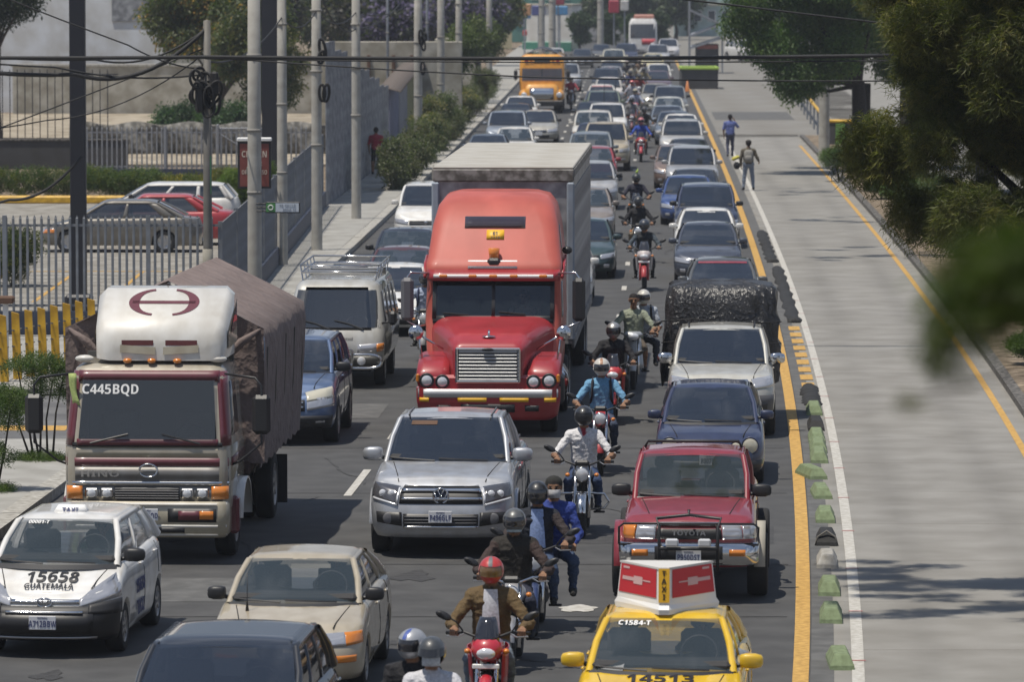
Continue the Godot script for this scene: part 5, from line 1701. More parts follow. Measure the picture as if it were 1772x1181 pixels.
func person(label: String, at: Transform3D, o: Dictionary, group := "") -> Node3D:
	# o: pose, top, sleeve colour, legs, shoe, inner, sleeve length, helmet colour/style, mask
	var n := thing("person", label, "person", at.origin, 0.0, group)
	n.transform = at
	var skin: Array = o.get("skin", [0.28, 0.15, 0.09])
	var top: Array = o.top
	var pal := [lc(skin), lc(top), lc(o.get("legs", [0.03, 0.04, 0.08])), lc(o.get("shoe", [0.02, 0.02, 0.02])), lc(o.get("inner", top)), lc([0.012, 0.01, 0.01]), lc([0.01, 0.01, 0.01]), lc(o.get("arm", top)), lc([0.25, 0.1, 0.08])]
	var bare: bool = not o.has("helmet")
	var s := body_sdf(o.pose, o.get("sleeve", 1.0), o.get("bulk", 1.0), o.get("cell", 0.02), o.get("shorts", false), bare)
	obj("body", sdf_commit(s, pal), M.body, n)
	var p := pose(o.pose)
	if not bare:
		var hp := helmet_parts(o.get("hstyle", "full"))
		var hx := Transform3D(Basis(Vector3.RIGHT, o.get("nod", 0.12)) * Basis(Vector3.UP, o.get("look", 0.0)), p.head)
		var h := obj("helmet", hp[0], o.helmet, n, hx)
		obj("visor", hp[1], o.get("visor", M.visor), h)
		if o.has("strip"):
			obj("helmet_stripe", hp[2], o.strip, h)
	if o.has("mask"):
		obj("face_mask", B.new().sm(1).grid(func(a: float, q: float) -> Vector3:
			var an := lerpf(-1.2, 1.2, a)
			return p.head + V(sin(an) * 0.09, lerpf(-0.1, 0.0, q), 0.03 + cos(an) * 0.1 + 0.02 * sin(PI * q)), 10, 4), o.mask, n)
	if o.has("cap"):
		obj("cap", B.new().sm(1).lathe([[0.102, 0.0], [0.105, 0.04], [0.09, 0.08], [0.05, 0.11], [0.001, 0.12]], 16, Transform3D(Basis.IDENTITY, p.head + V(0, 0.04, -0.01))), o.cap, n)
	if o.has("pack"):
		var back: Vector3 = p.chest.lerp(p.hip, 0.3) + V(0, 0, -0.2)
		var pk := obj("backpack", B.new().sm(1).rbox(back, V(0.32, 0.44, 0.16), 0.07), o.pack, n)
		obj("pack_pocket", B.new().sm(1).rbox(back + V(0, -0.08, -0.09), V(0.24, 0.2, 0.07), 0.03), o.pack, pk)
	if o.has("strap"):
		for sx in [-1.0, 1.0]:
			obj("pack_strap", B.new().sm(1).tube([p.chest + V(sx * 0.13, 0.15, -0.06), p.chest + V(sx * 0.14, 0.1, 0.1), p.chest + V(sx * 0.15, -0.12, 0.12), p.chest + V(sx * 0.17, -0.24, 0.02)], 0.022, 6), o.strap, n)
	if o.has("front"):
		# open jacket: the shirt underneath shows between the fronts
		obj("shirt_front", B.new().sm(1).grid(func(a: float, q: float) -> Vector3:
			var y := lerpf(-0.32, 0.14, q)
			var c: Vector3 = p.chest.lerp(p.hip, clampf(-y / 0.46, 0, 1))
			var w := lerpf(0.1, 0.07, q)
			return V(lerpf(-w, w, a), p.chest.y + y, c.z + 0.165 * o.get("bulk", 1.0) - 0.02 * pow(a * 2 - 1, 2) - 0.05 * q * q), 4, 8), o.front, n)
	return n
# ---------------------------------------------------------------- motorcycles: the front wheel touches the ground at the origin, front is +z
func bike_wheel(n: Node, z: float, r := 0.3, w := 0.1) -> void:
	var xf := Transform3D(Basis(Vector3.BACK, PI / 2), Vector3.ZERO)
	var wh := Node3D.new()
	wh.name = "wheel"
	n.add_child(wh, true)
	wh.position = V(0, r, z)
	obj("tyre", cached("btyre%.2f%.2f" % [r, w], func() -> B: return B.new().sm(1).lathe([[r * 0.76, -w * 0.34], [r * 0.9, -w * 0.5], [r * 0.97, -w * 0.36], [r, 0.0], [r * 0.97, w * 0.36], [r * 0.9, w * 0.5], [r * 0.76, w * 0.34]], 26, xf)), M.tyre, wh)
	obj("rim", cached("brim%.2f%.2f" % [r, w], func() -> B:
		var b := B.new().sm(1)
		b.lathe([[r * 0.78, -w * 0.3], [r * 0.7, -w * 0.16], [r * 0.7, w * 0.16], [r * 0.78, w * 0.3]], 24, xf)
		b.lathe([[0.001, -w * 0.6], [0.045, -w * 0.6], [0.045, w * 0.6], [0.001, w * 0.6]], 12, xf)
		b.sm(-1)
		for k in 5:
			var a := TAU * k / 5
			b.box(V(0, cos(a), sin(a)) * r * 0.4, V(0.03, r * 0.66, 0.03), Basis(Vector3.RIGHT, a))
		return b), M.dark_rim, wh)
	obj("brake_disc", cached("bdisc", func() -> B: return B.new().lathe([[0.06, 0.055], [0.13, 0.055], [0.13, 0.06], [0.06, 0.06]], 18, xf)), M.rim, wh)

func motorcycle(label: String, d: float, off: float, o: Dictionary) -> Node3D:
	var at := road(d, off)
	var n := thing("motorcycle", label, "motorcycle", at, heading(d) + o.get("turn", 0.0), o.get("group", ""))
	var pm: Material = o.paint
	var style: String = o.get("style", "naked")
	var steer: float = o.get("steer", 0.0)
	bike_wheel(n, 0.0, 0.3, o.get("tw", 0.1))
	bike_wheel(n, -1.32, 0.3, 0.12)
	var fm: Material = o.get("fork", M.chrome)
	for s in [-1.0, 1.0]:
		obj("fork_leg", cached("fork%s" % s, func() -> B: return B.new().sm(1).tube([V(s * 0.095, 0.28, 0.02), V(s * 0.095, 0.55, -0.07), V(s * 0.095, 0.98, -0.22)], [0.03, 0.026, 0.022], 8)), fm, n)
	obj("front_fender", cached("ffender", func() -> B: return B.new().sm(1).slab(func(a: float, q: float) -> Vector3:
		var an := lerpf(0.25, 2.5, a)
		var w := q * 2 - 1
		return V(w * 0.065, 0.3 + sin(an) * (0.34 - 0.03 * w * w), cos(an) * (0.34 - 0.03 * w * w)), 12, 4, V(0, -0.008, 0))), o.get("fender", pm), n)
	obj("frame", cached("bframe", func() -> B: return B.new().sm(1).tube([V(0, 0.92, -0.24), V(0, 0.6, -0.4), V(0, 0.32, -0.5), V(0, 0.32, -0.85), V(0, 0.5, -1.0), V(0, 0.74, -1.3)], 0.03, 6)), M.under, n)
	obj("swing_arm", cached("bswing", func() -> B: return B.new().rbox(V(0.1, 0.33, -1.08), V(0.04, 0.06, 0.56), 0.02).rbox(V(-0.1, 0.33, -1.08), V(0.04, 0.06, 0.56), 0.02).rbox(V(0, 0.33, -0.82), V(0.22, 0.07, 0.06), 0.02)), M.under, n)
	obj("engine", cached("bengine", func() -> B:
		var b := B.new().rbox(V(0, 0.42, -0.64), V(0.26, 0.26, 0.36), 0.06)
		for k in 4:
			b.rbox(V(0, 0.54 + k * 0.035, -0.56), V(0.19, 0.02, 0.17), 0.006)
		b.rbox(V(0, 0.6, -0.56), V(0.13, 0.2, 0.12), 0.02)
		return b), M.dark_rim, n)
	obj("exhaust", cached("bexh", func() -> B: return B.new().sm(1).tube([V(-0.04, 0.55, -0.46), V(-0.08, 0.3, -0.38), V(-0.13, 0.24, -0.6), V(-0.15, 0.28, -0.95), V(-0.16, 0.36, -1.15), V(-0.16, 0.42, -1.5)], [0.02, 0.02, 0.022, 0.03, 0.045, 0.045], 8)), M.rim, n)
	obj("fuel_tank", cached("btank", func() -> B:
		var b := B.new().sm(1)
		var rs := []
		for q in [[-0.3, 0.06, 0.78, 0.03], [-0.33, 0.11, 0.8, 0.1], [-0.45, 0.155, 0.83, 0.14], [-0.6, 0.15, 0.82, 0.13], [-0.75, 0.1, 0.78, 0.09], [-0.8, 0.06, 0.76, 0.05]]:
			var ring := PackedVector3Array()
			for k in 14:
				var a := TAU * k / 14
				ring.append(V(cos(a) * q[1], q[2] + sin(a) * q[3], q[0]))
			rs.append(ring)
		return b.loft(rs, true, true, true)), pm, n)
	obj("saddle", cached("bseat", func() -> B:
		var b := B.new().sm(1)
		var rs := []
		for q in [[-0.74, 0.09, 0.73], [-0.8, 0.13, 0.735], [-1.0, 0.14, 0.735], [-1.1, 0.13, 0.79], [-1.4, 0.11, 0.81], [-1.48, 0.06, 0.8]]:
			var ring := PackedVector3Array()
			for k in 12:
				var a := TAU * k / 12
				ring.append(V(cos(a) * q[1], q[2] + sin(a) * 0.05, q[0]))
			rs.append(ring)
		return b.loft(rs, true, true, true)), M.black, n)
	obj("tail", cached("btail", func() -> B: return B.new().sm(1).rbox(V(0, 0.72, -1.3), V(0.18, 0.1, 0.5), 0.04)), pm, n)
	var bar := obj("handlebar", cached("bbar", func() -> B: return B.new().sm(1).tube([V(-0.42, 1.025, -0.3), V(-0.24, 1.04, -0.24), V(-0.1, 0.99, -0.2), V(0.1, 0.99, -0.2), V(0.24, 1.04, -0.24), V(0.42, 1.025, -0.3)], 0.016, 8)), o.get("bar", M.black), n)
	for s in [-1.0, 1.0]:
		obj("grip", cached("bgrip%s" % s, func() -> B: return B.new().sm(1).tube([V(s * 0.29, 1.033, -0.26), V(s * 0.43, 1.025, -0.305)], 0.02, 8)), M.black, bar)
		obj("lever", cached("blever%s" % s, func() -> B: return B.new().tube([V(s * 0.24, 1.03, -0.2), V(s * 0.3, 1.0, -0.16), V(s * 0.42, 1.0, -0.2)], 0.008, 5)), M.rim, bar)
		var mi := obj("mirror_stalk", cached("bmst%s" % s, func() -> B: return B.new().tube([V(s * 0.25, 1.05, -0.24), V(s * 0.32, 1.15, -0.2), V(s * 0.4, 1.2, -0.2)], 0.009, 5)), M.black, n)
		obj("mirror_head", cached("bmhd%s" % s, func() -> B:
			var b := B.new().sm(1)
			var rings := []
			for q in [[0.03, 0.3], [0.02, 0.9], [-0.005, 1.0], [-0.02, 0.9]]:
				var ring := PackedVector3Array()
				for k in 12:
					var a := TAU * k / 12
					ring.append(V(s * 0.45 + cos(a) * 0.085 * q[1], 1.215 + sin(a) * 0.045 * q[1] + s * cos(a) * 0.03, -0.2 + q[0]))
				rings.append(ring)
			return b.loft(rings, true, true, true)), o.get("mirror", M.black), mi)
		obj("foot_peg", cached("bpeg%s" % s, func() -> B: return B.new().rbox(V(s * 0.22, 0.3, -0.6), V(0.16, 0.03, 0.04), 0.01)), M.black, n)
		if style != "scooter":
			obj("turn_signal", cached("bturn%s" % s, func() -> B: return B.new().sm(1).ball(V(s * 0.2, 0.86, -0.12), V(0.035, 0.03, 0.04), 8, 6)), M.amber, n)
	if style == "naked":
		var hl := obj("headlight", cached("bhl", func() -> B: return B.new().sm(1).lathe([[0.001, -0.12], [0.07, -0.1], [0.1, -0.02], [0.1, 0.0], [0.09, 0.0]], 16, Transform3D(Basis(Vector3.RIGHT, PI / 2), V(0, 0.87, -0.06)))), M.chrome, n)
		obj("lens", cached("bhlens", func() -> B: return disc(V(0, 0.87, -0.065), 0.092, 0.03)), M.lens, hl)
		obj("gauge", cached("bgauge", func() -> B: return B.new().rbox(V(0, 1.02, -0.17), V(0.2, 0.08, 0.06), 0.03)), M.black, n)
	elif style == "sport":
		# nose cowl, screen and side panels
		obj("nose_cowl", cached("bnose", func() -> B:
			var b := B.new().sm(1)
			var rs := []
			for q in [[0.02, 0.05, 0.84, 0.04], [0.0, 0.1, 0.86, 0.09], [-0.1, 0.16, 0.88, 0.13], [-0.24, 0.18, 0.9, 0.12]]:
				var ring := PackedVector3Array()
				for k in 14:
					var a := TAU * k / 14
					ring.append(V(cos(a) * q[1], q[2] + sin(a) * q[3], q[0]))
				rs.append(ring)
			return b.loft(rs, true, true, true)), pm, n)
		obj("windscreen", cached("bscreen", func() -> B: return B.new().sm(1).slab(func(a: float, q: float) -> Vector3:
			var w := a * 2 - 1
			return V(w * lerpf(0.13, 0.08, q * q), lerpf(0.95, 1.2, q), lerpf(-0.04, -0.2, q) - 0.07 * w * w), 8, 4, V(0, 0, -0.006))), M.visor, n)
		obj("headlight", cached("bhls", func() -> B: return B.new().sm(1).ball(V(0, 0.85, 0.02), V(0.1, 0.06, 0.035), 12, 6)), M.lens, n)
		for s in [-1.0, 1.0]:
			obj("side_panel", cached("bside%s" % s, func() -> B: return B.new().sm(1).slab(func(a: float, q: float) -> Vector3:
				return V(s * (0.15 + 0.05 * sin(PI * a) + 0.02 * q), lerpf(0.5, 0.88, q) + 0.03 * a, lerpf(-0.2, -0.6, a) + 0.1 * q), 6, 4, V(-s * 0.01, 0, 0))), pm, n)
		obj("number_bar", cached("bnum", func() -> B: return B.new().rbox(V(0, 0.72, 0.02), V(0.28, 0.05, 0.02), 0.008)), M.white, n)
		obj("belly_pan", cached("bbelly", func() -> B: return B.new().sm(1).rbox(V(0, 0.34, -0.55), V(0.22, 0.16, 0.5), 0.06)), o.get("accent", pm), n)
	else:
		obj("leg_shield", cached("bshield", func() -> B: return B.new().sm(1).slab(func(a: float, q: float) -> Vector3:
			var w := a * 2 - 1
			return V(w * lerpf(0.2, 0.14, q), lerpf(0.38, 0.95, q), -0.14 - 0.12 * w * w - 0.1 * q), 8, 6, V(0, 0, -0.02))), pm, n)
		obj("headlight", cached("bhsc", func() -> B: return B.new().sm(1).ball(V(0, 0.98, -0.1), V(0.11, 0.07, 0.06), 12, 6)), M.lens, n)
		obj("handlebar_cover", cached("bhcov", func() -> B: return B.new().sm(1).rbox(V(0, 1.01, -0.2), V(0.36, 0.12, 0.16), 0.05)), pm, n)
	if o.has("crash_bar"):
		obj("crash_bar", cached("bcrash", func() -> B: return B.new().sm(1).tube([V(-0.06, 0.36, -0.36), V(-0.3, 0.38, -0.3), V(-0.37, 0.47, -0.3), V(-0.3, 0.58, -0.3), V(0.0, 0.6, -0.3), V(0.3, 0.58, -0.3), V(0.37, 0.47, -0.3), V(0.3, 0.38, -0.3), V(0.06, 0.36, -0.36)], 0.018, 8)), M.chrome, n)
	if o.has("plate"):
		plate(n, V(0, 0.74, 0.06), "")
	return n

func rider_at(d: float, off: float, turn := 0.0) -> Transform3D:
	return Transform3D(Basis(Vector3.UP, heading(d) + turn), road(d, off))
# ---------------------------------------------------------------- plants
func leaf_clump(kind: String, variant: int) -> ArrayMesh:
	var key := "leaf_%s_%d" % [kind, variant]
	if mesh_cache.has(key):
		return mesh_cache[key]
	var r := RandomNumberGenerator.new()
	r.seed = hash(key)
	var vs := PackedVector3Array()
	var ns := PackedVector3Array()
	var ix := PackedInt32Array()
	var count: int = {"broad": 26, "needle": 64, "small": 34, "far": 12}[kind]
	for k in count:
		var dir := V(r.randfn(), r.randfn(), r.randfn()).normalized()
		var c := dir * r.randf_range(0.15, 1.0)
		var ln: float
		var wd: float
		match kind:
			"broad":
				ln = r.randf_range(0.3, 0.5)
				wd = ln * 0.42
			"needle":
				c = V(r.randfn() * 0.22, r.randf_range(-0.9, 0.5), r.randfn() * 0.22)
				dir = V(r.randfn() * 0.6, -0.3 + r.randfn() * 0.5, r.randfn() * 0.6).normalized()
				ln = r.randf_range(0.35, 0.7)
				wd = 0.028
			"small":
				ln = r.randf_range(0.22, 0.36)
				wd = ln * 0.55
			_:
				ln = r.randf_range(0.6, 0.9)
				wd = ln * 0.6
		var along := (dir * (1.4 if kind == "needle" else 0.7) + V(r.randfn(), r.randfn() - (0.5 if kind != "small" else -0.3), r.randfn()) * 0.55).normalized()
		var side := along.cross(V(r.randfn(), r.randfn() + 1.2, r.randfn())).normalized()
		var nrm := side.cross(along).normalized()
		var b := vs.size()
		vs.append_array(PackedVector3Array([c, c + along * ln * 0.45 + side * wd * 0.5, c + along * ln - nrm * ln * 0.12, c + along * ln * 0.45 - side * wd * 0.5]))
		for j in 4:
			ns.append(-nrm)
		ix.append_array(PackedInt32Array([b, b + 1, b + 2, b, b + 2, b + 3]))
	var arr := []
	arr.resize(Mesh.ARRAY_MAX)
	arr[Mesh.ARRAY_VERTEX] = vs
	arr[Mesh.ARRAY_NORMAL] = ns
	arr[Mesh.ARRAY_INDEX] = ix
	var m := ArrayMesh.new()
	m.add_surface_from_arrays(Mesh.PRIMITIVE_TRIANGLES, arr)
	mesh_cache[key] = m
	return m

func foliage(parent: Node, called: String, kind: String, blobs: Array, count: int, size: float, cols: Array, seed_: int, hollow := 0.45) -> void:
	# blobs: [centre, radii]; leaf clumps spread through their volume, thicker near the skin
	var r := RandomNumberGenerator.new()
	r.seed = seed_
	var total := 0.0
	for b in blobs:
		total += b[1].x * b[1].y * b[1].z
	var mm := MultiMesh.new()
	mm.transform_format = MultiMesh.TRANSFORM_3D
	mm.use_colors = true
	mm.mesh = leaf_clump(kind, seed_ % 3)
	var xs: Array[Transform3D] = []
	var cs: Array[Color] = []
	for b in blobs:
		var n := int(ceil(count * b[1].x * b[1].y * b[1].z / total))
		var tone := r.randf_range(0.75, 1.2)
		for i in n:
			var dir := V(r.randfn(), r.randfn(), r.randfn()).normalized()
			var rad := pow(r.randf_range(pow(hollow, 3.0), 1.0), 1.0 / 3.0)
			var p: Vector3 = b[0] + V(dir.x * b[1].x, dir.y * b[1].y, dir.z * b[1].z) * rad * r.randf_range(0.86, 1.1)
			var bs := Basis.from_euler(V(r.randf() * 1.6 - 0.8, r.randf() * TAU, r.randf() * 1.6 - 0.8)).scaled(Vector3.ONE * size * r.randf_range(0.7, 1.25))
			xs.append(Transform3D(bs, p))
			var c: Array = cols[r.randi() % cols.size()]
			var t := tone * r.randf_range(0.75, 1.25)
			cs.append(Color(c[0] * t, c[1] * t, c[2] * t))
	mm.instance_count = xs.size()
	for i in xs.size():
		mm.set_instance_transform(i, xs[i])
		mm.set_instance_color(i, cs[i])
	var o := MultiMeshInstance3D.new()
	o.name = called
	o.multimesh = mm
	o.material_override = M.leaf
	o.set_meta("kind", "stuff")
	parent.add_child(o, true)

func blobs_in(c: Vector3, r: Vector3, n: int, s: float, seed_: int) -> Array:
	var g := RandomNumberGenerator.new()
	g.seed = seed_
	var out := []
	for i in n:
		var d := V(g.randfn(), g.randfn(), g.randfn()).normalized() * pow(g.randf(), 0.4)
		var q := s * g.randf_range(0.65, 1.25)
		out.append([c + V(d.x * r.x, d.y * r.y, d.z * r.z), V(q, q * g.randf_range(0.6, 0.9), q)])
	return out

func tree(called: String, label: String, at: Vector3, o: Dictionary) -> Node3D:
	# o: height of fork, trunk radius, crown centre/radii, blobs, blob size, leaf kind/size/count/colours, seed
	var n := thing(called, label, o.get("category", "tree"), at, 0.0, o.get("group", ""))
	var g := RandomNumberGenerator.new()
	g.seed = o.seed
	var bl: Array = o.blobs if o.has("blobs") else blobs_in(o.c, o.r, o.get("n", 14), o.get("s", 1.0), o.seed)
	if o.has("over"):
		# boughs that reach out above the picture and shade the lane
		var w: Array = o.over
		for i in w[4]:
			bl.append([V(g.randf_range(w[0], w[1]), g.randf_range(w[2], w[3]), g.randf_range(-3.2, 3.2)), V(0.5, 0.22, 0.3) * g.randf_range(0.5, 1.1)])
	var rad: float = o.get("rad", 0.2)
	var fork: float = o.get("fork", 2.0)
	var lean: Vector3 = o.get("lean", Vector3.ZERO)
	var b := B.new().sm(1)
	var top: Vector3 = V(0, fork, 0) + lean
	b.tube([V(0, -0.05, 0), V(0.02, 0.2, 0), V(lean.x * 0.4 + g.randf_range(-0.1, 0.1), fork * 0.5, lean.z * 0.4), top], [rad * 1.35, rad * 1.08, rad, rad * 0.8], 10, false)
	obj("trunk", b, o.get("bark", M.bark), n)
	if o.get("limbs", true):
		for i in mini(bl.size(), o.get("nlimb", 9)):
			var e: Vector3 = bl[i][0]
			var m := top.lerp(e, 0.5) + V(g.randf_range(-0.2, 0.2), -0.2, g.randf_range(-0.2, 0.2))
			obj("limb", B.new().sm(1).tube([top - V(0, 0.15, 0), top.lerp(m, 0.5), m, e], [rad * 0.55, rad * 0.42, rad * 0.3, rad * 0.08], 6, false), o.get("bark", M.bark), n)
	foliage(n, "crown", o.kind, bl, o.count, o.leaf, o.cols, o.seed, o.get("hollow", 0.4))
	return n

func bush(called: String, label: String, at: Vector3, bl: Array, o: Dictionary) -> Node3D:
	var n := thing(called, label, o.get("category", "bush"), at, 0.0, o.get("group", ""))
	var g := RandomNumberGenerator.new()
	g.seed = o.seed
	for i in o.get("stems", 4):
		var e: Vector3 = bl[i % bl.size()][0]
		var f := V(e.x * 0.35 + g.randf_range(-0.05, 0.05), 0, e.z * 0.35)
		obj("stem", B.new().sm(1).tube([f - V(0, 0.04, 0), f.lerp(e, 0.5) + V(g.randf_range(-0.06, 0.06), 0, 0), e], [o.get("rad", 0.03), o.get("rad", 0.03) * 0.7, 0.01], 5, false), M.bark, n)
	foliage(n, "foliage", o.get("kind", "small"), bl, o.count, o.leaf, o.cols, o.seed, o.get("hollow", 0.3))
	return n
# ---------------------------------------------------------------- the setting
func strip(o0: float, o1: float, d0: float, d1: float, h: float, step := 4.0, thick := 0.0) -> B:
	# a sheet that follows the road between two offsets from the yellow line
	var b := B.new().sm(1)
	var n := maxi(1, int(ceil((d1 - d0) / step)))
	for i in n:
		var a := lerpf(d0, d1, float(i) / n)
		var c := lerpf(d0, d1, float(i + 1) / n)
		b.quad(road(a, o0, h), road(c, o0, h), road(c, o1, h), road(a, o1, h))
		if thick > 0.0:
			b.sm(-1)
			b.quad(road(a, o1, h), road(c, o1, h), road(c, o1, h - thick), road(a, o1, h - thick))
			b.quad(road(a, o0, h - thick), road(c, o0, h - thick), road(c, o0, h), road(a, o0, h))
			if i == 0:
				b.quad(road(a, o0, h), road(a, o1, h), road(a, o1, h - thick), road(a, o0, h - thick))
			if i == n - 1:
				b.quad(road(c, o1, h), road(c, o0, h), road(c, o0, h - thick), road(c, o1, h - thick))
			b.sm(1)
	return b

func slab_strip(o0: float, o1: float, d0: float, d1: float) -> B:
	# a concrete slab; the two wheel tracks are stained with rubber
	var b := B.new().sm(1)
	for i in 22:
		for j in 2:
			var p := []
			for q in [[0, 0], [0, 1], [1, 1], [0, 0], [1, 1], [1, 0]]:
				var o := lerpf(o0, o1, (i + q[0]) / 22.0)
				var d := lerpf(d0, d1, (j + q[1]) / 2.0)
				var w := 1.0 - 0.16 * (exp(-pow((o - 1.4 - 0.1 * sin(d * 0.05)) / 0.26, 2)) + exp(-pow((o - 2.95 - 0.1 * sin(d * 0.05)) / 0.26, 2))) * (0.8 + 0.2 * sin(d * 0.11))
				b.col(Color(w, w, w))
				b.st.add_vertex(road(d, o))
	b.col(Color(0.7, 0.7, 0.7))
	for e in [[d0, 0.0], [d1, 0.0]]:
		b.quad(road(e[0], o0), road(e[0], o1), road(e[0], o1, -0.12), road(e[0], o0, -0.12))
	return b

func flat(x0: float, x1: float, d0: float, d1: float, h: float) -> B:
	return B.new().box(V((x0 + x1) / 2, h - 0.05, -(d0 + d1) / 2), V(x1 - x0, 0.1, d1 - d0))

func kerb_run(called: String, o0: float, o1: float, d0: float, d1: float, h: float, m: Material, piece := 6.0) -> void:
	# a kerb laid in pieces with open joints
	var k: Node3D = Node3D.new()
	k.name = numbered(called)
	k.set_meta("kind", "structure")
	add_child(k)
	var d := d0
	while d < d1 - 0.1:
		var e := minf(d + piece, d1)
		obj("kerb_stone", strip(o0, o1, d + 0.008, e - 0.008, h + rng.randf_range(-0.006, 0.006), 3.0, h + 0.1), m, k)
		d = e

func setting() -> void:
	struct("ground", B.new().box(V(0, -0.25, -560), V(700, 0.4, 1240)), M.dirt)
	# carriageway: three lanes
	var rd := struct("road", strip(-11.0, 0.18, -10, 640, 0.0, 4.0), M.asphalt)
	struct("asphalt_shoulder", strip(0.1, 0.36, -10, 640, 0.005, 4.0), M.asphalt_patch)
	obj("edge_line", strip(-0.1, 0.08, 20, 420, 0.008, 3.0), M.ylw_line, rd)
	for lane in [[-6.72, 2.2, 4.6, 72.2], [-3.45, 1.6, 4.6, 72.0]]:
		var d: float = lane[3] - lane[2] * 11.0 if lane[0] < -6 else 73.0 - lane[2] * 11
		while d < 400.0:
			if absf(d - 66.0) > 9.0 or lane[0] > -6:
				obj("lane_dash", strip(lane[0] - 0.06, lane[0] + 0.06, d, d + (4.0 if lane[0] < -6 and d < 90 else lane[1]), 0.008, 2.0), M.wht_line, rd)
			d += 9.2 if lane[0] < -6 else 10.3
	# faint seams and patches in the asphalt
	for q in [[-9.9, -6.9, 64.0, 66.5], [-6.2, -3.7, 76.0, 79.5], [-3.2, -0.4, 70.5, 72.6], [-10.6, -7.2, 90, 93]]:
		obj("asphalt_repair", strip(q[0], q[1], q[2], q[3], 0.004, 2.0), M.asphalt_patch if q[0] < -9 else M.asphalt_dark, rd)
	for q in [62.5, 68.0, 77.2, 84.4, 99.0]:
		obj("tar_seam", strip(-10.8, -0.2, q, q + 0.05, 0.0055, 1.0), M.asphalt_dark, rd)
	obj("paint_smear", B.new().grid(func(a: float, q: float) -> Vector3:
		var an := a * TAU
		var rr := 0.5 + 0.5 * q
		return road(63.3 + sin(an) * 0.34 * q * (1.0 + 0.2 * sin(an * 5.0)), -2.76 + cos(an) * 0.22 * q * (1.0 + 0.16 * sin(an * 7.0)), 0.009 + 0.0 * rr), 28, 2), M.wht_line, rd)
	# sealed cracks wander across the asphalt
	for k in 16:
		var cd := [59.0, 61.5, 64.2, 66.4, 69.0, 73.5, 75.0, 78.5, 82.0, 88.0, 95.0, 104.0, 121.0, 141.0, 176.0, 232.0][k] as float
		var co := [-3.6, -9.5, -6.9, -1.2, -7.4, -2.6, -8.8, -6.6, -2.2, -6.8, -2.8, -9.0, -3.5, -2.4, -6.7, -7.4][k] as float
		var b := B.new()
		var p := Vector2(cd, co)
		var dir := rng.randf_range(-0.5, 0.5) + (PI / 2 if k % 3 == 0 else 0.0)
		for i in 12:
			dir += rng.randf_range(-0.5, 0.5)
			var q := p + Vector2(cos(dir) * 0.42, sin(dir) * 0.16)
			var w := 0.014 + 0.012 * rng.randf()
			b.quad(road(p.x, p.y - w, 0.007), road(q.x, q.y - w, 0.007), road(q.x + 0.02, q.y + w, 0.007), road(p.x + 0.02, p.y + w, 0.007))
			p = q
		obj("sealed_crack", b, M.asphalt_dark, rd)
	# oil drips along the middle of each lane
	for k in 34:
		var od := 57.0 + k * 2.3 + rng.randf()
		var oo: float = [-8.8, -5.1, -1.5][k % 3] + rng.randf_range(-0.5, 0.5)
		var rr := rng.randf_range(0.08, 0.26)
		var ph := rng.randf() * TAU
		obj("oil_stain", B.new().grid(func(a: float, q: float) -> Vector3:
			var an := a * TAU
			var w := rr * q * (1.0 + 0.3 * sin(an * 3.0 + ph) + 0.15 * sin(an * 7.0 + ph))
			return road(od + sin(an) * w * 2.2, oo + cos(an) * w, 0.0062), 18, 1), M.oil, rd)
	# bus lane of concrete slabs
	var bl := Node3D.new()
	bl.name = "busway"
	bl.set_meta("kind", "structure")
	add_child(bl)
	var d := -8.0
	var tone := 0
	while d < 236.0:
		obj("concrete_slab", slab_strip(0.34, 4.02, d + 0.012, d + 4.488), M.concretes[tone % 3], bl)
		tone += 1 + (rng.randi() % 2)
		d += 4.5
	obj("slab_bed", strip(0.36, 4.0, -10, 240, -0.03, 6.0), M.kerb_dirty, bl)
	struct("bus_station_apron", strip(0.36, 9.5, 236.2, 640, 0.0, 6.0), M.apron)
	struct("apron_dark_band", strip(0.6, 4.6, 262, 276, 0.006, 4.0), M.asphalt_patch)  # a darker band across the apron
	obj("white_line", strip(0.56, 0.7, 40, 236, 0.006, 3.0), M.wht_line, bl)
	obj("yellow_line", strip(3.62, 3.74, 40, 225, 0.006, 3.0), M.ylw_line, bl)
	for k in 16:
		obj("survey_tick", strip(0.55, 0.72, 58.5 + k * 4.5, 58.55 + k * 4.5, 0.0105, 1.0), M.red_tick, bl)
	# yellow hatch paint ahead of the separator blocks
	for k in 9:
		obj("yellow_hatch", strip(0.26, 0.5, 96.4 + k * 1.9, 97.6 + k * 1.9, 0.012, 1.0), M.ylw_line, bl)
	# median strip
	kerb_run("median_kerb", 4.02, 4.22, 30, 236, 0.12, M.kerb_dirty)
	struct("median_soil", strip(4.2, 6.4, 30, 236, 0.09, 4.0), M.dirt)
	kerb_run("median_far_kerb", 6.4, 6.6, 30, 236, 0.12, M.kerb_dirty)
	struct("opposite_road", strip(6.6, 17.0, 20, 640, 0.0, 6.0), M.concrete)
	# left pavement
	kerb_run("pavement_kerb", -11.3, -11.0, 40, 84.5, 0.15, M.kerb, 3.0)
	struct("pavement", strip(-24.0, -11.3, 40, 84.5, 0.15, 3.0, 0.2), M.sidewalk)
	kerb_run("pavement_kerb", -11.28, -11.0, 112.0, 420, 0.15, M.kerb, 5.0)
	var pv := Node3D.new()
	pv.name = "far_pavement"
	pv.set_meta("kind", "structure")
	add_child(pv)
	d = 112.0
	while d < 300.0:
		obj("pavement_slab", strip(-13.2, -11.29, d + 0.01, d + 2.99, 0.15, 3.0, 0.2), M.sidewalks[rng.randi() % 3], pv)
		d += 3.0
	obj("slab_base", strip(-13.2, -11.3, 112, 300, 0.12, 6.0), M.kerb_dirty, pv)
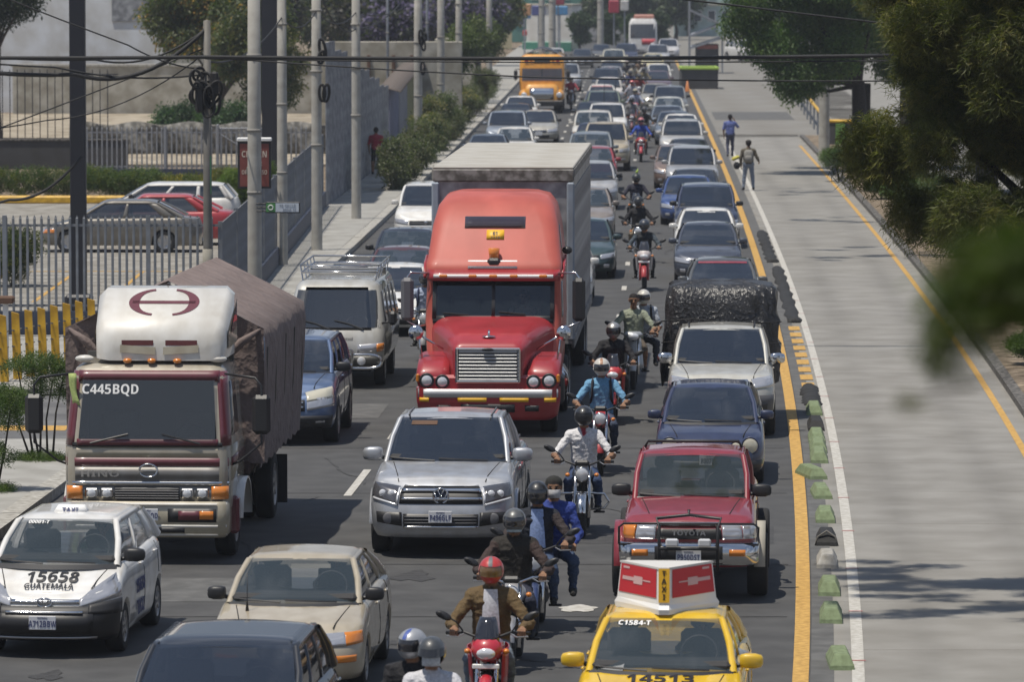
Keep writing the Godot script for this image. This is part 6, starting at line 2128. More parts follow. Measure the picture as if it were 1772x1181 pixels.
	struct("pavement_far_part", strip(-14.0, -11.29, 300, 560, 0.15, 6.0, 0.2), M.sidewalk)
	# side street that joins from the left, and the island beyond it
	struct("side_street", flat(-60, yl(88) - 10.9, 84.6, 95.0, 0.004), M.asphalt_light)
	struct("side_street_mark", flat(-9.0, -7.55, 87.6, 88.5, 0.01), M.ylw_line)
	struct("side_island", flat(-60, yl(100) - 11.05, 95.0, 108.4, 0.14), M.sidewalk)
	struct("island_kerb", flat(-60, yl(100) - 11.0, 94.7, 95.02, 0.13), M.kerb)
	struct("lot_apron", flat(-7.2, -5.5, 108.4, 112.2, 0.13), M.sidewalk)
	# car park
	var cp := struct("car_park", B.new().box(V(-30, -0.02, -140), V(46.6, 0.04, 62)), M.paving)
	for k in 7:
		obj("bay_line", flat(-18.0 + k * 1.7, -17.9 + k * 1.7, 121 + (k % 2) * 0.6, 133, 0.008), M.ylw_line, cp)
	obj("bay_line", flat(-18.0, -7.0, 133.0, 133.15, 0.01), M.ylw_line, cp)
	for k in 14:
		obj("paving_joint", flat(-20.0, -6.8, 112 + k * 1.5, 112.05 + k * 1.5, 0.005), M.kerb_dirty, cp)
	struct("yellow_kerb", B.new().rbox(V(-15.5, 0.12, -171), V(9.0, 0.26, 0.4), 0.05), M.yellow_post)
	struct("yellow_kerb_end", B.new().rbox(V(-9.5, 0.12, -171.6), V(2.4, 0.26, 0.4), 0.05), M.yellow_post)
	struct("vacant_lot", B.new().box(V(-24, 0.0, -237), V(34, 0.1, 68)), M.gravel_lot)
	struct("vacant_lot_grass", B.new().sm(1).grid(func(a: float, q: float) -> Vector3: return V(lerpf(-17, -9, a) + sin(q * 9.0), 0.056, -lerpf(238, 246, q) + sin(a * 7.0)), 10, 4), M.dry_grass)
# ---------------------------------------------------------------- street furniture, fences, buildings, planting
func pole(label: String, x: float, d: float, r: float, h: float, m: Material, group := "") -> Node3D:
	var n := thing("utility_pole", label, "pole", V(x, 0, -d), 0, group)
	obj("shaft", B.new().sm(1).lathe([[r * 1.12, -0.1], [r * 1.08, 1.0], [r * 1.0, h * 0.5], [r * 0.85, h], [0.001, h + 0.01]], 14), m, n)
	for k in 3:
		obj("steel_band", cached("band%.2f" % r, func() -> B: return B.new().sm(1).lathe([[r * 0.9, -0.03], [r * 1.12, -0.03], [r * 1.12, 0.03], [r * 0.9, 0.03]], 14)), M.pole_band, n, Transform3D(Basis.IDENTITY, V(0, 2.9 + k * 1.7 + 0.4 * sin(d * 3.0 + k), 0)))
	return n

func wire(label: String, pts: Array, sag: float, r: float, group := "overhead cables") -> void:
	var n := thing("overhead_cable", label, "cable", pts[0], 0, group)
	var path := []
	for i in pts.size() - 1:
		for k in 12:
			var f := k / 12.0
			var p: Vector3 = pts[i].lerp(pts[i + 1], f)
			p.y -= sag * 4.0 * f * (1.0 - f)
			path.append(p - pts[0])
	path.append(pts[-1] - pts[0])
	obj("strand", B.new().sm(1).tube(path, r, 6), M.wire, n)

func bar_fence(label: String, a: Vector3, b: Vector3, y0: float, y1: float, gap: float, m: Material, wall_h: float, post_every := 0, bw := 0.055) -> Node3D:
	var n := thing("bar_fence", label, "fence", a, 0)
	var ln := a.distance_to(b)
	var turn := atan2(-(b.z - a.z), b.x - a.x)
	var bs := Basis(Vector3.UP, turn)
	var key := "bar%.2f_%.2f_%.3f" % [y0, y1, bw]
	var count := int(ln / gap)
	for i in count:
		obj("fence_bar", cached(key, func() -> B:
			var q := B.new().rbox(V(0, (y0 + y1) / 2, 0), V(bw, y1 - y0, 0.03), 0.008)
			q.tri(V(-bw / 2, y1, 0), V(0, y1 + 0.06, 0), V(bw / 2, y1, 0))
			return q), m, n, Transform3D(bs, bs * V((i + 0.5) * gap, 0, 0)))
	for y in [y0 + 0.12, y1 - 0.16]:
		obj("rail", B.new().box(V(ln / 2, y, -0.03), V(ln, 0.05, 0.03)), m, n, Transform3D(bs, Vector3.ZERO))
	if wall_h > 0.0:
		obj("base_wall", B.new().box(V(ln / 2, wall_h / 2 - 0.05, -0.01), V(ln, wall_h + 0.1, 0.2)), M.navy, n, Transform3D(bs, Vector3.ZERO))
	if post_every:
		for i in int(ln / post_every) + 1:
			obj("post", B.new().box(V(i * post_every, (y1 + 0.05) / 2, 0), V(0.09, y1 + 0.05, 0.09)), m, n, Transform3D(bs, Vector3.ZERO))
	return n

func left_side() -> void:
	# concrete poles along the pavement
	var pl := [["nearest concrete utility pole carrying the green street sign", yl(112) - 11.25, 112.0, 0.145], ["slim concrete pole just beyond the street sign, metal box at its foot", -5.89, 133.4, 0.125], ["concrete pole in front of the grey hoarding, third along the pavement", -5.27, 140.4, 0.135], ["concrete pole beside the red-shirted walker, fourth along the pavement", -4.72, 157.7, 0.135], ["concrete pole rising out of the roadside shrubs", yl(203) - 11.9, 203.0, 0.16], ["pale thick concrete pole behind the orange bin", yl(228) - 11.95, 228.0, 0.16], ["concrete pole just right of the orange bin", yl(250) - 11.9, 250.0, 0.16], ["concrete pole left of the yellow bus", yl(305) - 11.95, 305.0, 0.17]]
	for q in pl:
		pole(q[0], q[1], q[2], q[3], 9.5, M.pole, "concrete poles along the pavement")
	pole("far concrete pole in front of the white shop wall", 2.0, 350.0, 0.2, 10, M.pole, "far poles")
	pole("far concrete pole splitting the white shop wall in two", 3.1, 400.0, 0.26, 10, M.pole, "far poles")
	pole("far pale pole in front of the dark trees", 7.3, 430.0, 0.26, 10, M.pole, "far poles")
	pole("thin steel lamp post between the fourth and fifth concrete poles", -5.3, 222.0, 0.06, 9, M.fence_grey, "lamp posts")
	pole("thin steel lamp post above the tiled wall", -4.2, 258.0, 0.07, 9, M.fence_grey, "lamp posts")
	# grey steel pole with a tangle of cable
	var gp := thing("cable_pole", "grey steel pole hung with black cable coils at the fence corner", "pole", V(-6.32, 0.1, -108.0))
	obj("shaft", B.new().sm(1).lathe([[0.095, 0], [0.09, 3.0], [0.075, 6.6], [0.001, 6.62]], 12), M.old_steel, gp)
	obj("white_sleeve", B.new().sm(1).lathe([[0.1, 1.25], [0.11, 1.26], [0.11, 1.85], [0.1, 1.86]], 12), M.plaster, gp)
	obj("green_tape", B.new().rbox(V(0.06, 3.4, 0.05), V(0.05, 0.8, 0.03), 0.01), paint(0.05, 0.2, 0.1), gp)
	for k in 13:
		var c := V(rng.randf_range(-0.22, 0.22), rng.randf_range(4.7, 5.5), 0.12 + rng.randf_range(-0.1, 0.12))
		var bs := Basis.from_euler(V(rng.randf_range(-0.5, 0.5), rng.randf_range(-0.8, 0.8), rng.randf_range(-0.4, 0.4)))
		obj("cable_coil", ring_mesh(c, rng.randf_range(0.08, 0.16), rng.randf_range(0.14, 0.3), 0.03, 16, bs), M.wire, gp)
	obj("splice_box", B.new().rbox(V(0.16, 5.3, 0.14), V(0.16, 0.5, 0.14), 0.04), M.wire, gp)
	obj("splice_box", B.new().rbox(V(-0.14, 5.0, 0.14), V(0.2, 0.6, 0.16), 0.05), M.wire, gp)
	# big dark sign posts
	var dp := thing("sign_pylon", "tall dark navy square steel post standing in the car park", "post", V(-9.81, 0, -117.7))
	obj("shaft", B.new().rbox(V(0, 5, 0), V(0.35, 10.2, 0.35), 0.02), M.post_navy, dp)
	obj("foot_plate", B.new().rbox(V(0, 0.2, 0), V(0.62, 0.4, 0.5), 0.06), M.post_navy, dp)
	var dp2 := thing("sign_pylon", "wide dark slab post behind the second concrete pole", "post", V(-7.95, 0, -172))
	obj("shaft", B.new().rbox(V(0, 5, 0), V(0.62, 10.2, 0.4), 0.02), M.post_navy, dp2)
	# camera dome
	var cd := thing("camera_dome", "cream surveillance camera dome on a bracket near the top edge", "camera", V(-5.5, 7.04, -133.2))
	obj("bracket", B.new().tube([V(-0.4, 0.12, -0.2), V(-0.1, 0.14, -0.05), V(0, 0.12, 0)], 0.025, 6), M.pole, cd)
	obj("dome", B.new().sm(1).lathe([[0.03, 0.12], [0.1, 0.08], [0.12, 0.0], [0.11, -0.04]], 14), M.pole, cd)
	obj("lens_bowl", B.new().sm(1).lathe([[0.1, -0.04], [0.085, -0.1], [0.001, -0.14]], 14), M.visor, cd)
	# street sign on the first pole
	var ss := thing("street_sign", "small green and white street name sign on the nearest concrete pole", "sign", V(yl(112) - 11.25, 2.65, -111.8))
	obj("panel", B.new().rbox(V(0.62, 0, 0.1), V(0.74, 0.24, 0.03), 0.01), M.black, ss)
	obj("white_field", B.new().box(V(0.715, 0, 0.119), V(0.5, 0.19, 0.006)), M.sign_white, ss)
	obj("green_field", B.new().box(V(0.36, 0, 0.119), V(0.2, 0.19, 0.006)), paint(0.06, 0.26, 0.07), ss)
	obj("crest", ring_mesh(V(0.36, 0, 0.127), 0.05, 0.05, 0.01, 14), M.white, ss)
	write("18 CALLE", 0.06, M.sign_ink, ss, V(0.72, 0.04, 0.124))
	write("ZONA 13", 0.05, M.sign_ink, ss, V(0.76, -0.05, 0.124))
	for y in [-0.08, 0.0, 0.08]:
		obj("clamp", B.new().rbox(V(0.16, y, 0.06), V(0.22, 0.03, 0.05), 0.008), M.black, ss)
	# restaurant light box on a slim post
	var lb := thing("light_box_sign", "dark framed red advertising box with cream capitals behind the nearest concrete pole", "sign", V(-5.69, 1.5, -115.0))
	lb.scale = Vector3(0.8, 0.8, 0.8)
	obj("bracket", B.new().rbox(V(0.0, 2.4, 1.7), V(0.1, 0.2, 3.6), 0.02), M.old_steel, lb)
	obj("frame", B.new().rbox(V(0, 2.42, 0), V(0.92, 1.3, 0.16), 0.02), M.black, lb)
	obj("red_face", B.new().box(V(0, 2.42, 0.083), V(0.8, 1.18, 0.008)), M.sign_red, lb)
	obj("top_light", B.new().rbox(V(0, 3.13, 0.02), V(0.96, 0.1, 0.2), 0.02), M.white, lb)
	write("CHAPÍN", 0.17, M.sign_cream, lb, V(0.0, 2.72, 0.09), Basis.IDENTITY, "lettering", 0.8)
	write("SER", 0.12, M.sign_cream, lb, V(0.1, 2.46, 0.09), Basis.IDENTITY, "lettering", 0.8)
	write("ORGULLOSO", 0.12, M.sign_cream, lb, V(0.0, 2.22, 0.09), Basis.IDENTITY, "lettering", 0.72)
	obj("cream_dish", B.new().sm(1).ball(V(0.02, 1.9, 0.085), V(0.16, 0.12, 0.01), 14, 8), M.sign_cream, lb)
	# meter box at the foot of the second pole
	var mb := thing("meter_box", "small dark steel box at the foot of the second concrete pole", "box", V(-6.15, 0.15, -133.0))
	obj("case", B.new().rbox(V(0, 0.35, 0), V(0.12, 0.7, 0.12), 0.01), M.black, mb)
	obj("cover", B.new().rbox(V(0.08, 0.3, 0.02), V(0.06, 0.6, 0.1), 0.01), M.old_steel, mb)
	# fences round the car park
	bar_fence("grey steel bar fence on a navy wall at the front of the car park", V(-13.6, 0, -108.6), V(-6.1, 0, -108.6), 0.62, 2.58, 0.148, M.fence_grey, 0.62, 3)
	bar_fence("grey steel bar fence running along the pavement past the advertising box", V(-6.1, 0, -108.7), V(-6.02, 0, -166), 0.62, 2.45, 0.2, M.fence_grey, 0.62, 6)
	bar_fence("pale grey bar fence with pointed tips at the back of the car park", V(-15.2, 0, -183.0), V(-7.0, 0, -183.0), 0.62, 2.1, 0.175, M.fence_pale, 0.66, 3)
	var gt := thing("steel_gate", "pale steel gate standing proud of the back fence", "gate", V(-10.2, 0, -182.2))
	for k in 7:
		obj("gate_bar", cached("gbar", func() -> B: return B.new().rbox(V(0, 1.3, 0), V(0.045, 1.7, 0.03), 0.008)), M.fence_pale, gt, Transform3D(Basis.IDENTITY, V(k * 0.19, 0, 0)))
	for q in [[0.57, 2.1, 1.3, 0.06], [0.57, 0.5, 1.3, 0.06]]:
		obj("gate_rail", B.new().rbox(V(q[0], q[1], 0), V(q[2], q[3], 0.05), 0.01), M.fence_pale, gt)
	for x in [-0.1, 1.24]:
		obj("gate_post", B.new().rbox(V(x, 1.1, 0), V(0.1, 2.3, 0.1), 0.015), M.fence_pale, gt)
	obj("gate_brace", B.new().tube([V(0.0, 1.9, 0.04), V(1.15, 1.2, 0.04)], 0.025, 5), M.fence_pale, gt)
	bar_fence("tall thin black railings above the low concrete wall", V(-23.0, 0, -201.0), V(-15.2, 0, -201.0), 1.0, 3.75, 0.29, M.post_navy, 0.0, 0, 0.035)
	var lw := thing("block_wall", "low dark concrete wall behind the hedge", "wall", V(-19.0, 0, -200.6))
	obj("masonry", B.new().rbox(V(0, 0.5, 0), V(8.4, 1.1, 0.3), 0.02), M.wall_dark, lw)
	obj("coping", B.new().rbox(V(0, 1.08, 0), V(8.5, 0.08, 0.38), 0.015), M.kerb_dirty, lw)
	# rubble wall and scrub behind the back fence
	var rw := thing("stone_wall", "broken pale stone wall beyond the back fence", "wall", V(-12.2, 0, -214))
	obj("rubble", B.new().sm(1).slab(func(a: float, q: float) -> Vector3: return V(lerpf(-6, 5.5, a), 1.3 * q + 0.07 * sin(a * 33.0) * q, 0.25 * sin(a * 31.0 + q * 4.0)), 40, 4, V(0, 0, -0.5)), M.rubble, rw)
	# yellow bollard boards
	for k in 10:
		var f := k / 9.0
		var yb := thing("yellow_post", ["frontmost of the yellow slanted boards beside the side street", "second yellow slanted board from the front", "third yellow slanted board from the front", "fourth yellow slanted board from the front", "fifth yellow slanted board in the row", "sixth yellow slanted board in the row", "seventh yellow slanted board in the row", "eighth yellow slanted board in the row", "ninth yellow slanted board, nearly last in the row", "rearmost yellow slanted board next to the canvas lorry"][k], "post", V(lerpf(-9.6, -7.95, f), 0.12, -lerpf(95.6, 101.4, f)), 0.0, "yellow slanted boards")
		obj("board", B.new().prism(PackedVector2Array([Vector2(-0.07, 0), Vector2(0.09, 0), Vector2(0.04, 1.24), Vector2(-0.1, 1.28)]), 0.1), M.yellow_post, yb)
		for y in [0.3, 0.62, 0.92]:
			obj("rod", B.new().tube([V(0.02, y, -0.6), V(0.0, y, 0.02), V(-0.08, y + 0.02, 0.14)], 0.016, 5), M.old_steel, yb)
	var cb := thing("capped_post", "brown capped white post at the edge beside the yellow boards", "post", V(-9.75, 0.12, -100.0))
	obj("stem", B.new().rbox(V(0, 0.6, 0), V(0.1, 1.3, 0.1), 0.01), M.white_wall, cb)
	obj("cap", B.new().rbox(V(0, 1.3, 0), V(0.34, 0.14, 0.34), 0.03), M.rust, cb)
	# hoarding of corrugated sheet, built of panels
	var hd := thing("sheet_hoarding", "tall grey corrugated metal hoarding behind the third and fourth poles", "hoarding", Vector3.ZERO)
	for k in 11:
		var d0 := 167.0 + k * 3.6
		var a := road(d0, -13.25)
		var b2 := road(d0 + 3.55, -13.25)
		var hh := 5.35 - (0.12 if k % 2 else 0.0) - k * 0.23
		obj("sheet_panel", B.new().slab(func(p: float, q: float) -> Vector3: return a.lerp(b2, p) + V(0.04 * (1 if int(round(p * 18)) % 2 else -1), hh * q, 0), 18, 1, V(-0.03, 0, 0)), M.hoarding, hd)
	var pc := thing("concrete_wall", "weathered concrete wall with dark pilasters behind the tiled wall", "wall", road(232, -14.4))
	obj("masonry", B.new().rbox(V(0, 2.2, 0), V(6.5, 4.4, 0.4), 0.03), M.plaster, pc)
	for x in [-2.2, -0.9, 0.2, 1.0]:
		obj("pilaster", B.new().rbox(V(x, 2.0, 0.24), V(0.16, 3.6, 0.14), 0.02), M.rust, pc)
	# painted wall with a curved tiled top
	var mw := thing("painted_wall", "blue-grey painted roadside wall with a sloping row of clay tiles on top", "wall", Vector3.ZERO)
	for k in 9:
		var d0 := 207.0 + k * 8.0
		var h0 := 2.9 + 0.5 * sin(k * 0.55)
		var h1 := 2.9 + 0.5 * sin((k + 1) * 0.55)
		var a := road(d0, -13.2)
		var b2 := road(d0 + 7.9, -13.2)
		obj("wall_panel", B.new().slab(func(p: float, q: float) -> Vector3: return a.lerp(b2, p) + V(0, lerpf(0.0, lerpf(h0, h1, p), q), 0), 4, 2, V(-0.25, 0, 0)), M.murals[k % 3], mw)
		for j in 9:
			var f := j / 9.0
			var tp := a.lerp(b2, f) + V(0.12, lerpf(h0, h1, f) + 0.1, 0)
			obj("roof_tile", cached("rtile", func() -> B: return B.new().sm(1).slab(func(p: float, q: float) -> Vector3: return V(lerpf(-0.42, 0.34, p), -0.22 * p + 0.1 * sin(PI * q), lerpf(-0.4, 0.4, q)), 2, 6, V(0, -0.03, 0))), M.tile, mw, Transform3D(Basis.IDENTITY, tp))
	# orange litter bin on a dark post
	var ob := thing("litter_bin", "orange box on a dark post among the roadside shrubs", "bin", road(236, -11.7))
	obj("post", B.new().rbox(V(0, 1.4, 0), V(0.26, 2.9, 0.2), 0.03), M.bin_post, ob)
	obj("box", B.new().rbox(V(-0.03, 3.35, 0.05), V(0.42, 0.85, 0.36), 0.06), paint(0.6, 0.13, 0.04), ob)
	# shrubs with several stems on the near pavement
	topiary("cloud-pruned shrub with bare stems on the near pavement", V(-7.37, 0.15, -81.0), 1.0, 301)
	topiary("cloud-pruned shrub cut off by the left picture edge", V(-7.72, 0.15, -76.2), 0.95, 302)
	# hedge and planting in the car park
	for q in [["long clipped dark green hedge on the yellow kerb", -18.2, 4.9, 0.95, 172.6, 9], ["short clipped hedge block behind the dark post", -12.6, 0.85, 0.85, 172.4, 2], ["yellow-green shrub between the dark post and the parked cars", -10.95, 0.7, 0.7, 172.8, 2], ["yellow-green shrub row behind the white parked car", -8.7, 1.3, 0.8, 175, 4]]:
		var bl := []
		for k in int(q[5]) * 2:
			bl.append([V(lerpf(-q[2], q[2], (k + 0.5) / (q[5] * 2.0)), q[3] * rng.randf_range(0.6, 0.72), rng.randf_range(-0.2, 0.2)), V(0.55, q[3] * 0.5, 0.5)])
		bush("hedge", q[0], V(q[1], 0.05, -q[4]), bl, {"category": "hedge", "count": 300 * int(q[5]), "leaf": 0.17, "kind": "small", "cols": [[0.06, 0.11, 0.03], [0.09, 0.14, 0.03], [0.14, 0.16, 0.03]] if q[1] < -12 else [[0.14, 0.16, 0.03], [0.3, 0.24, 0.03], [0.1, 0.14, 0.03]], "seed": int(-q[1] * 10), "stems": int(q[5])})
	bush("fern_shrub", "bright feathery green shrub beside the advertising box", V(-8.05, 0.05, -160), [[V(0, 0.9, 0), V(0.75, 0.7, 0.7)], [V(0.3, 1.5, 0), V(0.5, 0.5, 0.5)], [V(-0.5, 1.1, 0), V(0.5, 0.5, 0.5)]], {"count": 420, "leaf": 0.3, "kind": "needle", "cols": [[0.1, 0.17, 0.03], [0.14, 0.2, 0.04]], "seed": 310})
	bush("round_bush", "dark rounded bush behind the bars at the left edge", V(-12.4, 0.0, -127), [[V(0, 0.75, 0), V(0.8, 0.75, 0.8)], [V(0.4, 1.0, 0), V(0.6, 0.5, 0.6)]], {"count": 700, "leaf": 0.16, "cols": [[0.03, 0.05, 0.015], [0.05, 0.08, 0.02], [0.12, 0.13, 0.02]], "seed": 311})
	# the big tree over the vacant lot and the shrubs under it
	tree("lot_tree", "large tree with olive and orange-tinged leaves above the back fence", V(-13.4, 0, -236), {"c": V(0.2, 5.6, 0), "r": V(2.9, 2.3, 2.2), "n": 22, "s": 0.95, "fork": 2.0, "rad": 0.14, "lean": V(0.3, 0, 0), "kind": "broad", "leaf": 0.5, "count": 1700, "cols": [[0.09, 0.125, 0.04], [0.13, 0.17, 0.05], [0.11, 0.15, 0.05], [0.15, 0.16, 0.08], [0.12, 0.14, 0.05], [0.09, 0.12, 0.04], [0.4, 0.24, 0.05]], "seed": 320})
	tree("lot_tree", "dark leaning tree between the gate and the concrete poles", V(-11.2, 0, -226), {"c": V(0.4, 4.2, 0), "r": V(1.6, 2.9, 1.6), "n": 16, "s": 0.85, "fork": 2.2, "rad": 0.12, "lean": V(0.2, 0, 0), "kind": "broad", "leaf": 0.45, "count": 1300, "cols": [[0.06, 0.09, 0.035], [0.09, 0.12, 0.04], [0.15, 0.14, 0.05]], "seed": 321})
	for q in [["leafy green shrub at the vacant lot edge, left of the two", -14.6, 228.0, 322], ["leafy dark shrub at the vacant lot edge under the large tree", -12.5, 224.0, 323]]:
		bush("lot_shrub", q[0], V(q[1], 0.05, -q[2]), [[V(0, 0.8, 0), V(0.9, 0.7, 0.8)], [V(0.5, 1.3, 0), V(0.7, 0.5, 0.6)], [V(-0.5, 1.0, 0), V(0.6, 0.5, 0.6)]], {"count": 420, "leaf": 0.36, "kind": "broad", "cols": [[0.04, 0.085, 0.035], [0.06, 0.11, 0.045]], "seed": q[3]})
	tree("edge_tree", "dark foliage hanging into the upper left corner", V(-21.2, 0, -215), {"c": V(0, 6.5, 0), "r": V(1.4, 1.1, 1.2), "n": 7, "s": 0.8, "fork": 4.5, "rad": 0.15, "kind": "broad", "leaf": 0.4, "count": 500, "cols": [[0.02, 0.035, 0.015]], "seed": 324})
	# roadside shrubs between the pavement and the carriageway
	for k in 15:
		var d0: float = [178.0, 184.0, 190.0, 196.0, 203.0, 209.0, 215.0, 221.0, 228.0, 236.0, 244.0, 254.0, 264.0, 276.0, 288.0][k]
		var hh: float = [1.5, 1.3, 1.2, 1.7, 2.3, 2.6, 2.2, 1.8, 1.7, 1.9, 2.3, 2.0, 1.8, 2.2, 2.0][k]
		var bl := blobs_in(V(0, hh * 0.55, 0), V(0.4, hh * 0.45, 1.6), 8, 0.42, 400 + k)
		bush("roadside_shrub", "%s shrub in the strip along the kerb" % ["nearest low dusty", "second low dusty", "third low", "fourth leafy", "fifth tall yellow-flowered", "sixth tall sprawling", "seventh sprawling", "eighth dusty green", "ninth dusty green", "tenth dusty green", "eleventh tall yellowish", "twelfth greyish", "thirteenth greyish", "fourteenth distant", "furthest distant"][k], road(d0, -11.62, 0.12), bl, {"count": 330, "leaf": 0.24, "kind": "small" if k % 2 else "broad", "cols": [[0.1, 0.13, 0.06], [0.14, 0.16, 0.08], [0.28, 0.24, 0.09] if k in [4, 5, 10] else [0.16, 0.155, 0.1]], "seed": 400 + k, "group": "shrubs along the kerb"})
	# pole-top cables
	var T := V(-6.32, 6.55, -108.0)
	wire("thick black cable bundle crossing the whole road", [V(-16, 6.05, -106.2), V(-6.3, 5.98, -106.2), V(8.2, 6.02, -106.2)], 0.05, 0.04)
	wire("thin black cable below the thick bundle across the road", [V(-6.3, 5.95, -107.9), V(0.5, 5.56, -106.5), V(8.4, 5.5, -106)], 0.03, 0.016)
	wire("thin cable lashed under the thick bundle over the road", [V(-6.3, 5.93, -107.0), V(8.4, 5.92, -106.1)], 0.06, 0.014)
	wire("slack cable slanting into the trees at the top edge", [V(0.2, 7.6, -106), V(4.4, 7.05, -106), V(11, 6.3, -106)], 0.02, 0.02)
	wire("heavy sagging cable bundle from the left edge up to the cable pole", [V(-16, 7.1, -107), V(-9.0, 5.6, -107.4), T], 0.45, 0.045)
	wire("second sagging cable above the heavy bundle", [V(-16, 6.9, -107.5), V(-8.6, 5.9, -107.6), T], 0.3, 0.022)
	wire("third sagging cable beside the heavy bundle", [V(-16, 6.6, -107.2), V(-9.4, 5.75, -107.3), V(-6.3, 5.6, -108)], 0.15, 0.02)
	wire("low slack cable dipping behind the dark post", [V(-16, 4.6, -107.5), V(-9.6, 4.65, -107.5), V(-6.4, 6.0, -108)], 0.3, 0.013)
	wire("long cable slanting up from the lower left to the cable pole", [V(-16, 2.6, -107.7), T - V(0, 0.4, 0)], 0.1, 0.014)
	wire("cable slanting down from the top left corner", [V(-16, 9.6, -107.4), V(-7.9, 6.2, -107.4), V(-6.4, 5.7, -107.9)], 0.1, 0.016)
	wire("tangled low cables at the left edge below the railings", [V(-16, 2.4, -107.6), V(-10.4, 3.0, -107.6), V(-8.9, 3.9, -107.6)], 0.25, 0.03)
	wire("cable from the cable pole along the concrete poles", [T - V(0, 0.7, 0), V(-5.89, 6.5, -133.4), V(-5.27, 6.6, -140.4), V(-4.72, 6.4, -157.7), V(yl(203) - 11.9, 6.6, -203), V(yl(250) - 11.9, 6.8, -250)], 0.35, 0.018)
	wire("slack cable hanging between the third and fourth poles", [V(-5.27, 7.3, -140.4), V(-4.72, 5.9, -157.7), V(yl(203) - 11.9, 7.4, -203)], 0.5, 0.02)
	for k in 2:
		var tg := thing("cable_tangle", ["black cable coils hanging on the third concrete pole", "small black cable coils on the far fifth pole"][k], "cable", [V(-5.27, 4.9, -140.2), V(yl(203) - 11.9, 4.2, -202.8)][k])
		for j in 4:
			obj("coil", ring_mesh(V(0.22 + rng.randf_range(-0.12, 0.08), rng.randf_range(-0.5, 0.9), 0.16), 0.08, rng.randf_range(0.16, 0.32), 0.04, 14, Basis.from_euler(V(0.2, rng.randf_range(-0.5, 0.5), rng.randf_range(-0.3, 0.3)))), M.wire, tg)
	# building beyond the vacant lot
	var bd := thing("white_building", "white and pale blue building beyond the vacant lot", "building", V(-22.0, 0, -276), -0.12)
	obj("wall", B.new().box(V(-1.2, 4.4, -3), V(19.5, 9, 6)), M.white_wall, bd)
	obj("grey_panel", B.new().box(V(1.9, 6.4, 0.04), V(2.1, 3.2, 0.08)), M.hoarding, bd)
	for x in [3.2, 6.0, 7.3]:
		var w := obj("window", B.new().rbox(V(x, 6.1, 0.03), V(0.9, 1.6, 0.1), 0.02), M.white, bd)
		obj("pane", B.new().box(V(x, 6.1, 0.09), V(0.76, 1.44, 0.02)), M.blue_pane, w)
	obj("blue_stripe", B.new().box(V(-1.0, 3.6, 0.05), V(0.35, 5.6, 0.1)), paint(0.08, 0.12, 0.28), bd)
	obj("blue_awning", B.new().box(V(7.0, 7.3, 0.4), V(2.6, 0.4, 0.9)), paint(0.1, 0.2, 0.5), bd)
	obj("terrace", B.new().box(V(7.0, 2.4, 0.8), V(6.0, 4.8, 1.6)), M.plaster, bd)
	var tw := thing("boundary_wall", "long pale stained boundary wall at the back of the vacant lot", "wall", V(-17.5, 0, -271.4))
	obj("masonry", B.new().rbox(V(0, 1.2, 0), V(17, 2.6, 0.3), 0.02), M.plaster, tw)
	obj("coping", B.new().rbox(V(0, 2.56, 0), V(17.2, 0.14, 0.44), 0.02), M.kerb, tw)
	for k in 2:
		person(["person in red sitting on the terrace far left", "person in dark blue standing on the terrace far left"][k], Transform3D(Basis(Vector3.UP, 0.4 + k), V(-15.6 + k * 0.75, 4.8 - (0.42 if k == 0 else 0.0), -274.6)), {"pose": "stander", "top": [[0.3, 0.03, 0.05], [0.03, 0.04, 0.12]][k], "cell": 0.03})

func topiary(label: String, at: Vector3, s: float, seed_: int) -> void:
	var bl := [[V(0, 1.5, 0) * s, V(0.55, 0.16, 0.5) * s], [V(-0.35, 1.42, 0) * s, V(0.3, 0.13, 0.3) * s], [V(0.4, 1.45, 0) * s, V(0.3, 0.14, 0.3) * s], [V(-0.42, 0.9, 0.1) * s, V(0.34, 0.26, 0.3) * s], [V(0.2, 1.25, 0.0) * s, V(0.45, 0.3, 0.4) * s], [V(-0.12, 0.98, 0.1) * s, V(0.2, 0.1, 0.2) * s], [V(0.38, 1.02, 0) * s, V(0.24, 0.1, 0.24) * s]]
	if seed_ == 302:
		bl.append([V(0.1, 0.55, 0.1), V(0.34, 0.2, 0.34)])
	bush("pruned_shrub", label, at, bl, {"category": "shrub", "count": 760, "leaf": 0.085, "cols": [[0.07, 0.12, 0.03], [0.12, 0.17, 0.04], [0.09, 0.13, 0.04]], "seed": seed_, "stems": 6, "rad": 0.022})
	var gc := bush("ground_cover", "low green cushion plant at the foot of the %s shrub" % ("first" if seed_ == 301 else "cut-off"), at + V(0, -0.02, 0.1), [[V(0, 0.05, 0), V(0.48, 0.1, 0.45)]], {"category": "plant", "count": 420, "leaf": 0.06, "cols": [[0.08, 0.13, 0.02], [0.11, 0.16, 0.03]], "seed": seed_ + 20, "stems": 2, "rad": 0.01})
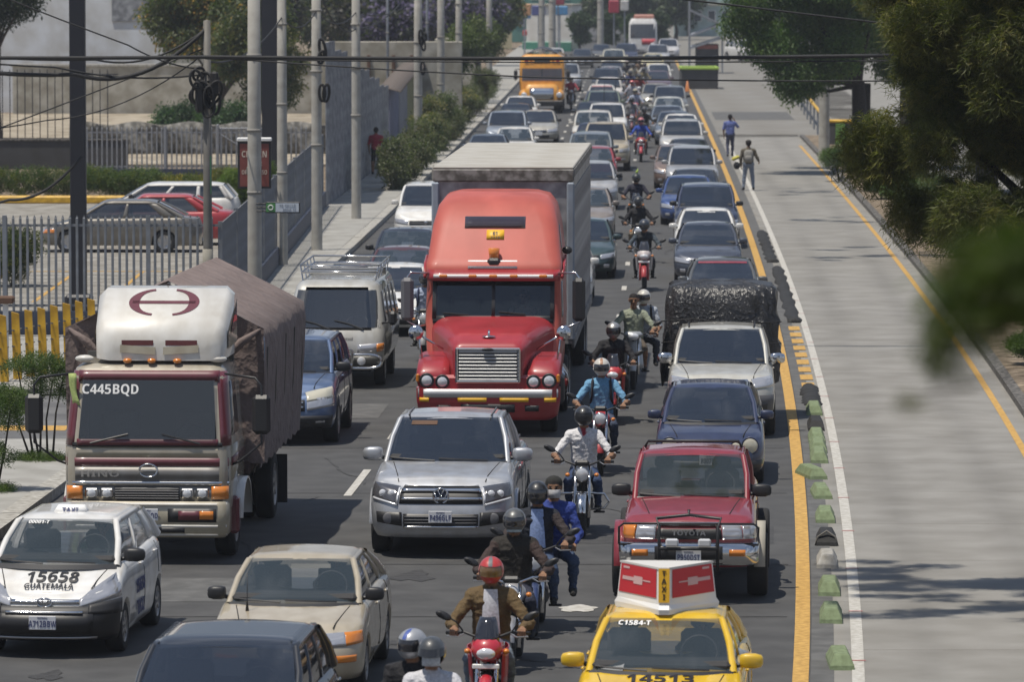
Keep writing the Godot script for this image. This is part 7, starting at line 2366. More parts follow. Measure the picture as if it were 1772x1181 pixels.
# ---------------------------------------------------------------- right side and far background
func right_side() -> void:
	# separator blocks between the carriageway and the bus lane
	var spots := [[57.8, 0.42, 0, 0.05], [61.9, 0.3, 0, 0.0], [64.6, 0.29, 0, 0.0], [67.6, 0.28, 1, 0.0], [70.2, 0.29, 2, 0.0], [73.1, 0.3, 0, 0.0], [76.4, 0.3, 0, 0.05], [79.3, 0.26, 0, 0.22], [81.9, 0.31, 0, 0.0], [83.6, 0.32, 0, 0.0], [85.3, 0.32, 0, 0.0], [87.6, 0.34, 3, 0.0], [90.6, 0.36, 0, 0.0]]
	var say := ["green concrete separator block nearest the camera, chipped at its front", "green separator block second from the front", "green separator block third from the front", "bare whitish separator block with its paint worn off", "black rubber-capped separator block between whitish and green ones", "green separator block just behind the black capped one", "green separator block sixth from the camera", "green separator block knocked askew towards the yellow line", "green separator block behind the askew one", "green separator block in the middle of the far three", "green separator block at the head of the far three", "dark rubber separator stub between two green blocks", "small green separator block next to the black tyre strip"]
	for i in spots.size():
		var q: Array = spots[i]
		var n := thing("separator_block", say[i], "lane separator", road(q[0], q[1] + 0.03), heading(q[0]) + q[3], "lane separator blocks")
		var big := i < 8
		var L := 0.95 if i < 8 else 1.25
		var m: Material = [M.green_block, M.kerb, M.rubber, M.rubber][q[2]]
		var lv := []
		for w in [[0.14, 0.05, -0.02], [0.135, 0.03, 0.05], [0.085, -0.07, 0.155], [0.07, -0.1, 0.168]]:
			lv.append(PackedVector3Array([V(w[0], w[2], w[1]), V(-w[0], w[2], w[1]), V(-w[0], w[2], -L - w[1]), V(w[0], w[2], -L - w[1])]))
		obj("body", B.new().loft(lv, true, true, true), m, n)
		if q[2] == 2:
			obj("steel_strap", B.new().sm(1).tube([V(-0.15, 0.0, 0.0), V(-0.12, 0.12, -0.02), V(0, 0.2, -0.04), V(0.12, 0.12, -0.02), V(0.15, 0.0, 0.0)], 0.015, 5), M.old_steel, n)
	# strips of old tyre rubber laid as separators
	for q in [["long black tyre-rubber strip between the yellow hatch and the far traffic", 114.0, 134.0, 0.42], ["short black tyre-rubber strip behind the green blocks", 92.6, 96.4, 0.38], ["thin black rubber strip beside the white sedan in the outer lane", 137.0, 152.0, 0.36]]:
		var n := thing("rubber_strip", q[0], "lane separator", road(q[1], q[3]), 0.0, "rubber strips")
		var rings := []
		for k in 25:
			var d: float = lerpf(q[1], q[2], k / 24.0)
			var c := road(d, q[3] + 0.03 * sin(k * 1.7)) - road(q[1], q[3])
			var ring := PackedVector3Array()
			for j in 9:
				var a := PI * j / 8.0
				ring.append(c + V(-cos(a) * (0.16 + 0.02 * sin(k * 2.3)), -0.02 + sin(a) * (0.1 + 0.018 * sin(k * 1.9) + 0.008 * sin(k * 5.0)), 0))
			rings.append(ring)
		obj("rubber", B.new().sm(1).loft(rings, false, true, true), M.rubber, n)
	# median trees
	var green := [[0.06, 0.115, 0.035], [0.085, 0.15, 0.045], [0.11, 0.18, 0.055], [0.14, 0.2, 0.06]]
	tree("broadleaf_tree", "broad green tree overhanging the bus lane at the top", V(12.95, 0.08, -195), {"c": V(-1.9, 6.3, 0.5), "r": V(2.9, 2.9, 2.6), "n": 26, "s": 1.05, "fork": 3.4, "rad": 0.3, "kind": "broad", "leaf": 0.34, "count": 3800, "cols": green, "seed": 501, "nlimb": 10, "bark": M.bark_shaded})
	var low := [[V(-2.2, 3.6, 0.3), V(0.9, 0.6, 0.9)], [V(-2.9, 3.0, 0.4), V(0.6, 0.55, 0.7)], [V(-1.2, 3.9, 0.2), V(0.9, 0.6, 0.9)], [V(-3.2, 4.4, 0), V(0.9, 0.7, 0.9)]]
	tree("broadleaf_tree", "low hanging green bough dipping over the bus lane", V(13.6, 0.08, -200), {"blobs": low + blobs_in(V(0.6, 6.2, 0), V(2.9, 2.7, 2.0), 22, 1.0, 503), "fork": 3.2, "rad": 0.22, "kind": "broad", "leaf": 0.34, "count": 3200, "cols": green, "seed": 502, "nlimb": 4, "bark": M.bark_shaded})
	# thick-trunked tree, shade put into its dark bark, its crown of fine drooping twigs
	var olive := [[0.085, 0.1, 0.032], [0.12, 0.135, 0.04], [0.16, 0.165, 0.048], [0.21, 0.19, 0.055]]
	tree("casuarina_tree", "dark thick-trunked tree behind the clipped bushes", V(13.65, 0.08, -178.0), {"c": V(1.4, 6.8, 0), "r": V(2.6, 2.5, 2.2), "n": 22, "s": 0.95, "fork": 3.6, "rad": 0.37, "lean": V(-0.1, 0, 0), "kind": "needle", "leaf": 0.42, "count": 4200, "cols": olive, "seed": 510, "over": [-6.8, -2.6, 8.0, 9.6, 12], "bark": M.bark_shaded})
	tree("casuarina_tree", "slimmer dark tree at the right of the thick trunk", V(14.3, 0.08, -158.0), {"c": V(0.0, 5.2, 0), "r": V(2.3, 2.2, 1.8), "n": 18, "s": 0.85, "fork": 3.2, "rad": 0.24, "kind": "needle", "leaf": 0.4, "count": 3600, "cols": olive, "seed": 511, "over": [-7.6, -3.6, 8.0, 9.2, 12], "bark": M.bark_shaded})
	tree("casuarina_tree", "dark shady tree standing in the median beyond the kerb bend", V(12.9, 0.08, -140.0), {"c": V(-0.2, 4.7, 0), "r": V(2.3, 2.0, 1.6), "n": 18, "s": 0.8, "fork": 2.8, "rad": 0.2, "kind": "needle", "leaf": 0.38, "count": 3600, "cols": olive, "seed": 512, "over": [-7.4, -3.6, 8.0, 9.2, 12], "bark": M.bark_shaded})
	# feathery tree nearer the bridge: fills the upper right, trunk out of the frame
	var near := []
	var g := RandomNumberGenerator.new()
	g.seed = 77
	for k in 100:
		var f := g.randf()
		var y := lerpf(4.4, 8.4, g.randf())
		var x := lerpf(-2.6, 1.2, pow(g.randf(), 0.75)) + maxf(0.0, 5.4 - y) * 0.5
		near.append([V(x, y, g.randf_range(-1.6, 1.6)), V(0.42, 0.3, 0.45) * g.randf_range(0.8, 1.4)])
	tree("feathery_tree", "nearby dark olive feathery tree filling the upper right corner", V(yl(64) + 3.45 , 0.08, -64.0), {"blobs": near, "fork": 4.4, "rad": 0.2, "kind": "needle", "leaf": 0.22, "count": 14500, "cols": olive, "seed": 520, "over": [-5.4, -1.0, 8.7, 11.0, 44], "nlimb": 22, "hollow": 0.1, "bark": M.bark_shaded})
	# bough right in front of the footbridge, far out of focus
	var fr := thing("foreground_tree", "blurred dark green bough close to the camera at the right edge", "tree", V(4.625, 0.0, -10.4))
	obj("trunk", B.new().sm(1).tube([V(0, -0.2, 0), V(0.1, 4.0, 0), V(0, 8.2, 0)], [0.24, 0.2, 0.1], 10, false), M.bark_shaded, fr)
	obj("limb", B.new().sm(1).tube([V(0, 6.9, 0), V(-2.0, 7.15, 0.1), V(-3.3, 7.28, 0.2), V(-3.72, 7.24, 0.25)], [0.06, 0.035, 0.016, 0.005], 6, false), M.bark_shaded, fr)
	obj("limb", B.new().sm(1).tube([V(-2.6, 7.2, 0.1), V(-3.4, 7.2, 0.6), V(-3.95, 7.12, 1.25)], [0.012, 0.007, 0.002], 5, false), M.bark_shaded, fr)
	foliage(fr, "crown", "needle", [[V(-3.62, 7.32, 0.2), V(0.13, 0.06, 0.14)], [V(-3.7, 7.25, 0.2), V(0.11, 0.05, 0.12)], [V(-3.77, 7.19, 0.25), V(0.07, 0.035, 0.08)], [V(-3.5, 7.28, 0.1), V(0.12, 0.07, 0.14)], [V(-3.3, 7.26, 0.1), V(0.14, 0.1, 0.14)]], 230, 0.085, [[0.06, 0.095, 0.025], [0.09, 0.135, 0.032], [0.13, 0.17, 0.04]], 530, 0.05)
	foliage(fr, "leaf_tuft", "needle", [[V(-3.93, 7.13, 1.25), V(0.026, 0.006, 0.026)]], 7, 0.024, [[0.16, 0.16, 0.06]], 531, 0.05)
	# clipped bushes and scrub in the median
	for q in [["clipped box-shaped bush left of the thick trunk", 11.95, 188.0, 0.8, 1.2, 540], ["bright clipped bush in front of the thick trunk", 12.35, 172.0, 0.62, 0.75, 541], ["second bright bush low in front of the thick trunk", 12.7, 167.0, 0.85, 0.8, 542], ["bright leafy shrub on the median beside the foreground bough", 11.55, 123.0, 0.5, 1.1, 543], ["ragged dark bush on the median in the tree shade", 12.6, 150.0, 0.9, 1.4, 544], ["dusty weeds beside the median kerb near the bough", 10.6, 114.0, 0.45, 0.45, 545], ["dry weed clump at the right picture edge", 10.2, 101.0, 0.5, 0.6, 546]]:
		var bl := [[V(0, q[4] * 0.7, 0), V(q[3], q[4] * 0.34, 0.7)], [V(q[3] * 0.5, q[4] * 0.6, 0.1), V(q[3] * 0.6, q[4] * 0.3, 0.6)], [V(-q[3] * 0.5, q[4] * 0.62, 0), V(q[3] * 0.6, q[4] * 0.3, 0.6)]]
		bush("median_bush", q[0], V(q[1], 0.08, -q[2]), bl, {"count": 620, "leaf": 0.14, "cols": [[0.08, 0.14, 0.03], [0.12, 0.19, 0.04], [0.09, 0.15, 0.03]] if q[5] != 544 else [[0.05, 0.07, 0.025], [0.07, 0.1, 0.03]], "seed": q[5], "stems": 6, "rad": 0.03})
	# a ragged hedge all along the median
	for k in 12:
		var d0 := 112.0 + k * 6.6
		var hh := 0.7 + 0.35 * sin(k * 2.1) + 0.02 * k
		var w := ["first", "second", "third", "fourth", "fifth", "sixth", "seventh", "eighth", "ninth", "tenth", "eleventh", "twelfth"][k] as String
		bush("median_hedge", "%s shrub from the near end of the ragged hedge along the median" % w, road(d0, 5.75 - 0.012 * k, 0.08), blobs_in(V(0, hh * 0.6, 0), V(0.45, hh * 0.35, 2.6), 9, 0.5, 560 + k), {"count": 640, "leaf": 0.17, "kind": "small" if k % 3 else "broad", "cols": [[0.06, 0.1, 0.03], [0.09, 0.13, 0.035], [0.13, 0.15, 0.04]], "seed": 560 + k, "stems": 5, "group": "hedge along the median"})
	# thick dark undergrowth beyond the median trees
	for q in [["dark understorey thicket at the right edge behind the feathery tree", 15.4, 143.0, 1.8, 3.2, 550], ["dark understorey thicket behind the slim tree", 17.2, 170.0, 2.2, 3.4, 551], ["dark thicket in the lower right shade", 13.3, 118.0, 1.3, 2.6, 552]]:
		bush("thicket", q[0], V(q[1], 0.0, -q[2]), blobs_in(V(0, q[4] * 0.5, 0), V(q[3], q[4] * 0.45, 1.2), 12, 0.7, q[5]), {"count": 1300, "leaf": 0.3, "kind": "needle", "cols": olive, "seed": q[5], "stems": 8})
	# leaf litter
	# concrete pole and yellow-topped railing at the junction
	pole("concrete pole standing on the far side of the bus lane", 12.35, 206.0, 0.2, 9.0, M.pole, "concrete poles right of the bus lane")
	var rl := thing("station_railing", "dark railing with a yellow top rail beyond the concrete pole", "railing", V(13.2, 0, -224))
	obj("yellow_rail", B.new().sm(1).tube([V(3.0, 1.2, -76), V(0.6, 1.15, -8), V(0.1, 1.1, 0), V(2.4, 1.1, 0.6)], 0.08, 8), M.yellow_post, rl)
	obj("dark_panel", B.new().slab(func(a: float, q: float) -> Vector3: return V(lerpf(0.1, 2.4, a), 1.05 * q, lerpf(0.0, 0.6, a)), 4, 1, V(0, 0, -0.08)), M.wall_dark, rl)
	for k in 9:
		obj("baluster", B.new().box(V(0.6 + 0.28 * k, 0.6, -8 - 7.8 * k), V(0.06, 1.2, 0.5)), M.fence_grey, rl)
	obj("green_panel", B.new().box(V(0.9, 0.55, 0.3), V(0.4, 0.9, 0.1)), paint(0.14, 0.3, 0.05), rl)
	# bus stop: planter, shelter roofs, dark kiosk
	var plt := thing("station_planter", "dark planter box with lime green rim at the end of the bus stop", "planter", V(11.75, 0, -326))
	obj("box", B.new().rbox(V(0, 0.62, -2), V(2.3, 1.25, 4.0), 0.04), M.wall_dark, plt)
	for q in [[0.0, 0.02, 2.4, 0.14], [0.0, -4.0, 2.4, 0.14]]:
		obj("lime_rim", B.new().rbox(V(q[0], 1.3, q[1]), V(q[2], 0.16, q[3]), 0.03), M.lime, plt)
	for s in [-1.0, 1.0]:
		obj("lime_side_rim", B.new().rbox(V(s * 1.13, 1.3, -2), V(0.14, 0.16, 3.8), 0.03), M.lime, plt)
	var sh := thing("bus_shelter", "zigzag roofed bus shelter at the end of the bus lane", "shelter", V(13.6, 0, -372))
	for q in [[-0.9, 4.6, 1.3, 3.6], [1.3, 3.6, -0.9, 2.75], [-0.9, 1.9, 1.3, 2.6]]:
		obj("roof_blade", B.new().slab(func(a: float, w: float) -> Vector3: return V(lerpf(q[0], q[2], a), lerpf(q[1], q[3], a), lerpf(0.5, -3.0, w)), 2, 2, V(0, -0.16, 0)), M.fence_pale, sh)
	obj("column", B.new().rbox(V(-0.95, 2.6, 0.2), V(0.16, 5.4, 0.16), 0.03), M.fence_pale, sh)
	obj("kiosk", B.new().rbox(V(0.35, 1.0, -1), V(1.6, 2.2, 2.0), 0.05), M.wall_dark, sh)
	obj("kiosk_band", B.new().rbox(V(0.35, 1.9, 0.06), V(1.5, 0.3, 0.06), 0.02), paint(0.3, 0.06, 0.04), sh)
	obj("column", B.new().rbox(V(1.4, 1.4, 0.2), V(0.12, 2.8, 0.12), 0.03), M.fence_pale, sh)
	# cones at the junction
	for k in 3:
		var cn := thing("traffic_cone", ["orange cone near the bus stop planter", "orange cone just left of the planter", "orange and yellow cone beside the outer lane"][k], "cone", V([11.6, 11.2, 10.7][k], 0.0, -[345.0, 332.0, 318.0][k]), 0, "traffic cones")
		obj("cone_body", B.new().sm(1).lathe([[0.16, 0.02], [0.04, 0.7], [0.001, 0.72]], 12), paint(0.6, 0.2, 0.03), cn)
		obj("cone_foot", B.new().rbox(V(0, 0.02, 0), V(0.4, 0.05, 0.4), 0.02), M.black, cn)

func backdrop() -> void:
	# shop wall, signs and buildings at the far end
	var sw := thing("shop_wall", "blank white shop wall with a green foot at the far end", "building", V(1.0, 0, -468), -0.3)
	obj("white_wall", B.new().rbox(V(2.9, 2.45, 0), V(4.3, 3.3, 3), 0.05), M.white_wall2, sw)
	obj("green_foot", B.new().rbox(V(2.7, 0.4, 0.1), V(4.6, 0.9, 3.0), 0.05), paint(0.03, 0.22, 0.15), sw)
	obj("parapet", B.new().rbox(V(2.9, 4.15, 0.1), V(4.5, 0.16, 3.2), 0.03), M.plaster, sw)
	var cf := [["cream and yellow block with dark windows left of the white shop wall", -2.2, 478.0, 4.4, 11.0, [0.5, 0.46, 0.3]], ["teal roofed block behind the white shop wall", 3.4, 520.0, 7.0, 12.0, [0.1, 0.25, 0.22]], ["grey block behind the jacarandas", -12.0, 540.0, 11.0, 12.0, [0.3, 0.3, 0.3]], ["pale turquoise block behind the bus shelter", 20.8, 560.0, 6.5, 13.0, [0.4, 0.52, 0.52]], ["white block at the far right behind the green tree", 27.5, 520.0, 7.0, 10.0, [0.5, 0.5, 0.5]], ["brick-red block glimpsed above the dark trees", 12.0, 640.0, 14.0, 16.0, [0.3, 0.2, 0.17]]]
	for q in cf:
		var n := thing("town_building", q[0], "building", V(q[1], 0, -q[2]))
		obj("wall", B.new().box(V(0, q[4] / 2, -3), V(q[3], q[4], 6)), grain(mat(lin(q[5][0], q[5][1], q[5][2]), 0.85), M.dust_tex, 0.2), n)
		obj("cornice", B.new().box(V(0, 3.4, 0.12), V(q[3] + 0.1, 0.2, 0.24)), M.plaster, n)
		for k in int(q[3] / 1.5):
			for j in 2:
				var w := obj("window", cached("far_window", func() -> B: return B.new().rbox(Vector3.ZERO, V(0.84, 1.2, 0.12), 0.02)), M.white, n, Transform3D(Basis.IDENTITY, V(-q[3] / 2 + 0.9 + k * 1.5, 2.2 + j * 2.6, 0.03)))
				obj("pane", cached("far_pane", func() -> B: return B.new().box(V(0, 0, 0.062), V(0.7, 1.06, 0.01))), M.far_pane, w)
		if q[1] < 0 and q[1] > -5:
			obj("yellow_front", B.new().box(V(0.6, 4.6, 0.1), V(2.6, 1.8, 0.14)), paint(0.55, 0.5, 0.22), n)
	# roadside advertising and flags
	var sg := [["round orange and cream sign left of the white shop wall", 1.05, 3.95, 440.0, 1.1, 1.0, [0.55, 0.3, 0.15]], ["light blue strip sign under the round orange sign", 1.05, 3.35, 440.2, 1.1, 0.35, [0.12, 0.3, 0.6]], ["blue rounded sign above the white shop wall", 2.3, 3.75, 452.0, 1.2, 0.9, [0.08, 0.1, 0.3]], ["bright blue sign above the white shop wall", 4.15, 3.75, 452.5, 1.4, 0.8, [0.08, 0.3, 0.6]], ["dark red round sign above the bright blue one", 4.0, 4.7, 452.0, 1.1, 0.9, [0.3, 0.03, 0.06]], ["red and white flag sign right of the far pale pole", 8.6, 4.2, 440.0, 0.9, 1.1, [0.4, 0.03, 0.06]], ["white flag panel right of the red one", 9.5, 4.3, 440.0, 0.7, 0.9, [0.6, 0.6, 0.6]], ["small red sign at the foot of the cream block", 1.1, 1.9, 446.0, 0.4, 0.5, [0.5, 0.06, 0.05]]]
	for q in sg:
		var n := thing("roadside_sign", q[0], "sign", V(q[1], 0, -q[3]))
		obj("panel", B.new().rbox(V(0, q[2], 0), V(q[4], q[5], 0.2), 0.08), paint(q[6][0], q[6][1], q[6][2]), n)
		obj("mast", B.new().box(V(0, q[2] / 2, -0.15), V(0.12, q[2], 0.1)), M.fence_pale, n)
	# trees at the end of the road
	var dark := [[0.04, 0.06, 0.03], [0.055, 0.08, 0.04], [0.075, 0.1, 0.05]]
	for k in 9:
		var x: float = [8.6, 10.6, 12.4, 14.6, 16.8, 19.0, 24.0, 6.6, 29.0][k]
		tree("far_tree", "%s dark green tree closing the far end of the road" % ["second from the left", "third from the left", "fourth from the left", "middle", "fifth from the right", "fourth from the right", "second from the right", "leftmost", "rightmost"][k], V(x, 0, -[520.0, 545.0, 530.0, 550.0, 535.0, 560.0, 500.0, 560.0, 520.0][k]), {"c": V(0, 3.9, 0), "r": V(1.7, 2.4, 1.6), "n": 10, "s": 1.3, "fork": 1.6, "rad": 0.2, "kind": "far", "leaf": 0.6, "count": 620, "cols": dark, "seed": 600 + k, "nlimb": 4, "group": "trees closing the road"})
	for k in 4:
		tree("clipped_tree", "%s round clipped tree at the far end of the road" % ["first", "second", "third", "fourth"][k], V([6.0, 8.3, 10.9, 12.9][k], 0, -[462.0, 455.0, 470.0, 462.0][k]), {"blobs": [[V(0, [2.6, 2.9, 2.3, 2.7][k], 0), V(0.95, 0.75, 0.9)], [V(0.2, [1.4, 1.5, 1.2, 1.4][k], 0), V(0.7, 0.5, 0.7)]], "fork": 1.6, "rad": 0.12, "kind": "far", "leaf": 0.35, "count": 420, "cols": [[0.045, 0.08, 0.03], [0.06, 0.1, 0.035]], "seed": 620 + k, "nlimb": 1, "group": "clipped trees at the road end"})
	# jacarandas and mixed trees behind the left poles
	var mixed := [[-6.9, 300.0, 6.0, "first jacaranda, dull purple, behind the hoarding"], [-4.6, 330.0, 6.5, "purple flowering jacaranda between the grey poles"], [-3.0, 350.0, 6.2, "bright purple jacaranda left of the cream block"], [-9.2, 320.0, 7.0, "brownish bare tree above the hoarding"], [-11.8, 345.0, 8.0, "dark olive tree behind the white building's terrace"], [-8.0, 372.0, 8.0, "tall grey-green tree behind the jacarandas"], [-14.6, 325.0, 8.0, "grey-green tree beyond the vacant lot wall"], [-1.8, 392.0, 6.5, "yellow-green tree at the left of the bus stop pole"]]
	for k in mixed.size():
		var q: Array = mixed[k]
		var pur := k in [0, 1, 2]
		tree("jacaranda_tree" if pur else "background_tree", q[3], V(q[0], 0, -q[1]), {"c": V(0, 4.2, 0), "r": V(2.0, 2.6, 1.8), "n": 12, "s": 1.1, "fork": 1.9, "rad": 0.18, "kind": "far", "leaf": 0.42, "count": 900, "cols": [[0.12, 0.1, 0.2], [0.17, 0.14, 0.3], [0.06, 0.07, 0.05]] if pur else ([[0.08, 0.075, 0.055], [0.1, 0.09, 0.07], [0.05, 0.06, 0.035]] if k in [3, 5, 6] else [[0.05, 0.07, 0.03], [0.08, 0.1, 0.035], [0.12, 0.13, 0.04]]), "seed": 640 + k, "nlimb": 6})
	for k in 3:
		tree("street_tree", "%s slim street tree beside the yellow bus" % ["nearest", "middle", "furthest"][k], road([268.0, 292.0, 318.0][k], [-12.4, -12.3, -12.2][k]), {"c": V(0, 3.4, 0), "r": V(0.7, 1.3, 0.7), "n": 7, "s": 0.6, "fork": 2.0, "rad": 0.1, "kind": "broad", "leaf": 0.4, "count": 260, "cols": [[0.07, 0.1, 0.03], [0.12, 0.15, 0.04]], "seed": 660 + k, "nlimb": 4, "group": "street trees"})
	# a wall of foliage and town behind everything, so far that nothing in it can be told apart
	var fw := thing("far_woodland", "hazy grey-green woodland at the end of the avenue", "woodland", V(0, 0, -680))
	fw.set_meta("kind", "stuff")
	foliage(fw, "foliage", "far", blobs_in(V(5, 4.5, 0), V(46, 4.5, 4), 60, 3.2, 690), 3600, 1.5, [[0.05, 0.065, 0.035], [0.07, 0.085, 0.045]], 690, 0.2)
	# banner wall at the left of the far pavement
	var bw := thing("low_shop", "low pale shop front beside the slim street trees", "building", road(330, -14.6))
	obj("wall", B.new().box(V(0, 1.6, -8), V(2.6, 3.2, 40)), M.plaster, bw)
	obj("awning", B.new().box(V(1.1, 2.9, -6), V(0.8, 0.12, 14)), paint(0.5, 0.5, 0.48), bw)
	for k in 4:
		obj("doorway", B.new().box(V(1.31, 1.1, 2 - k * 7.0), V(0.04, 2.1, 1.6)), M.wall_dark, bw)
# ---------------------------------------------------------------- the traffic
func yellow_taxi() -> void:
	var c := car_spec("sedan", {"hr": 1.4, "W": 0.84})
	var y := paint(0.72, 0.47, 0.015)
	var n := make_car("yellow_taxi", "yellow taxi with a red and white wedge sign on its roof", "taxi", 49.85, -1.33, c, y, {"near": true, "seats": true, "tint": M.clear_glass, "mirror": y, "msize": Vector3(0.115, 0.075, 0.07)})
	common_face(c, n, {"style": 1, "plate": "A513BCX"})
	wipers(c, n)
	bent_letters("14513", 0.17, M.black, n, func(x: float, yy: float, z: float) -> Vector3:
		var u: float = 0.82 + yy * 1.3
		return hood_pt(c, x * 1.05, u, 0.008 + z), "lettering")
	bent_letters("C1584-T", 0.075, M.white, n, func(x: float, yy: float, z: float) -> Vector3:
		return screen_pt(c, 0.5 + (x - 0.34) * 0.75, 0.9 + yy * 1.1, 0.01 + z), "lettering")
	obj("paper_notice", B.new().grid(func(a: float, q: float) -> Vector3: return screen_pt(c, lerpf(0.05, 0.23, a), lerpf(0.06, 0.24, q), -0.015), 2, 2), M.white, n)
	# roof sign: a wedge whose edge points forward
	var s := Node3D.new()
	s.name = "roof_sign"
	n.add_child(s)
	s.position = V(0, 1.4, -2.05)
	var tri := func(w: float, zf: float, zb: float, yy: float) -> PackedVector3Array:
		return PackedVector3Array([V(0.05, yy, zf), V(-0.05, yy, zf), V(-w, yy, zb), V(w, yy, zb)])
	obj("sign_base", B.new().loft([tri.call(0.52, 0.3, -0.42, 0.0), tri.call(0.53, 0.31, -0.43, 0.05), tri.call(0.5, 0.27, -0.4, 0.1)], true, true, true), M.white, s)
	obj("sign_core", B.new().loft([tri.call(0.5, 0.27, -0.4, 0.1), tri.call(0.46, 0.24, -0.38, 0.46)], true, true, true), M.white, s)
	obj("sign_lid", B.new().loft([tri.call(0.475, 0.255, -0.39, 0.45), tri.call(0.47, 0.25, -0.385, 0.47)], true, true, true), M.sign_lid, s)
	var red := mat(lin(0.5, 0.02, 0.03), 0.5)
	for k in [-1.0, 1.0]:
		var f := func(a: float, q: float, lift: float) -> Vector3:
			var yy := lerpf(0.16, 0.445, q)
			var p0 := V(k * 0.05, yy, lerpf(0.27, 0.24, (yy - 0.1) / 0.36))
			var p1 := V(k * lerpf(0.5, 0.46, (yy - 0.1) / 0.36), yy, lerpf(-0.4, -0.38, (yy - 0.1) / 0.36))
			return p0.lerp(p1, a) + V(k * 0.8, 0.05, 0.55) * lift
		obj("red_panel", B.new().grid(func(a: float, q: float) -> Vector3: return f.call(lerpf(0.06, 0.97, a), q, 0.006), 2, 1), red, s)
		for w in [[0.2, 0.5, 0.42, 0.55], [0.4, 0.36, 0.62, 0.64], [0.62, 0.45, 0.9, 0.58], [0.74, 0.85, 0.9, 0.93]]:
			obj("white_print", B.new().grid(func(a: float, q: float) -> Vector3: return f.call(lerpf(w[0], w[2], a), lerpf(w[1], w[3], q), 0.01), 1, 1), M.sign_print, s)
	obj("yellow_edge", B.new().box(V(0, 0.29, 0.262), V(0.11, 0.34, 0.012), Basis(Vector3.RIGHT, -0.08)), M.yellow_tape, s)
	for i in 4:
		write("TAXI"[i], 0.055, M.black, s, V(0, 0.41 - i * 0.078, 0.262 + 0.006 * i))
	# driver with his arm out
	var d := person("taxi driver in a grey-blue shirt with his arm out of the window", n.transform * Transform3D(Basis.IDENTITY, V(0.37, 0.52, -2.3)), {"pose": "driver", "top": [0.2, 0.24, 0.3], "sleeve": 0.35, "cell": 0.018})

func white_taxi() -> void:
	var c := car_spec("hatch", {"W": 0.83, "hr": 1.48, "fset": [[0, 0.1], [0.25, 0.0], [0.5, 0.0], [0.62, 0.04], [0.8, 0.1], [0.93, 0.16], [1, 0.28]]})
	var w := paint(0.74, 0.74, 0.73)
	var n := make_car("white_taxi", "white hatchback taxi with black bumper and number on its bonnet", "taxi", 58.7, -8.62, c, w, {"near": true, "seats": true, "tint": M.clear_glass, "mirror": M.black, "msize": Vector3(0.12, 0.08, 0.07), "turn": heading(58.7) - 0.03})
	lamp_pair(c, n, 0.4, 0.82, [0.58, 0.68], [0.66, 0.93], M.lamp)
	obj("bumper", patch(c, -0.81, 0.81, [0.21, 0.21], [0.585, 0.585], 0.012, 24, 5), M.bumper_black, n)
	for k in [-1.0, 1.0]:
		obj("bumper_corner", patch(c, k * 0.5, k * 0.82, [0.5, 0.5], [0.6, 0.66], 0.013, 10, 3), M.bumper_black, n)
	obj("intake", patch(c, -0.55, 0.55, [0.3, 0.3], [0.5, 0.5], 0.024, 14, 2), M.black, n)
	obj("chrome_strip", patch(c, -0.44, 0.44, [0.5, 0.5], [0.525, 0.525], 0.034, 14, 1), M.chrome, n)
	obj("lip_strip", patch(c, -0.6, 0.6, [0.245, 0.245], [0.27, 0.27], 0.03, 14, 1), M.rim, n)
	obj("nose_bar", patch(c, -0.4, 0.4, [0.615, 0.615], [0.655, 0.655], 0.012, 14, 1), M.chrome, n)
	var e := car_surf(c, 0, 0.635) + V(0, 0, 0.045)
	var em := obj("emblem", ring_mesh(e, 0.085, 0.05, 0.011), M.chrome, n)
	obj("emblem_letter", B.new().tube([e + V(-0.045, -0.03, 0), e + V(-0.02, 0.03, 0)], 0.009, 5).tube([e + V(0.02, -0.03, 0), e + V(0.045, 0.03, 0)], 0.009, 5).tube([e + V(-0.035, -0.004, 0), e + V(0.035, 0.004, 0)], 0.008, 5), M.chrome, em)
	plate(n, car_surf(c, 0, 0.42) + V(0, 0, 0.05), "A712BBW")
	wipers(c, n)
	var hood := func(x: float, u: float, z: float) -> Vector3:
		return hood_pt(c, x, u, 0.007 + z)
	bent_letters("15658", 0.13, M.black, n, func(x: float, yy: float, z: float) -> Vector3: return hood.call(x * 1.25 + 0.02, 0.52 + yy * 1.55, z), "lettering")
	bent_letters("GUATEMALA", 0.058, M.black, n, func(x: float, yy: float, z: float) -> Vector3: return hood.call(x * 1.2, 0.35 + yy * 1.5, z), "lettering")
	bent_letters("00001-T", 0.06, M.white, n, func(x: float, yy: float, z: float) -> Vector3: return screen_pt(c, 0.5 + (x - 0.36) * 0.75, 0.92 + yy * 1.1, 0.008 + z), "lettering")
	var rs := obj("roof_sign", B.new().sm(1).loft([PackedVector3Array([V(-0.21, 1.47, -1.78), V(0.21, 1.47, -1.78), V(0.21, 1.47, -1.98), V(-0.21, 1.47, -1.98)]), PackedVector3Array([V(-0.15, 1.57, -1.84), V(0.15, 1.57, -1.84), V(0.15, 1.57, -1.94), V(-0.15, 1.57, -1.94)])], true, true, true), M.white, n)
	write("TAXI", 0.062, M.plate_ink, rs, V(0, 1.515, -1.795), Basis(Vector3.RIGHT, -0.5))
	person("driver in a pale green shirt inside the white taxi", n.transform * Transform3D(Basis.IDENTITY, V(0.36, 0.6, -1.95)), {"pose": "seated", "top": [0.25, 0.35, 0.25], "sleeve": 0.45, "cell": 0.02})
	for i in 2:
		write(["15658", "TAXI"][i], 0.16, M.plate_ink, n, V(0.838, 0.66 - i * 0.25, -1.75), Basis(Vector3.UP, PI / 2), "door_lettering")

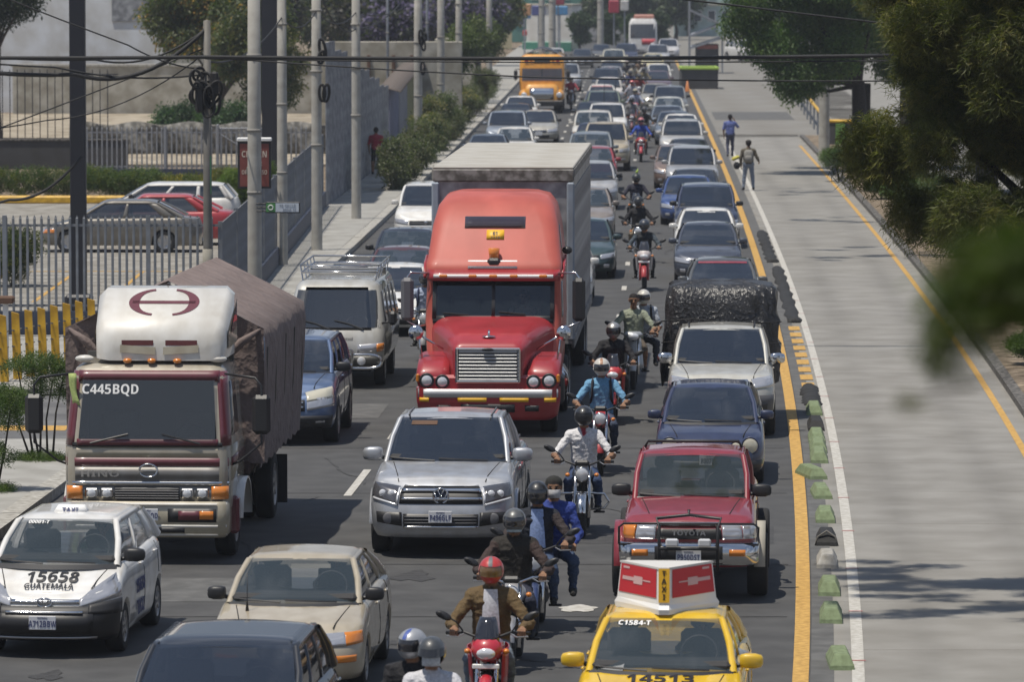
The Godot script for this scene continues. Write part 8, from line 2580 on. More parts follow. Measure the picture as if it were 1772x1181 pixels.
func beige_sedan() -> void:
	var c := car_spec("sedan", {"hr": 1.37, "W": 0.84, "L": 4.3})
	var p := paint(0.46, 0.41, 0.32, 0.15)
	var n := make_car("beige_sedan", "champagne beige saloon with black mirrors in the middle lane", "car", 55.35, -5.54, c, p, {"near": true, "seats": true, "tint": M.clear_glass, "mirror": M.black, "msize": Vector3(0.1, 0.075, 0.065)})
	lamp_pair(c, n, 0.38, 0.66, [0.56, 0.57], [0.68, 0.7], M.lamp)
	lamp_pair(c, n, 0.66, 0.82, [0.57, 0.59], [0.7, 0.71], M.amber, "turn_lamp")
	lamp_pair(c, n, 0.5, 0.76, [0.4, 0.4], [0.47, 0.47], M.amber, "bumper_lamp")
	obj("grille", patch(c, -0.36, 0.36, [0.58, 0.58], [0.67, 0.67], 0.004, 12, 1), M.black, n)
	obj("lower_intake", patch(c, -0.5, 0.5, [0.26, 0.26], [0.36, 0.36], 0.004, 12, 1), M.black, n)
	plate(n, car_surf(c, 0, 0.45) + V(0, 0, 0.025), "P731CKR")
	wipers(c, n)
	obj("aerial", B.new().sm(1).tube([V(-0.48, car_top(c, 0.8) + 0.0, -0.82), V(-0.48, car_top(c, 0.8) + 0.12, -0.82), V(-0.48, car_top(c, 0.8) + 0.42, -0.84)], [0.022, 0.006, 0.004], 6), M.black, n)
	person("driver in a light shirt inside the beige saloon", n.transform * Transform3D(Basis.IDENTITY, V(0.36, 0.52, -2.3)), {"pose": "seated", "top": [0.4, 0.4, 0.38], "sleeve": 0.45, "cell": 0.02})
	obj("sunshade", B.new().grid(func(a: float, q: float) -> Vector3: return screen_pt(c, lerpf(0.42, 0.8, a), lerpf(0.84, 0.93, q), -0.03), 3, 1), M.plaster, n)

func dark_suv() -> void:
	var c := car_spec("suv", {"L": 4.2, "hr": 1.64, "xr2": 3.5, "xb": 3.95, "W": 0.89})
	var n := make_car("dark_suv", "dark blue-black sport utility car cut by the bottom edge", "car", 46.0, -5.25, c, paint(0.012, 0.014, 0.02, 0.2), {"near": true, "seats": true, "tint": M.tint})
	common_face(c, n, {"style": 2, "plate": "P118FZL"})

func silver_pickup() -> void:
	var c := car_spec("pickup", {"W": 0.965, "hr": 1.76, "wr": 0.68, "L": 5.25, "h0": 0.28, "wheel": 0.39, "n": 3.2,
		"top": [[0, 0.93], [0.2, 1.04], [0.7, 1.1], [1.35, 1.17], [2.0, 1.17], [3.4, 1.17], [5.25, 1.15]]})
	var p := paint(0.44, 0.46, 0.5, 0.45)
	var n := make_car("silver_pickup", "silver double-cab pickup with chrome grille in front of the red lorry", "pickup", 68.6, -4.81, c, p, {"near": true, "seats": true, "tint": M.tint, "mirror": p, "msize": Vector3(0.135, 0.095, 0.08)})
	for s in [-1.0, 1.0]:
		var hl := obj("headlight", patch(c, s * 0.6, s * 0.93, [0.72, 0.8], [0.94, 0.99], 0.006, 12, 4), M.lamp_dark, n)
		for v in [0.68, 0.8]:
			obj("projector", disc(car_surf(c, t_of(c, s * v), 0.86) + V(0, 0, 0.012), 0.05, 0.03), M.lens, hl)
		obj("light_strip", patch(c, s * 0.58, s * 0.91, [0.7, 0.78], [0.725, 0.805], 0.016, 10, 1), M.lens, hl)
		obj("inner_strip", patch(c, s * 0.575, s * 0.6, [0.72, 0.72], [0.92, 0.92], 0.016, 3, 2), M.lens, hl)
		var fg := obj("fog_recess", patch(c, s * 0.52, s * 0.86, [0.44, 0.48], [0.62, 0.62], 0.005, 8, 2), M.black, n)
		obj("fog_lamp", disc(car_surf(c, t_of(c, s * 0.7), 0.54) + V(0, 0, 0.012), 0.075, 0.025), M.grey_plastic, fg)
		obj("wheel_flare", B.new().sm(1).slab(func(a: float, q: float) -> Vector3:
			var an := lerpf(0.1, PI - 0.1, a)
			return V(s * lerpf(0.93, 0.99, q), 0.39 + 0.47 * sin(an), -0.98 + 0.47 * cos(an)), 14, 1, V(0, -0.02, 0)), p, n)
		obj("roof_channel", B.new().sm(1).tube([V(s * 0.56, 1.75, -2.0), V(s * 0.57, 1.765, -2.4), V(s * 0.57, 1.76, -3.1)], 0.012, 5), M.grey_plastic, n)
		obj("sports_bar", B.new().sm(1).tube([V(s * 0.7, 1.15, -4.4), V(s * 0.66, 1.5, -3.8), V(s * 0.5, 1.55, -3.7)], 0.035, 8), M.chrome, n)
	var g := obj("grille", patch(c, -0.56, 0.56, [0.73, 0.73], [0.95, 0.95], 0.004, 16, 3), M.black, n)
	for y in [0.79, 0.89]:
		obj("grille_slat", patch(c, -0.55, 0.55, [y - 0.016, y - 0.016], [y + 0.016, y + 0.016], 0.022, 14, 1, 0.02), M.chrome, g)
	obj("grille_top", patch(c, -0.55, 0.55, [0.945, 0.945], [0.96, 0.96], 0.02, 14, 1, 0.02), M.chrome, g)
	var e := car_surf(c, 0, 0.84) + V(0, 0, 0.05)
	var em := obj("emblem", ring_mesh(e, 0.1, 0.1, 0.013), M.chrome, n)
	obj("emblem_back", disc(e - V(0, 0, 0.02), 0.1, 0.015), M.navy, em)
	var vw := B.new().sm(1)
	vw.tube([e + V(-0.045, 0.085, 0), e + V(0, 0.0, 0), e + V(0.045, 0.085, 0)], 0.012, 5)
	vw.tube([e + V(-0.085, 0.04, 0), e + V(-0.04, -0.075, 0), e + V(0, 0.01, 0.004), e + V(0.04, -0.075, 0), e + V(0.085, 0.04, 0)], 0.012, 5)
	obj("emblem_letters", vw, M.chrome, em)
	var li := obj("lower_intake", patch(c, -0.5, 0.5, [0.44, 0.44], [0.6, 0.6], 0.004, 14, 2), M.black, n)
	obj("intake_chrome", patch(c, -0.5, 0.5, [0.42, 0.42], [0.445, 0.445], 0.02, 14, 1), M.chrome, li)
	for k in 3:
		obj("intake_slat", patch(c, -0.48, 0.48, [0.48 + k * 0.04, 0.48 + k * 0.04], [0.492 + k * 0.04, 0.492 + k * 0.04], 0.014, 12, 1), M.grey_plastic, li)
	plate(n, car_surf(c, 0, 0.57) + V(0, 0, 0.04), "P496GLF")
	wipers(c, n)
	obj("bed_cover", B.new().box(V(0, 1.2, -4.35), V(1.6, 0.03, 1.5)), M.black, n)
	obj("permit_sticker", B.new().grid(func(a: float, q: float) -> Vector3: return screen_pt(c, lerpf(0.12, 0.38, a), lerpf(0.83, 0.92, q), 0.006), 3, 1), M.rust, n)

func red_pickup() -> void:
	var c := car_spec("pickup", {"W": 0.83, "hr": 1.72, "wr": 0.64, "L": 4.8, "h0": 0.44, "wheel": 0.4, "track": 0.84, "n": 4.0, "bf": 0.5, "a1": 0.86, "a2": 3.7, "xw": 1.3, "xr1": 1.86, "xr2": 2.9, "xb": 3.1, "bow": 0.08,
		"top": [[0, 0.98], [0.2, 1.05], [0.7, 1.11], [1.3, 1.17], [2.0, 1.18], [3.2, 1.18], [4.8, 1.16]], "fset": [[0, 0.05], [0.3, 0.0], [0.8, 0.01], [0.93, 0.05], [1, 0.14]]})
	var p := paint(0.24, 0.018, 0.03)
	var n := make_car("red_pickup", "dark red pickup with black bull bar behind the yellow taxi", "pickup", 63.9, -1.42, c, p, {"near": true, "seats": true, "tint": M.clear_glass, "mirror": M.black, "msize": Vector3(0.12, 0.08, 0.06), "rim": M.dark_rim})
	for s in [-1.0, 1.0]:
		obj("headlight", patch(c, s * 0.42, s * 0.66, [0.79, 0.79], [0.95, 0.95], 0.01, 8, 3), M.lamp, n)
		obj("corner_lamp", patch(c, s * 0.67, s * 0.82, [0.79, 0.79], [0.95, 0.95], 0.01, 6, 3), M.amber if s < 0 else M.lamp, n)
		obj("wide_tyre_flare", B.new().sm(1).slab(func(a: float, q: float) -> Vector3:
			var an := lerpf(0.05, PI - 0.05, a)
			return V(s * lerpf(0.8, 0.94, q), 0.42 + 0.52 * sin(an), -0.86 + 0.52 * cos(an)), 14, 2, V(0, -0.03, 0)), M.plaster if s > 0 else p, n)
	var gr := obj("grille", patch(c, -0.41, 0.41, [0.79, 0.79], [0.96, 0.96], 0.006, 10, 2), M.black, n)
	obj("grille_chrome", patch(c, -0.41, 0.41, [0.94, 0.94], [0.97, 0.97], 0.02, 10, 1), M.chrome, gr)
	write("TOYOTA", 0.06, M.rim, n, car_surf(c, 0, 0.87) + V(0, 0, 0.03), Basis.IDENTITY, "lettering", 1.3)
	var bl := [[0.48, 0.82, 0.1, -0.4, 0.16], [0.52, 0.86, 0.14, -0.4, 0.18], [0.72, 0.87, 0.14, -0.4, 0.18], [0.76, 0.84, 0.1, -0.4, 0.16]]
	var bp := obj("bumper", shell(bl), M.chrome, n)
	obj("bumper_centre", spatch(bl, -0.42, 0.42, [0.5, 0.5], [0.72, 0.72], 0.01, 8, 2), M.black, bp)
	for s in [-1.0, 1.0]:
		obj("turn_lamp", spatch(bl, s * 0.5, s * 0.7, [0.6, 0.6], [0.68, 0.68], 0.012, 4, 1), M.amber, bp)
	plate(n, V(0, 0.6, 0.2), "P950DST")
	# bull bar
	var bb := obj("bull_bar", B.new().sm(1).tube([V(-0.86, 0.74, 0.1), V(-0.86, 0.95, 0.1), V(-0.8, 1.0, 0.14), V(0.8, 1.0, 0.14), V(0.86, 0.95, 0.1), V(0.86, 0.74, 0.1), V(-0.86, 0.74, 0.1)], 0.015, 8), M.black, n)
	for s in [-1.0, 1.0]:
		obj("bar_upright", B.new().sm(1).tube([V(s * 0.36, 0.42, 0.24), V(s * 0.36, 0.98, 0.24), V(s * 0.4, 1.06, 0.1), V(0.0, 1.1, 0.05), V(0, 1.16, 0.02)], 0.02, 8), M.black, bb)
		obj("spot_lamp", B.new().rbox(V(s * 0.2, 0.78, 0.26), V(0.16, 0.1, 0.1), 0.02), M.lens, bb)
	obj("bar_cross", B.new().sm(1).tube([V(-0.36, 0.7, 0.25), V(0.36, 0.7, 0.25)], 0.022, 8), M.black, bb)
	wipers(c, n)
	obj("roof_bar", B.new().sm(1).tube([V(-0.62, 1.7, -2.5), V(-0.58, 1.78, -2.5), V(0.58, 1.78, -2.5), V(0.62, 1.7, -2.5)], 0.02, 6), M.black, n)
	obj("bed_cover", B.new().box(V(0, 1.21, -3.95), V(1.4, 0.03, 1.4)), M.black, n)
	var d := person("driver in a dark shirt seen through the red pickup's windscreen", n.transform * Transform3D(Basis.IDENTITY, V(0.34, 0.78, -2.35)), {"pose": "driver", "top": [0.05, 0.05, 0.06], "sleeve": 0.45, "cell": 0.02})

func blue_round() -> void:
	var c := car_spec("sedan", {"W": 0.83, "hr": 1.42, "L": 4.2, "xw": 1.0, "xr1": 1.72})
	var p := paint(0.022, 0.032, 0.085, 0.15)
	var n := make_car("blue_sedan", "navy blue car with round headlights between two pickups", "car", 78.05, -1.36, c, p, {"near": true, "seats": true, "tint": M.tint, "mirror": p})
	for s in [-1.0, 1.0]:
		for q in [[0.62, 0.62, 0.125], [0.4, 0.6, 0.085]]:
			var at := car_surf(c, t_of(c, s * q[0]), q[1])
			var hl := obj("headlight", ring_mesh(at + V(0, 0, 0.03), q[2], q[2], 0.016), p, n)
			obj("lens", disc(at + V(0, 0, 0.03), q[2], 0.05), M.lens_warm, hl)
	obj("grille", patch(c, -0.3, 0.3, [0.54, 0.54], [0.64, 0.64], 0.004, 10, 1), M.black, n)
	obj("emblem", ring_mesh(car_surf(c, 0, 0.6) + V(0, 0, 0.03), 0.06, 0.06, 0.01, 16), M.chrome, n)
	obj("lower_bumper", patch(c, -0.78, 0.78, [0.22, 0.22], [0.4, 0.4], 0.008, 20, 2), M.bumper_black, n)
	plate(n, car_surf(c, 0, 0.42) + V(0, 0, 0.03), "P307BJV")
	wipers(c, n)

func tarp_pickup() -> void:
	var c := car_spec("pickup", {"W": 0.9, "hr": 1.74, "L": 5.2})
	var p := paint(0.5, 0.5, 0.47, 0.25)
	var n := make_car("loaded_pickup", "pale silver pickup carrying a tall load under black plastic", "pickup", 86.0, -1.24, c, p, {"near": true, "seats": true, "tint": M.tint, "mirror": M.chrome, "msize": Vector3(0.125, 0.09, 0.07)})
	lamp_pair(c, n, 0.56, 0.88, [0.82, 0.86], [0.98, 1.02], M.lamp)
	var g := obj("grille", patch(c, -0.5, 0.5, [0.8, 0.8], [0.98, 0.98], 0.006, 12, 2), M.chrome, n)
	for k in 3:
		obj("grille_slot", patch(c, -0.44, 0.44, [0.82 + 0.05 * k, 0.82 + 0.05 * k], [0.85 + 0.05 * k, 0.85 + 0.05 * k], 0.016, 10, 1), M.black, g)
	var e := car_surf(c, 0, 0.9) + V(0, 0, 0.045)
	var em := obj("emblem", ring_mesh(e, 0.085, 0.055, 0.011), M.chrome, n)
	obj("emblem_inner", ring_mesh(e + V(0, 0.005, 0), 0.03, 0.05, 0.009, 16), M.chrome, em)
	obj("bumper", patch(c, -0.86, 0.86, [0.36, 0.36], [0.72, 0.72], 0.02, 22, 4), M.grey_bumper, n)
	obj("lower_intake", patch(c, -0.5, 0.5, [0.5, 0.5], [0.66, 0.66], 0.03, 10, 2), M.black, n)
	lamp_pair(c, n, 0.6, 0.76, [0.48, 0.48], [0.6, 0.6], M.black, "fog_recess", 0.03)
	plate(n, car_surf(c, 0, 0.62) + V(0, 0, 0.06), "C882BSY")
	wipers(c, n)
	for s in [-1.0, 1.0]:
		obj("roof_strip", B.new().sm(1).tube([V(s * 0.55, 1.735, -2.1), V(s * 0.56, 1.75, -2.5), V(s * 0.56, 1.745, -3.1)], 0.016, 5), M.black, n)
	var at: Vector3 = n.transform * V(0, 1.1, -3.55)
	var t := thing("tarpaulin_load", "bulky load wrapped in black plastic sheet on the silver pickup", "load", at, n.rotation.y)
	var g2 := RandomNumberGenerator.new()
	g2.seed = 91
	var nz := FastNoiseLite.new()
	nz.seed = 5
	nz.frequency = 1.3
	var rings := []
	for q in [[-0.45, 0.98, 0.0], [-0.3, 0.99, 0.0], [-0.15, 1.0, 0.02], [0.0, 1.0, 0.02], [0.15, 1.0, 0.03], [0.3, 0.99, 0.02], [0.45, 0.98, 0.02], [0.6, 0.98, 0.02], [0.75, 0.96, 0.0], [0.9, 0.95, 0.0], [1.03, 0.93, -0.02], [1.14, 0.9, -0.06], [1.2, 0.84, -0.12], [1.23, 0.72, -0.25], [1.25, 0.55, -0.42], [1.26, 0.35, -0.6]]:
		var ring := PackedVector3Array()
		for k in 96:
			var a := TAU * k / 96
			var cx: float = signf(cos(a)) * pow(absf(cos(a)), 0.28)
			var cz: float = signf(sin(a)) * pow(absf(sin(a)), 0.28)
			var pp := V(cx * q[1], q[0], -0.95 + cz * (0.95 + q[2]))
			var w := nz.get_noise_3d(pp.x * 2.2, pp.y * 3.0, pp.z * 2.2) * 0.06 + nz.get_noise_3d(pp.x * 5.0, pp.y * 7.0, pp.z * 5.0) * 0.07 + g2.randf_range(-0.016, 0.016)
			ring.append(pp + V(cx * w, w * 0.6, cz * w))
		rings.append(ring)
	obj("sheet", B.new().sm(1).loft(rings, true, false, true), M.tarp, t)
	obj("sheet_tail", B.new().sm(1).slab(func(a: float, q: float) -> Vector3: return crumple(V(-1.0 - 0.06 * sin(q * 5.0), lerpf(-0.5, 0.5, q), lerpf(0.0, -1.4, a)), 0.05, 4.0), 8, 8, V(-0.01, 0, 0)), M.tarp, t)
	obj("cardboard_edge", B.new().rbox(V(-0.3, -0.28, 0.05), V(0.5, 0.12, 0.1), 0.02), M.rust, t)
	for y in [0.25, 0.62]:
		obj("tie_cord", B.new().sm(1).tube([V(-1.04, y, 0.02), V(-0.5, y + 0.05, 0.07), V(0.2, y - 0.03, 0.07), V(1.03, y, 0.02)], 0.012, 5), M.wire, t)

func blue_crossover() -> void:
	var c := car_spec("suv", {"W": 0.9, "hr": 1.66})
	var n := make_car("blue_crossover", "light blue crossover half hidden behind the canvas lorry", "car", 84.75, -8.45, c, paint(0.09, 0.14, 0.26, 0.4), {"near": true, "tint": M.tint, "mirror": M.black, "msize": Vector3(0.12, 0.08, 0.06)})
	common_face(c, n, {"style": 0, "plate": "P664GTW", "lamp_h": 0.2})
	lamp_pair(c, n, 0.45, 0.87, [0.72, 0.78], [0.86, 0.95], M.lens_warm)
	obj("lower_cladding", patch(c, -0.85, 0.85, [0.29, 0.29], [0.5, 0.5], 0.01, 22, 3), M.bumper_black, n)
	wipers(c, n)

func ordinary_traffic() -> void:
	var silver := [0.42, 0.43, 0.45, 0.4]
	var grey := [0.1, 0.105, 0.11, 0.3]
	var dark := [0.018, 0.02, 0.026, 0.2]
	var navy := [0.02, 0.03, 0.075, 0.2]
	var white := [0.72, 0.72, 0.71, 0.0]
	var beige := [0.42, 0.37, 0.28, 0.1]
	var teal := [0.03, 0.06, 0.065, 0.2]
	var blue := [0.04, 0.08, 0.24, 0.3]
	var green := [0.16, 0.2, 0.15, 0.3]
	# label, kind, colour, distance of the windscreen's top, offset, face style, clear glass
	var cars := [
		# outer lane, from the near end
		["charcoal car with a red sunstrip behind the black plastic load", "sedan", grey, 113.8, -1.16, 0, false],
		["slate grey saloon in front of the white one in the outer lane", "sedan", [0.06, 0.07, 0.1, 0.3], 129.5, -1.4, 1, false],
		["white saloon with lettering across its windscreen top, outer lane", "sedan", white, 137.0, -1.39, 0, false],
		["navy sport utility car behind the white saloon in the outer lane", "suv", navy, 145.2, -1.32, 2, false],
		["bright blue saloon peeping out behind the navy utility car", "sedan", blue, 158.2, -1.75, 1, false],
		["dark saloon squeezed between the blue saloon and the silver utility car", "sedan", dark, 163.2, -1.5, 0, false],
		["silver sport utility car with white mirrors in the outer lane", "suv", silver, 175.4, -1.49, 0, false],
		["brownish hatchback peeping out left of the silver utility car", "hatch", [0.2, 0.15, 0.13, 0.2], 183.0, -1.95, 1, false],
		["dark saloon behind the silver utility car in the outer lane", "sedan", dark, 191.4, -1.45, 2, false],
		["silver-white utility car with black mirrors, two behind the silver one", "suv", [0.5, 0.5, 0.5, 0.2], 205.4, -1.59, 1, false],
		["white saloon with white mirrors beside the lime kerb line", "sedan", white, 222.9, -1.49, 0, false],
		["blue-grey saloon overlapping the white one near the lime kerb line", "sedan", [0.12, 0.15, 0.2, 0.3], 227.2, -1.75, 2, false],
		["light blue-grey saloon with a black front bumper far down the outer lane", "sedan", [0.22, 0.26, 0.32, 0.3], 236.4, -1.97, 1, false],
		["pearl white saloon further down the outer lane", "sedan", [0.55, 0.56, 0.53, 0.1], 251.6, -1.82, 0, true],
		["dark silver utility car behind the pearl saloon", "suv", [0.2, 0.21, 0.22, 0.3], 261.9, -1.69, 2, false],
		["grey-gold saloon left of the dark silver utility car", "sedan", [0.3, 0.29, 0.26, 0.2], 279.4, -2.31, 1, false],
		["dull red-roofed car far down the outer lane", "sedan", [0.12, 0.08, 0.1, 0.2], 312.4, -2.05, 0, false],
		["small white car beyond the red-roofed one", "hatch", white, 330.0, -1.9, 1, false],
		["pale yellow cab near the end of the outer lane", "sedan", [0.55, 0.5, 0.3, 0.0], 372.0, -2.1, 0, true],
		["silver car near the far coach", "suv", silver, 395.0, -1.6, 0, false],
		["light grey van right of the far coach", "suv", [0.5, 0.5, 0.52, 0.0], 425.0, -0.6, 1, false],
		# middle lane, behind the red lorry
		["dark teal saloon just right of the trailer's tail", "sedan", teal, 131.5, -4.55, 1, false],
		["white car hidden behind the trailer, its mirror just showing", "sedan", white, 121.0, -4.95, 0, false],
		["brownish saloon half hidden behind the trailer", "sedan", [0.25, 0.22, 0.2, 0.2], 150.0, -4.75, 0, true],
		["silver hatchback right of the trailer's rear edge", "hatch", silver, 167.5, -4.75, 2, false],
		["red-roofed hatchback mostly hidden behind the trailer", "hatch", [0.3, 0.03, 0.04, 0.0], 181.3, -4.85, 0, true],
		["grey-blue utility car with a pale windscreen behind the trailer", "suv", [0.22, 0.25, 0.28, 0.3], 190.0, -5.05, 0, true],
		["beige pickup sticking out behind the grey-blue utility car", "pickup", beige, 199.0, -4.55, 1, false],
		["dark blue saloon in front of the cream van", "sedan", navy, 210.8, -5.06, 0, false],
		["cream white van-like utility car with a clear windscreen", "suv", [0.62, 0.61, 0.57, 0.0], 218.0, -5.2, 1, true],
		["white utility car with black headlight sockets beside the cream one", "suv", white, 229.5, -4.68, 2, false],
		["dark saloon with a tall whip aerial", "sedan", dark, 242.3, -5.45, 0, false],
		["dull green-grey car behind the whip aerial", "suv", green, 252.0, -4.95, 0, false],
		["blue-grey saloon further back in the middle lane", "sedan", [0.12, 0.14, 0.18, 0.3], 264.2, -5.25, 2, false],
		["white saloon with a pink sunstrip in the middle lane", "sedan", white, 277.0, -5.2, 1, false],
		["white car with black mirror just behind the pink-striped one", "hatch", [0.62, 0.6, 0.58, 0.0], 291.0, -4.9, 0, false],
		["dark utility car beyond the white pair in the middle lane", "suv", dark, 306.0, -5.07, 0, false],
		["silver saloon beyond the dark utility car", "sedan", silver, 326.0, -4.92, 1, false],
		["black car under the thick cable in the middle lane", "sedan", dark, 345.0, -4.9, 2, false],
		["cream box van with a grey windscreen at the far end of the middle lane", "suv", [0.62, 0.6, 0.5, 0.0], 373.7, -4.88, 1, true],
		["dark blue lorry-like van right of the cream box van", "suv", navy, 400.0, -4.0, 0, false],
		["grey car at the end of the middle lane", "sedan", grey, 415.0, -6.0, 1, false],
		# kerb lane
		["white saloon behind the minibus van", "sedan", white, 111.5, -8.18, 1, false],
		["dark red saloon with a pale windscreen behind the white one", "sedan", [0.09, 0.03, 0.035, 0.2], 118.3, -8.4, 0, true],
		["dark blue saloon with black mirrors in the kerb lane", "sedan", [0.025, 0.03, 0.05, 0.2], 126.6, -8.75, 2, true],
		["white crossover behind the dark blue saloon by the kerb", "suv", white, 145.9, -9.1, 1, false],
		["blue-grey saloon just above the trailer roof in the kerb lane", "sedan", [0.12, 0.15, 0.2, 0.3], 196.6, -8.98, 0, false],
		["white saloon peeping over the trailer roof", "sedan", white, 205.0, -8.18, 1, true],
		["silver-blue utility car in the kerb lane by the shrubs", "suv", [0.3, 0.34, 0.4, 0.4], 217.5, -8.78, 0, false],
		["silver-gold saloon beside the lane dashes", "sedan", [0.42, 0.41, 0.37, 0.3], 229.0, -7.65, 2, false],
		["dark saloon behind the silver-blue utility car", "sedan", dark, 239.3, -8.92, 0, false],
		["white saloon in front of the yellow bus", "sedan", white, 253.0, -9.0, 1, false],
		["silver car right behind the yellow bus", "suv", silver, 320.0, -7.6, 0, false],
		["white car behind the bus roof load", "sedan", white, 350.0, -8.4, 1, false],
		["white van beyond the yellow bus", "suv", white, 378.0, -9.3, 2, false],
		["dark grey car far down the kerb lane", "sedan", grey, 392.0, -7.3, 0, false],
	]
	for q in cars:
		var k: String = q[1]
		var c := car_spec(k)
		var col_: Array = q[2]
		var pm := paint(col_[0], col_[1], col_[2], col_[3])
		var nm := {"sedan": "saloon_car", "hatch": "hatchback_car", "suv": "utility_car", "pickup": "pickup_truck"}[k] as String
		var n := make_car(nm, q[0], "pickup" if k == "pickup" else "car", q[3] - c.xr1, q[4], c, pm, {"tint": M.pale_glass if q[6] else M.tint, "seats": q[6], "mirror": pm if q[5] != 2 else M.black, "group": "cars queuing in the jam"})
		common_face(c, n, {"style": q[5], "fog": q[3] < 200})
		if q[0].begins_with("charcoal"):
			obj("red_sunstrip", B.new().grid(func(a: float, w: float) -> Vector3: return screen_pt(c, lerpf(0.03, 0.97, a), lerpf(0.9, 0.97, w), 0.008), 8, 1), paint(0.3, 0.04, 0.06), n)
		if q[0].contains("lettering across"):
			bent_letters("TRANSPORTE", 0.06, M.white, n, func(x: float, y: float, z: float) -> Vector3: return screen_pt(c, 0.5 + x * 0.8, 0.91 + y, 0.01 + z), "lettering")
		if q[0].contains("whip aerial"):
			obj("whip_aerial", B.new().tube([V(0.55, 1.0, -0.9), V(0.56, 1.7, -0.92), V(0.58, 2.3, -0.95)], 0.015, 5), M.black, n)
		if q[0].contains("pink sunstrip"):
			obj("pink_sunstrip", B.new().grid(func(a: float, w: float) -> Vector3: return screen_pt(c, lerpf(0.03, 0.97, a), lerpf(0.86, 0.97, w), 0.008), 8, 1), paint(0.5, 0.25, 0.25), n)
	# cars on the opposite carriageway, far right
	for q in [["white minibus on the opposite road behind the bus shelter", "suv", white, 19.4, 418.0], ["white car at the far right edge of the opposite road", "sedan", white, 21.2, 402.0]]:
		var c := car_spec(q[1])
		var n := make_car("utility_car" if q[1] == "suv" else "saloon_car", q[0], "car", 0, 0, c, paint(q[2][0], q[2][1], q[2][2]), {"at": V(q[3], 0, -q[4]), "turn": 0.35})
		common_face(c, n, {"style": 0})
	# the car park: three cars side by side, seen from the side
	var pk := [["grey-gold saloon parked behind the bar fence", "sedan", [0.16, 0.15, 0.135, 0.4], V(-12.95, 0, -142.6)], ["red saloon parked behind the grey-gold one", "sedan", [0.4, 0.03, 0.04, 0.0], V(-12.2, 0, -146.2)], ["white estate car parked at the back of the row", "suv", white, V(-12.3, 0, -150.2)]]
	for q in pk:
		var c := car_spec(q[1], {"L": 4.5, "xb": 4.0, "xr2": 3.25, "a2": 3.5} if q[1] == "sedan" else {"hr": 1.58})
		var col_: Array = q[2]
		var n := make_car("parked_car", q[0], "car", 0, 0, c, paint(col_[0], col_[1], col_[2], col_[3]), {"at": q[3], "turn": -PI / 2 - 0.03, "tint": M.tint, "mirror": M.black, "group": "cars in the car park"})
		common_face(c, n, {"style": 1})
		lamp_pair(c, n, 0.66, 0.84, [0.52, 0.54], [0.62, 0.64], M.amber, "turn_lamp")

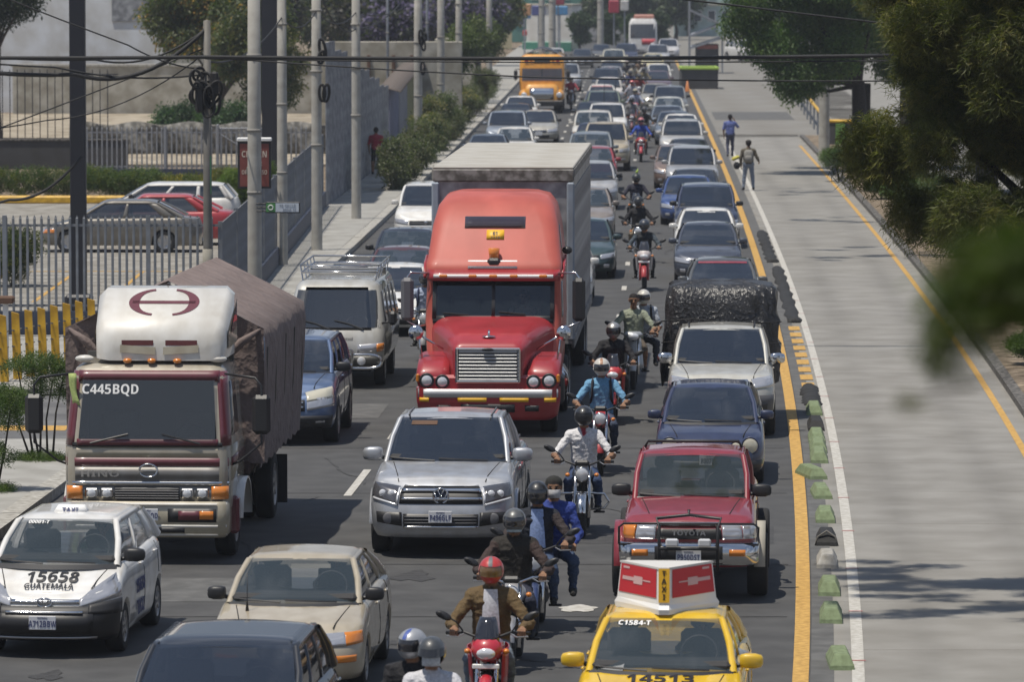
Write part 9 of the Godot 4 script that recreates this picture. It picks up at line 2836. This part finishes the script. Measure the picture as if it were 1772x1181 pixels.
func motorcycles() -> void:
	var jeans := [0.05, 0.08, 0.16]
	var black := [0.014, 0.014, 0.016]
	# two up at the bottom edge
	motorcycle("motorcycle with two riders cut off by the bottom edge", 46.4, -3.27, {"paint": paint(0.05, 0.05, 0.06), "style": "naked"})
	person("rider in a white shirt, grey helmet and white mask at the bottom edge", rider_at(46.4, -3.27), {"pose": "upright", "top": [0.62, 0.62, 0.66], "sleeve": 0.4, "legs": jeans, "helmet": paint(0.05, 0.055, 0.06), "hstyle": "half", "mask": cloth(0.6, 0.62, 0.64), "cell": 0.018})
	person("passenger in a silver and blue helmet at the bottom edge", rider_at(46.4, -3.47), {"pose": "pillion", "top": black, "legs": jeans, "helmet": paint(0.4, 0.42, 0.46, 0.3), "strip": paint(0.05, 0.1, 0.4), "look": -0.5, "cell": 0.018})
	motorcycle("red sports motorcycle nearest the camera with a smoked screen", 52.8, -3.19, {"paint": paint(0.5, 0.02, 0.04), "style": "sport"})
	person("rider in a red helmet and open brown padded jacket", rider_at(52.8, -3.19), {"pose": "upright", "top": [0.13, 0.085, 0.035], "inner": [0.02, 0.02, 0.02], "bulk": 1.14, "legs": [0.16, 0.2, 0.26], "helmet": paint(0.5, 0.035, 0.03), "strip": M.grey_plastic, "visor": M.amber_visor, "front": cloth(0.7, 0.71, 0.76), "cell": 0.017})
	motorcycle("dark motorcycle with silver side case behind the red helmet", 57.6, -3.25, {"paint": paint(0.4, 0.4, 0.42, 0.4), "style": "naked", "bar": M.chrome})
	person("rider in a grey helmet and dark brown leather jacket", rider_at(57.6, -3.25), {"pose": "upright", "top": [0.022, 0.016, 0.014], "arm": [0.05, 0.03, 0.026], "bulk": 1.12, "legs": [0.02, 0.025, 0.05], "helmet": paint(0.12, 0.125, 0.13, 0.3), "mask": cloth(0.45, 0.55, 0.6), "cell": 0.017})
	motorcycle("black motorcycle behind the leather-jacketed rider", 60.7, -3.16, {"paint": paint(0.03, 0.05, 0.14), "style": "naked"})
	person("rider in a black helmet and blue jacket over a pale shirt", rider_at(60.7, -3.16), {"pose": "upright", "top": [0.015, 0.017, 0.03], "arm": [0.04, 0.03, 0.03], "legs": jeans, "helmet": paint(0.015, 0.015, 0.016), "front": cloth(0.3, 0.4, 0.66), "cell": 0.018})
	person("passenger in a dark cap, mask and bright blue jacket", rider_at(60.7, -2.98), {"pose": "pillion", "top": [0.03, 0.06, 0.3], "legs": jeans, "cap": cloth(0.02, 0.02, 0.018), "mask": cloth(0.5, 0.5, 0.52), "cell": 0.018})
	motorcycle("black chrome motorcycle with crash bars and round headlight", 71.2, -3.04, {"paint": paint(0.015, 0.015, 0.018), "style": "naked", "crash_bar": true, "tw": 0.12, "fender": M.chrome, "mirror": M.black})
	person("rider in a white polo shirt with red cuffs and black helmet", rider_at(71.2, -3.04), {"pose": "upright", "top": [0.74, 0.73, 0.75], "inner": [0.4, 0.03, 0.05], "sleeve": 0.46, "legs": [0.03, 0.055, 0.14], "helmet": paint(0.014, 0.014, 0.015), "visor": M.black, "cell": 0.018})
	motorcycle("red and grey motorcycle ridden by the light blue T-shirt", 79.95, -3.07, {"paint": paint(0.4, 0.03, 0.03), "style": "naked"})
	person("rider in a light blue tie-dye T-shirt and white helmet", rider_at(79.95, -3.07), {"pose": "upright", "top": [0.16, 0.36, 0.56], "sleeve": 0.45, "legs": [0.05, 0.07, 0.12], "helmet": paint(0.6, 0.58, 0.54), "strip": paint(0.4, 0.2, 0.1), "strap": cloth(0.02, 0.02, 0.03), "pack": cloth(0.03, 0.03, 0.04), "cell": 0.018})
	motorcycle("red sports motorcycle with a dark screen beside the loaded pickup", 88.8, -3.1, {"paint": paint(0.5, 0.03, 0.04), "style": "sport"})
	person("rider in black jacket and silver helmet on the red sports motorcycle", rider_at(88.8, -3.1), {"pose": "rider", "top": black, "bulk": 1.08, "legs": [0.03, 0.03, 0.035], "helmet": paint(0.35, 0.36, 0.37, 0.6), "cell": 0.02})
	motorcycle("silver motorcycle ridden without a helmet", 96.1, -2.88, {"paint": paint(0.4, 0.42, 0.44, 0.4), "style": "scooter"})
	person("bareheaded rider in a pale green T-shirt and shorts", rider_at(96.1, -2.88), {"pose": "upright", "top": [0.3, 0.33, 0.25], "sleeve": 0.45, "legs": [0.1, 0.08, 0.06], "shorts": true, "cell": 0.02})
	person("passenger in a white helmet behind the bareheaded rider", rider_at(96.1, -2.7), {"pose": "pillion", "top": [0.4, 0.44, 0.5], "sleeve": 0.45, "legs": [0.04, 0.05, 0.07], "helmet": paint(0.55, 0.55, 0.53), "strap": cloth(0.02, 0.02, 0.02), "cell": 0.02})
	motorcycle("red and white sports motorcycle beside the slate saloon", 124.9, -2.96, {"paint": paint(0.55, 0.5, 0.5), "style": "sport", "fork": paint(0.4, 0.03, 0.03), "fender": paint(0.4, 0.03, 0.03), "accent": paint(0.4, 0.03, 0.03)})
	person("rider in dark jacket and dark helmet on the red and white motorcycle", rider_at(124.9, -2.96), {"pose": "rider", "top": [0.02, 0.024, 0.03], "arm": [0.06, 0.08, 0.1], "legs": black, "helmet": paint(0.03, 0.035, 0.05), "cell": 0.024})
	motorcycle("black motorcycle ridden in khaki trousers", 136.4, -3.17, {"paint": paint(0.02, 0.02, 0.025), "style": "naked"})
	person("rider in black jacket and khaki trousers", rider_at(136.4, -3.17), {"pose": "upright", "top": black, "legs": [0.22, 0.17, 0.11], "helmet": paint(0.02, 0.02, 0.02), "cell": 0.024})
	motorcycle("black sports motorcycle with a bright twin headlight", 151.3, -3.3, {"paint": paint(0.05, 0.05, 0.055, 0.4), "style": "sport"})
	var tuft := person("rider in a navy T-shirt with a lime tuft on his helmet", rider_at(151.3, -3.3), {"pose": "upright", "top": [0.02, 0.022, 0.04], "sleeve": 0.45, "legs": black, "helmet": paint(0.02, 0.025, 0.02), "cell": 0.024})
	obj("helmet_tuft", B.new().sm(1).tube([V(0.0, 1.74, -0.8), V(0.02, 1.8, -0.8), V(0.05, 1.88, -0.82)], [0.03, 0.04, 0.006], 6), paint(0.35, 0.5, 0.05), tuft)
	motorcycle("red motorcycle ridden with a pink helmet", 206.3, -3.21, {"paint": paint(0.45, 0.04, 0.06), "style": "sport"})
	person("rider in a bright blue jacket and pink helmet", rider_at(206.3, -3.21), {"pose": "upright", "top": [0.03, 0.08, 0.42], "legs": black, "helmet": paint(0.5, 0.16, 0.18), "cell": 0.03})
	motorcycle("far red motorcycle with its headlight on, ridden in pale blue", 254.0, -3.44, {"paint": paint(0.4, 0.05, 0.06), "style": "scooter"})
	person("far rider in a pale blue shirt", rider_at(254.0, -3.44), {"pose": "upright", "top": [0.36, 0.4, 0.52], "legs": black, "helmet": paint(0.4, 0.36, 0.26), "cell": 0.035})
	motorcycle("far motorcycle behind the pale blue rider", 272.0, -3.6, {"paint": paint(0.3, 0.3, 0.3), "style": "naked"})
	person("far rider in a red helmet behind the pale blue one", rider_at(272.0, -3.6), {"pose": "upright", "top": [0.35, 0.35, 0.4], "legs": black, "helmet": paint(0.5, 0.04, 0.05), "cell": 0.035})
	for k in 5:
		var d: float = [222.0, 238.0, 288.0, 297.0, 306.0][k]
		var o: float = [-3.05, -3.6, -3.2, -3.7, -2.9][k]
		motorcycle("%s of the dark motorcycles filtering between the far lanes" % ["first", "second", "third", "fourth", "fifth"][k], d, o, {"paint": paint(0.05 + 0.1 * (k % 2), 0.05, 0.06), "style": ["naked", "sport", "scooter"][k % 3], "group": "filtering motorcycles"})
		person("%s of the riders filtering between the far lanes, in %s" % [["first", "second", "third", "fourth", "fifth"][k], ["black", "grey", "dark red", "navy", "khaki"][k]], rider_at(d, o), {"pose": "upright", "top": [[0.02, 0.02, 0.02], [0.2, 0.2, 0.21], [0.2, 0.03, 0.03], [0.03, 0.04, 0.12], [0.2, 0.17, 0.1]][k], "legs": black, "helmet": paint(0.04, 0.04, 0.05), "cell": 0.035})
	motorcycle("motorcycle with a bright headlight beside the yellow bus", 280.3, -6.88, {"paint": paint(0.03, 0.03, 0.03), "style": "scooter"})
	person("rider in a red jacket and white helmet beside the yellow bus", rider_at(280.3, -6.88), {"pose": "upright", "top": [0.4, 0.05, 0.08], "legs": black, "helmet": paint(0.6, 0.58, 0.58), "cell": 0.035})
	for k in 4:
		var d: float = [318.0, 321.0, 326.0, 333.0][k]
		var o: float = [-3.5, -2.8, -3.9, -3.1][k]
		motorcycle(["front left", "front right", "middle", "rear"][k] + " motorcycle of the far cluster between the lanes", d, o, {"paint": paint(0.06, 0.06, 0.06), "style": "naked", "group": "far motorcycles"})
		person("rider in " + ["beige", "white", "dark grey", "brown"][k] + " in the far motorcycle cluster", rider_at(d, o), {"pose": "upright", "top": [[0.4, 0.36, 0.28], [0.55, 0.54, 0.52], [0.04, 0.04, 0.05], [0.2, 0.14, 0.1]][k], "legs": black, "helmet": paint(0.03 + 0.15 * k, 0.03 + 0.12 * k, 0.04 + 0.1 * k), "cell": 0.04}, "far motorcyclists")
	motorcycle("motorcycle half hidden between the minibus van and the red lorry", 102.6, -7.12, {"paint": paint(0.3, 0.3, 0.32), "style": "naked"})
	person("rider in pale blue with a backpack between the van and the lorry", rider_at(102.6, -7.12), {"pose": "upright", "top": [0.36, 0.42, 0.56], "sleeve": 0.45, "legs": black, "helmet": paint(0.02, 0.02, 0.03), "strap": cloth(0.03, 0.04, 0.1), "pack": cloth(0.03, 0.04, 0.1), "cell": 0.02})
	# people on foot, walking away
	var p1 := Transform3D(Basis(Vector3.UP, PI + heading(211)), road(211.8, 0.42))
	person("pedestrian in blue with a raised hand walking on the bus lane", p1, {"pose": "phone", "top": [0.12, 0.16, 0.4], "legs": [0.06, 0.07, 0.12], "sleeve": 0.45, "cell": 0.026})
	var p2 := Transform3D(Basis(Vector3.UP, PI + heading(180)), road(180.6, 0.52))
	var wp := person("pedestrian with a grey backpack, cap and yellow bundle on the bus lane", p2, {"pose": "stander", "top": [0.12, 0.1, 0.07], "legs": [0.22, 0.27, 0.36], "sleeve": 1.0, "cap": cloth(0.02, 0.018, 0.016), "pack": cloth(0.3, 0.29, 0.27), "cell": 0.024})
	obj("yellow_bundle", B.new().sm(1).rbox(V(0.44, 1.12, 0.28), V(0.3, 0.12, 0.3), 0.05, Basis(Vector3.BACK, -0.4)), cloth(0.6, 0.55, 0.1), wp)
	obj("dark_bag", B.new().sm(1).ball(V(0.4, 0.86, 0.22), V(0.12, 0.13, 0.1), 10, 8), cloth(0.02, 0.02, 0.025), wp)
	var p3 := Transform3D(Basis(Vector3.UP, PI + heading(190)), V(-4.97, 0.15, -190.3))
	var rp := person("pedestrian in a red shirt and dark shorts on the left pavement", p3, {"pose": "walker", "top": [0.4, 0.035, 0.06], "legs": black, "shorts": true, "sleeve": 0.45, "cell": 0.024})
	obj("orange_bag", B.new().sm(1).ball(V(-0.34, 0.62, 0.06), V(0.13, 0.17, 0.1), 10, 8), cloth(0.6, 0.14, 0.04), rp)
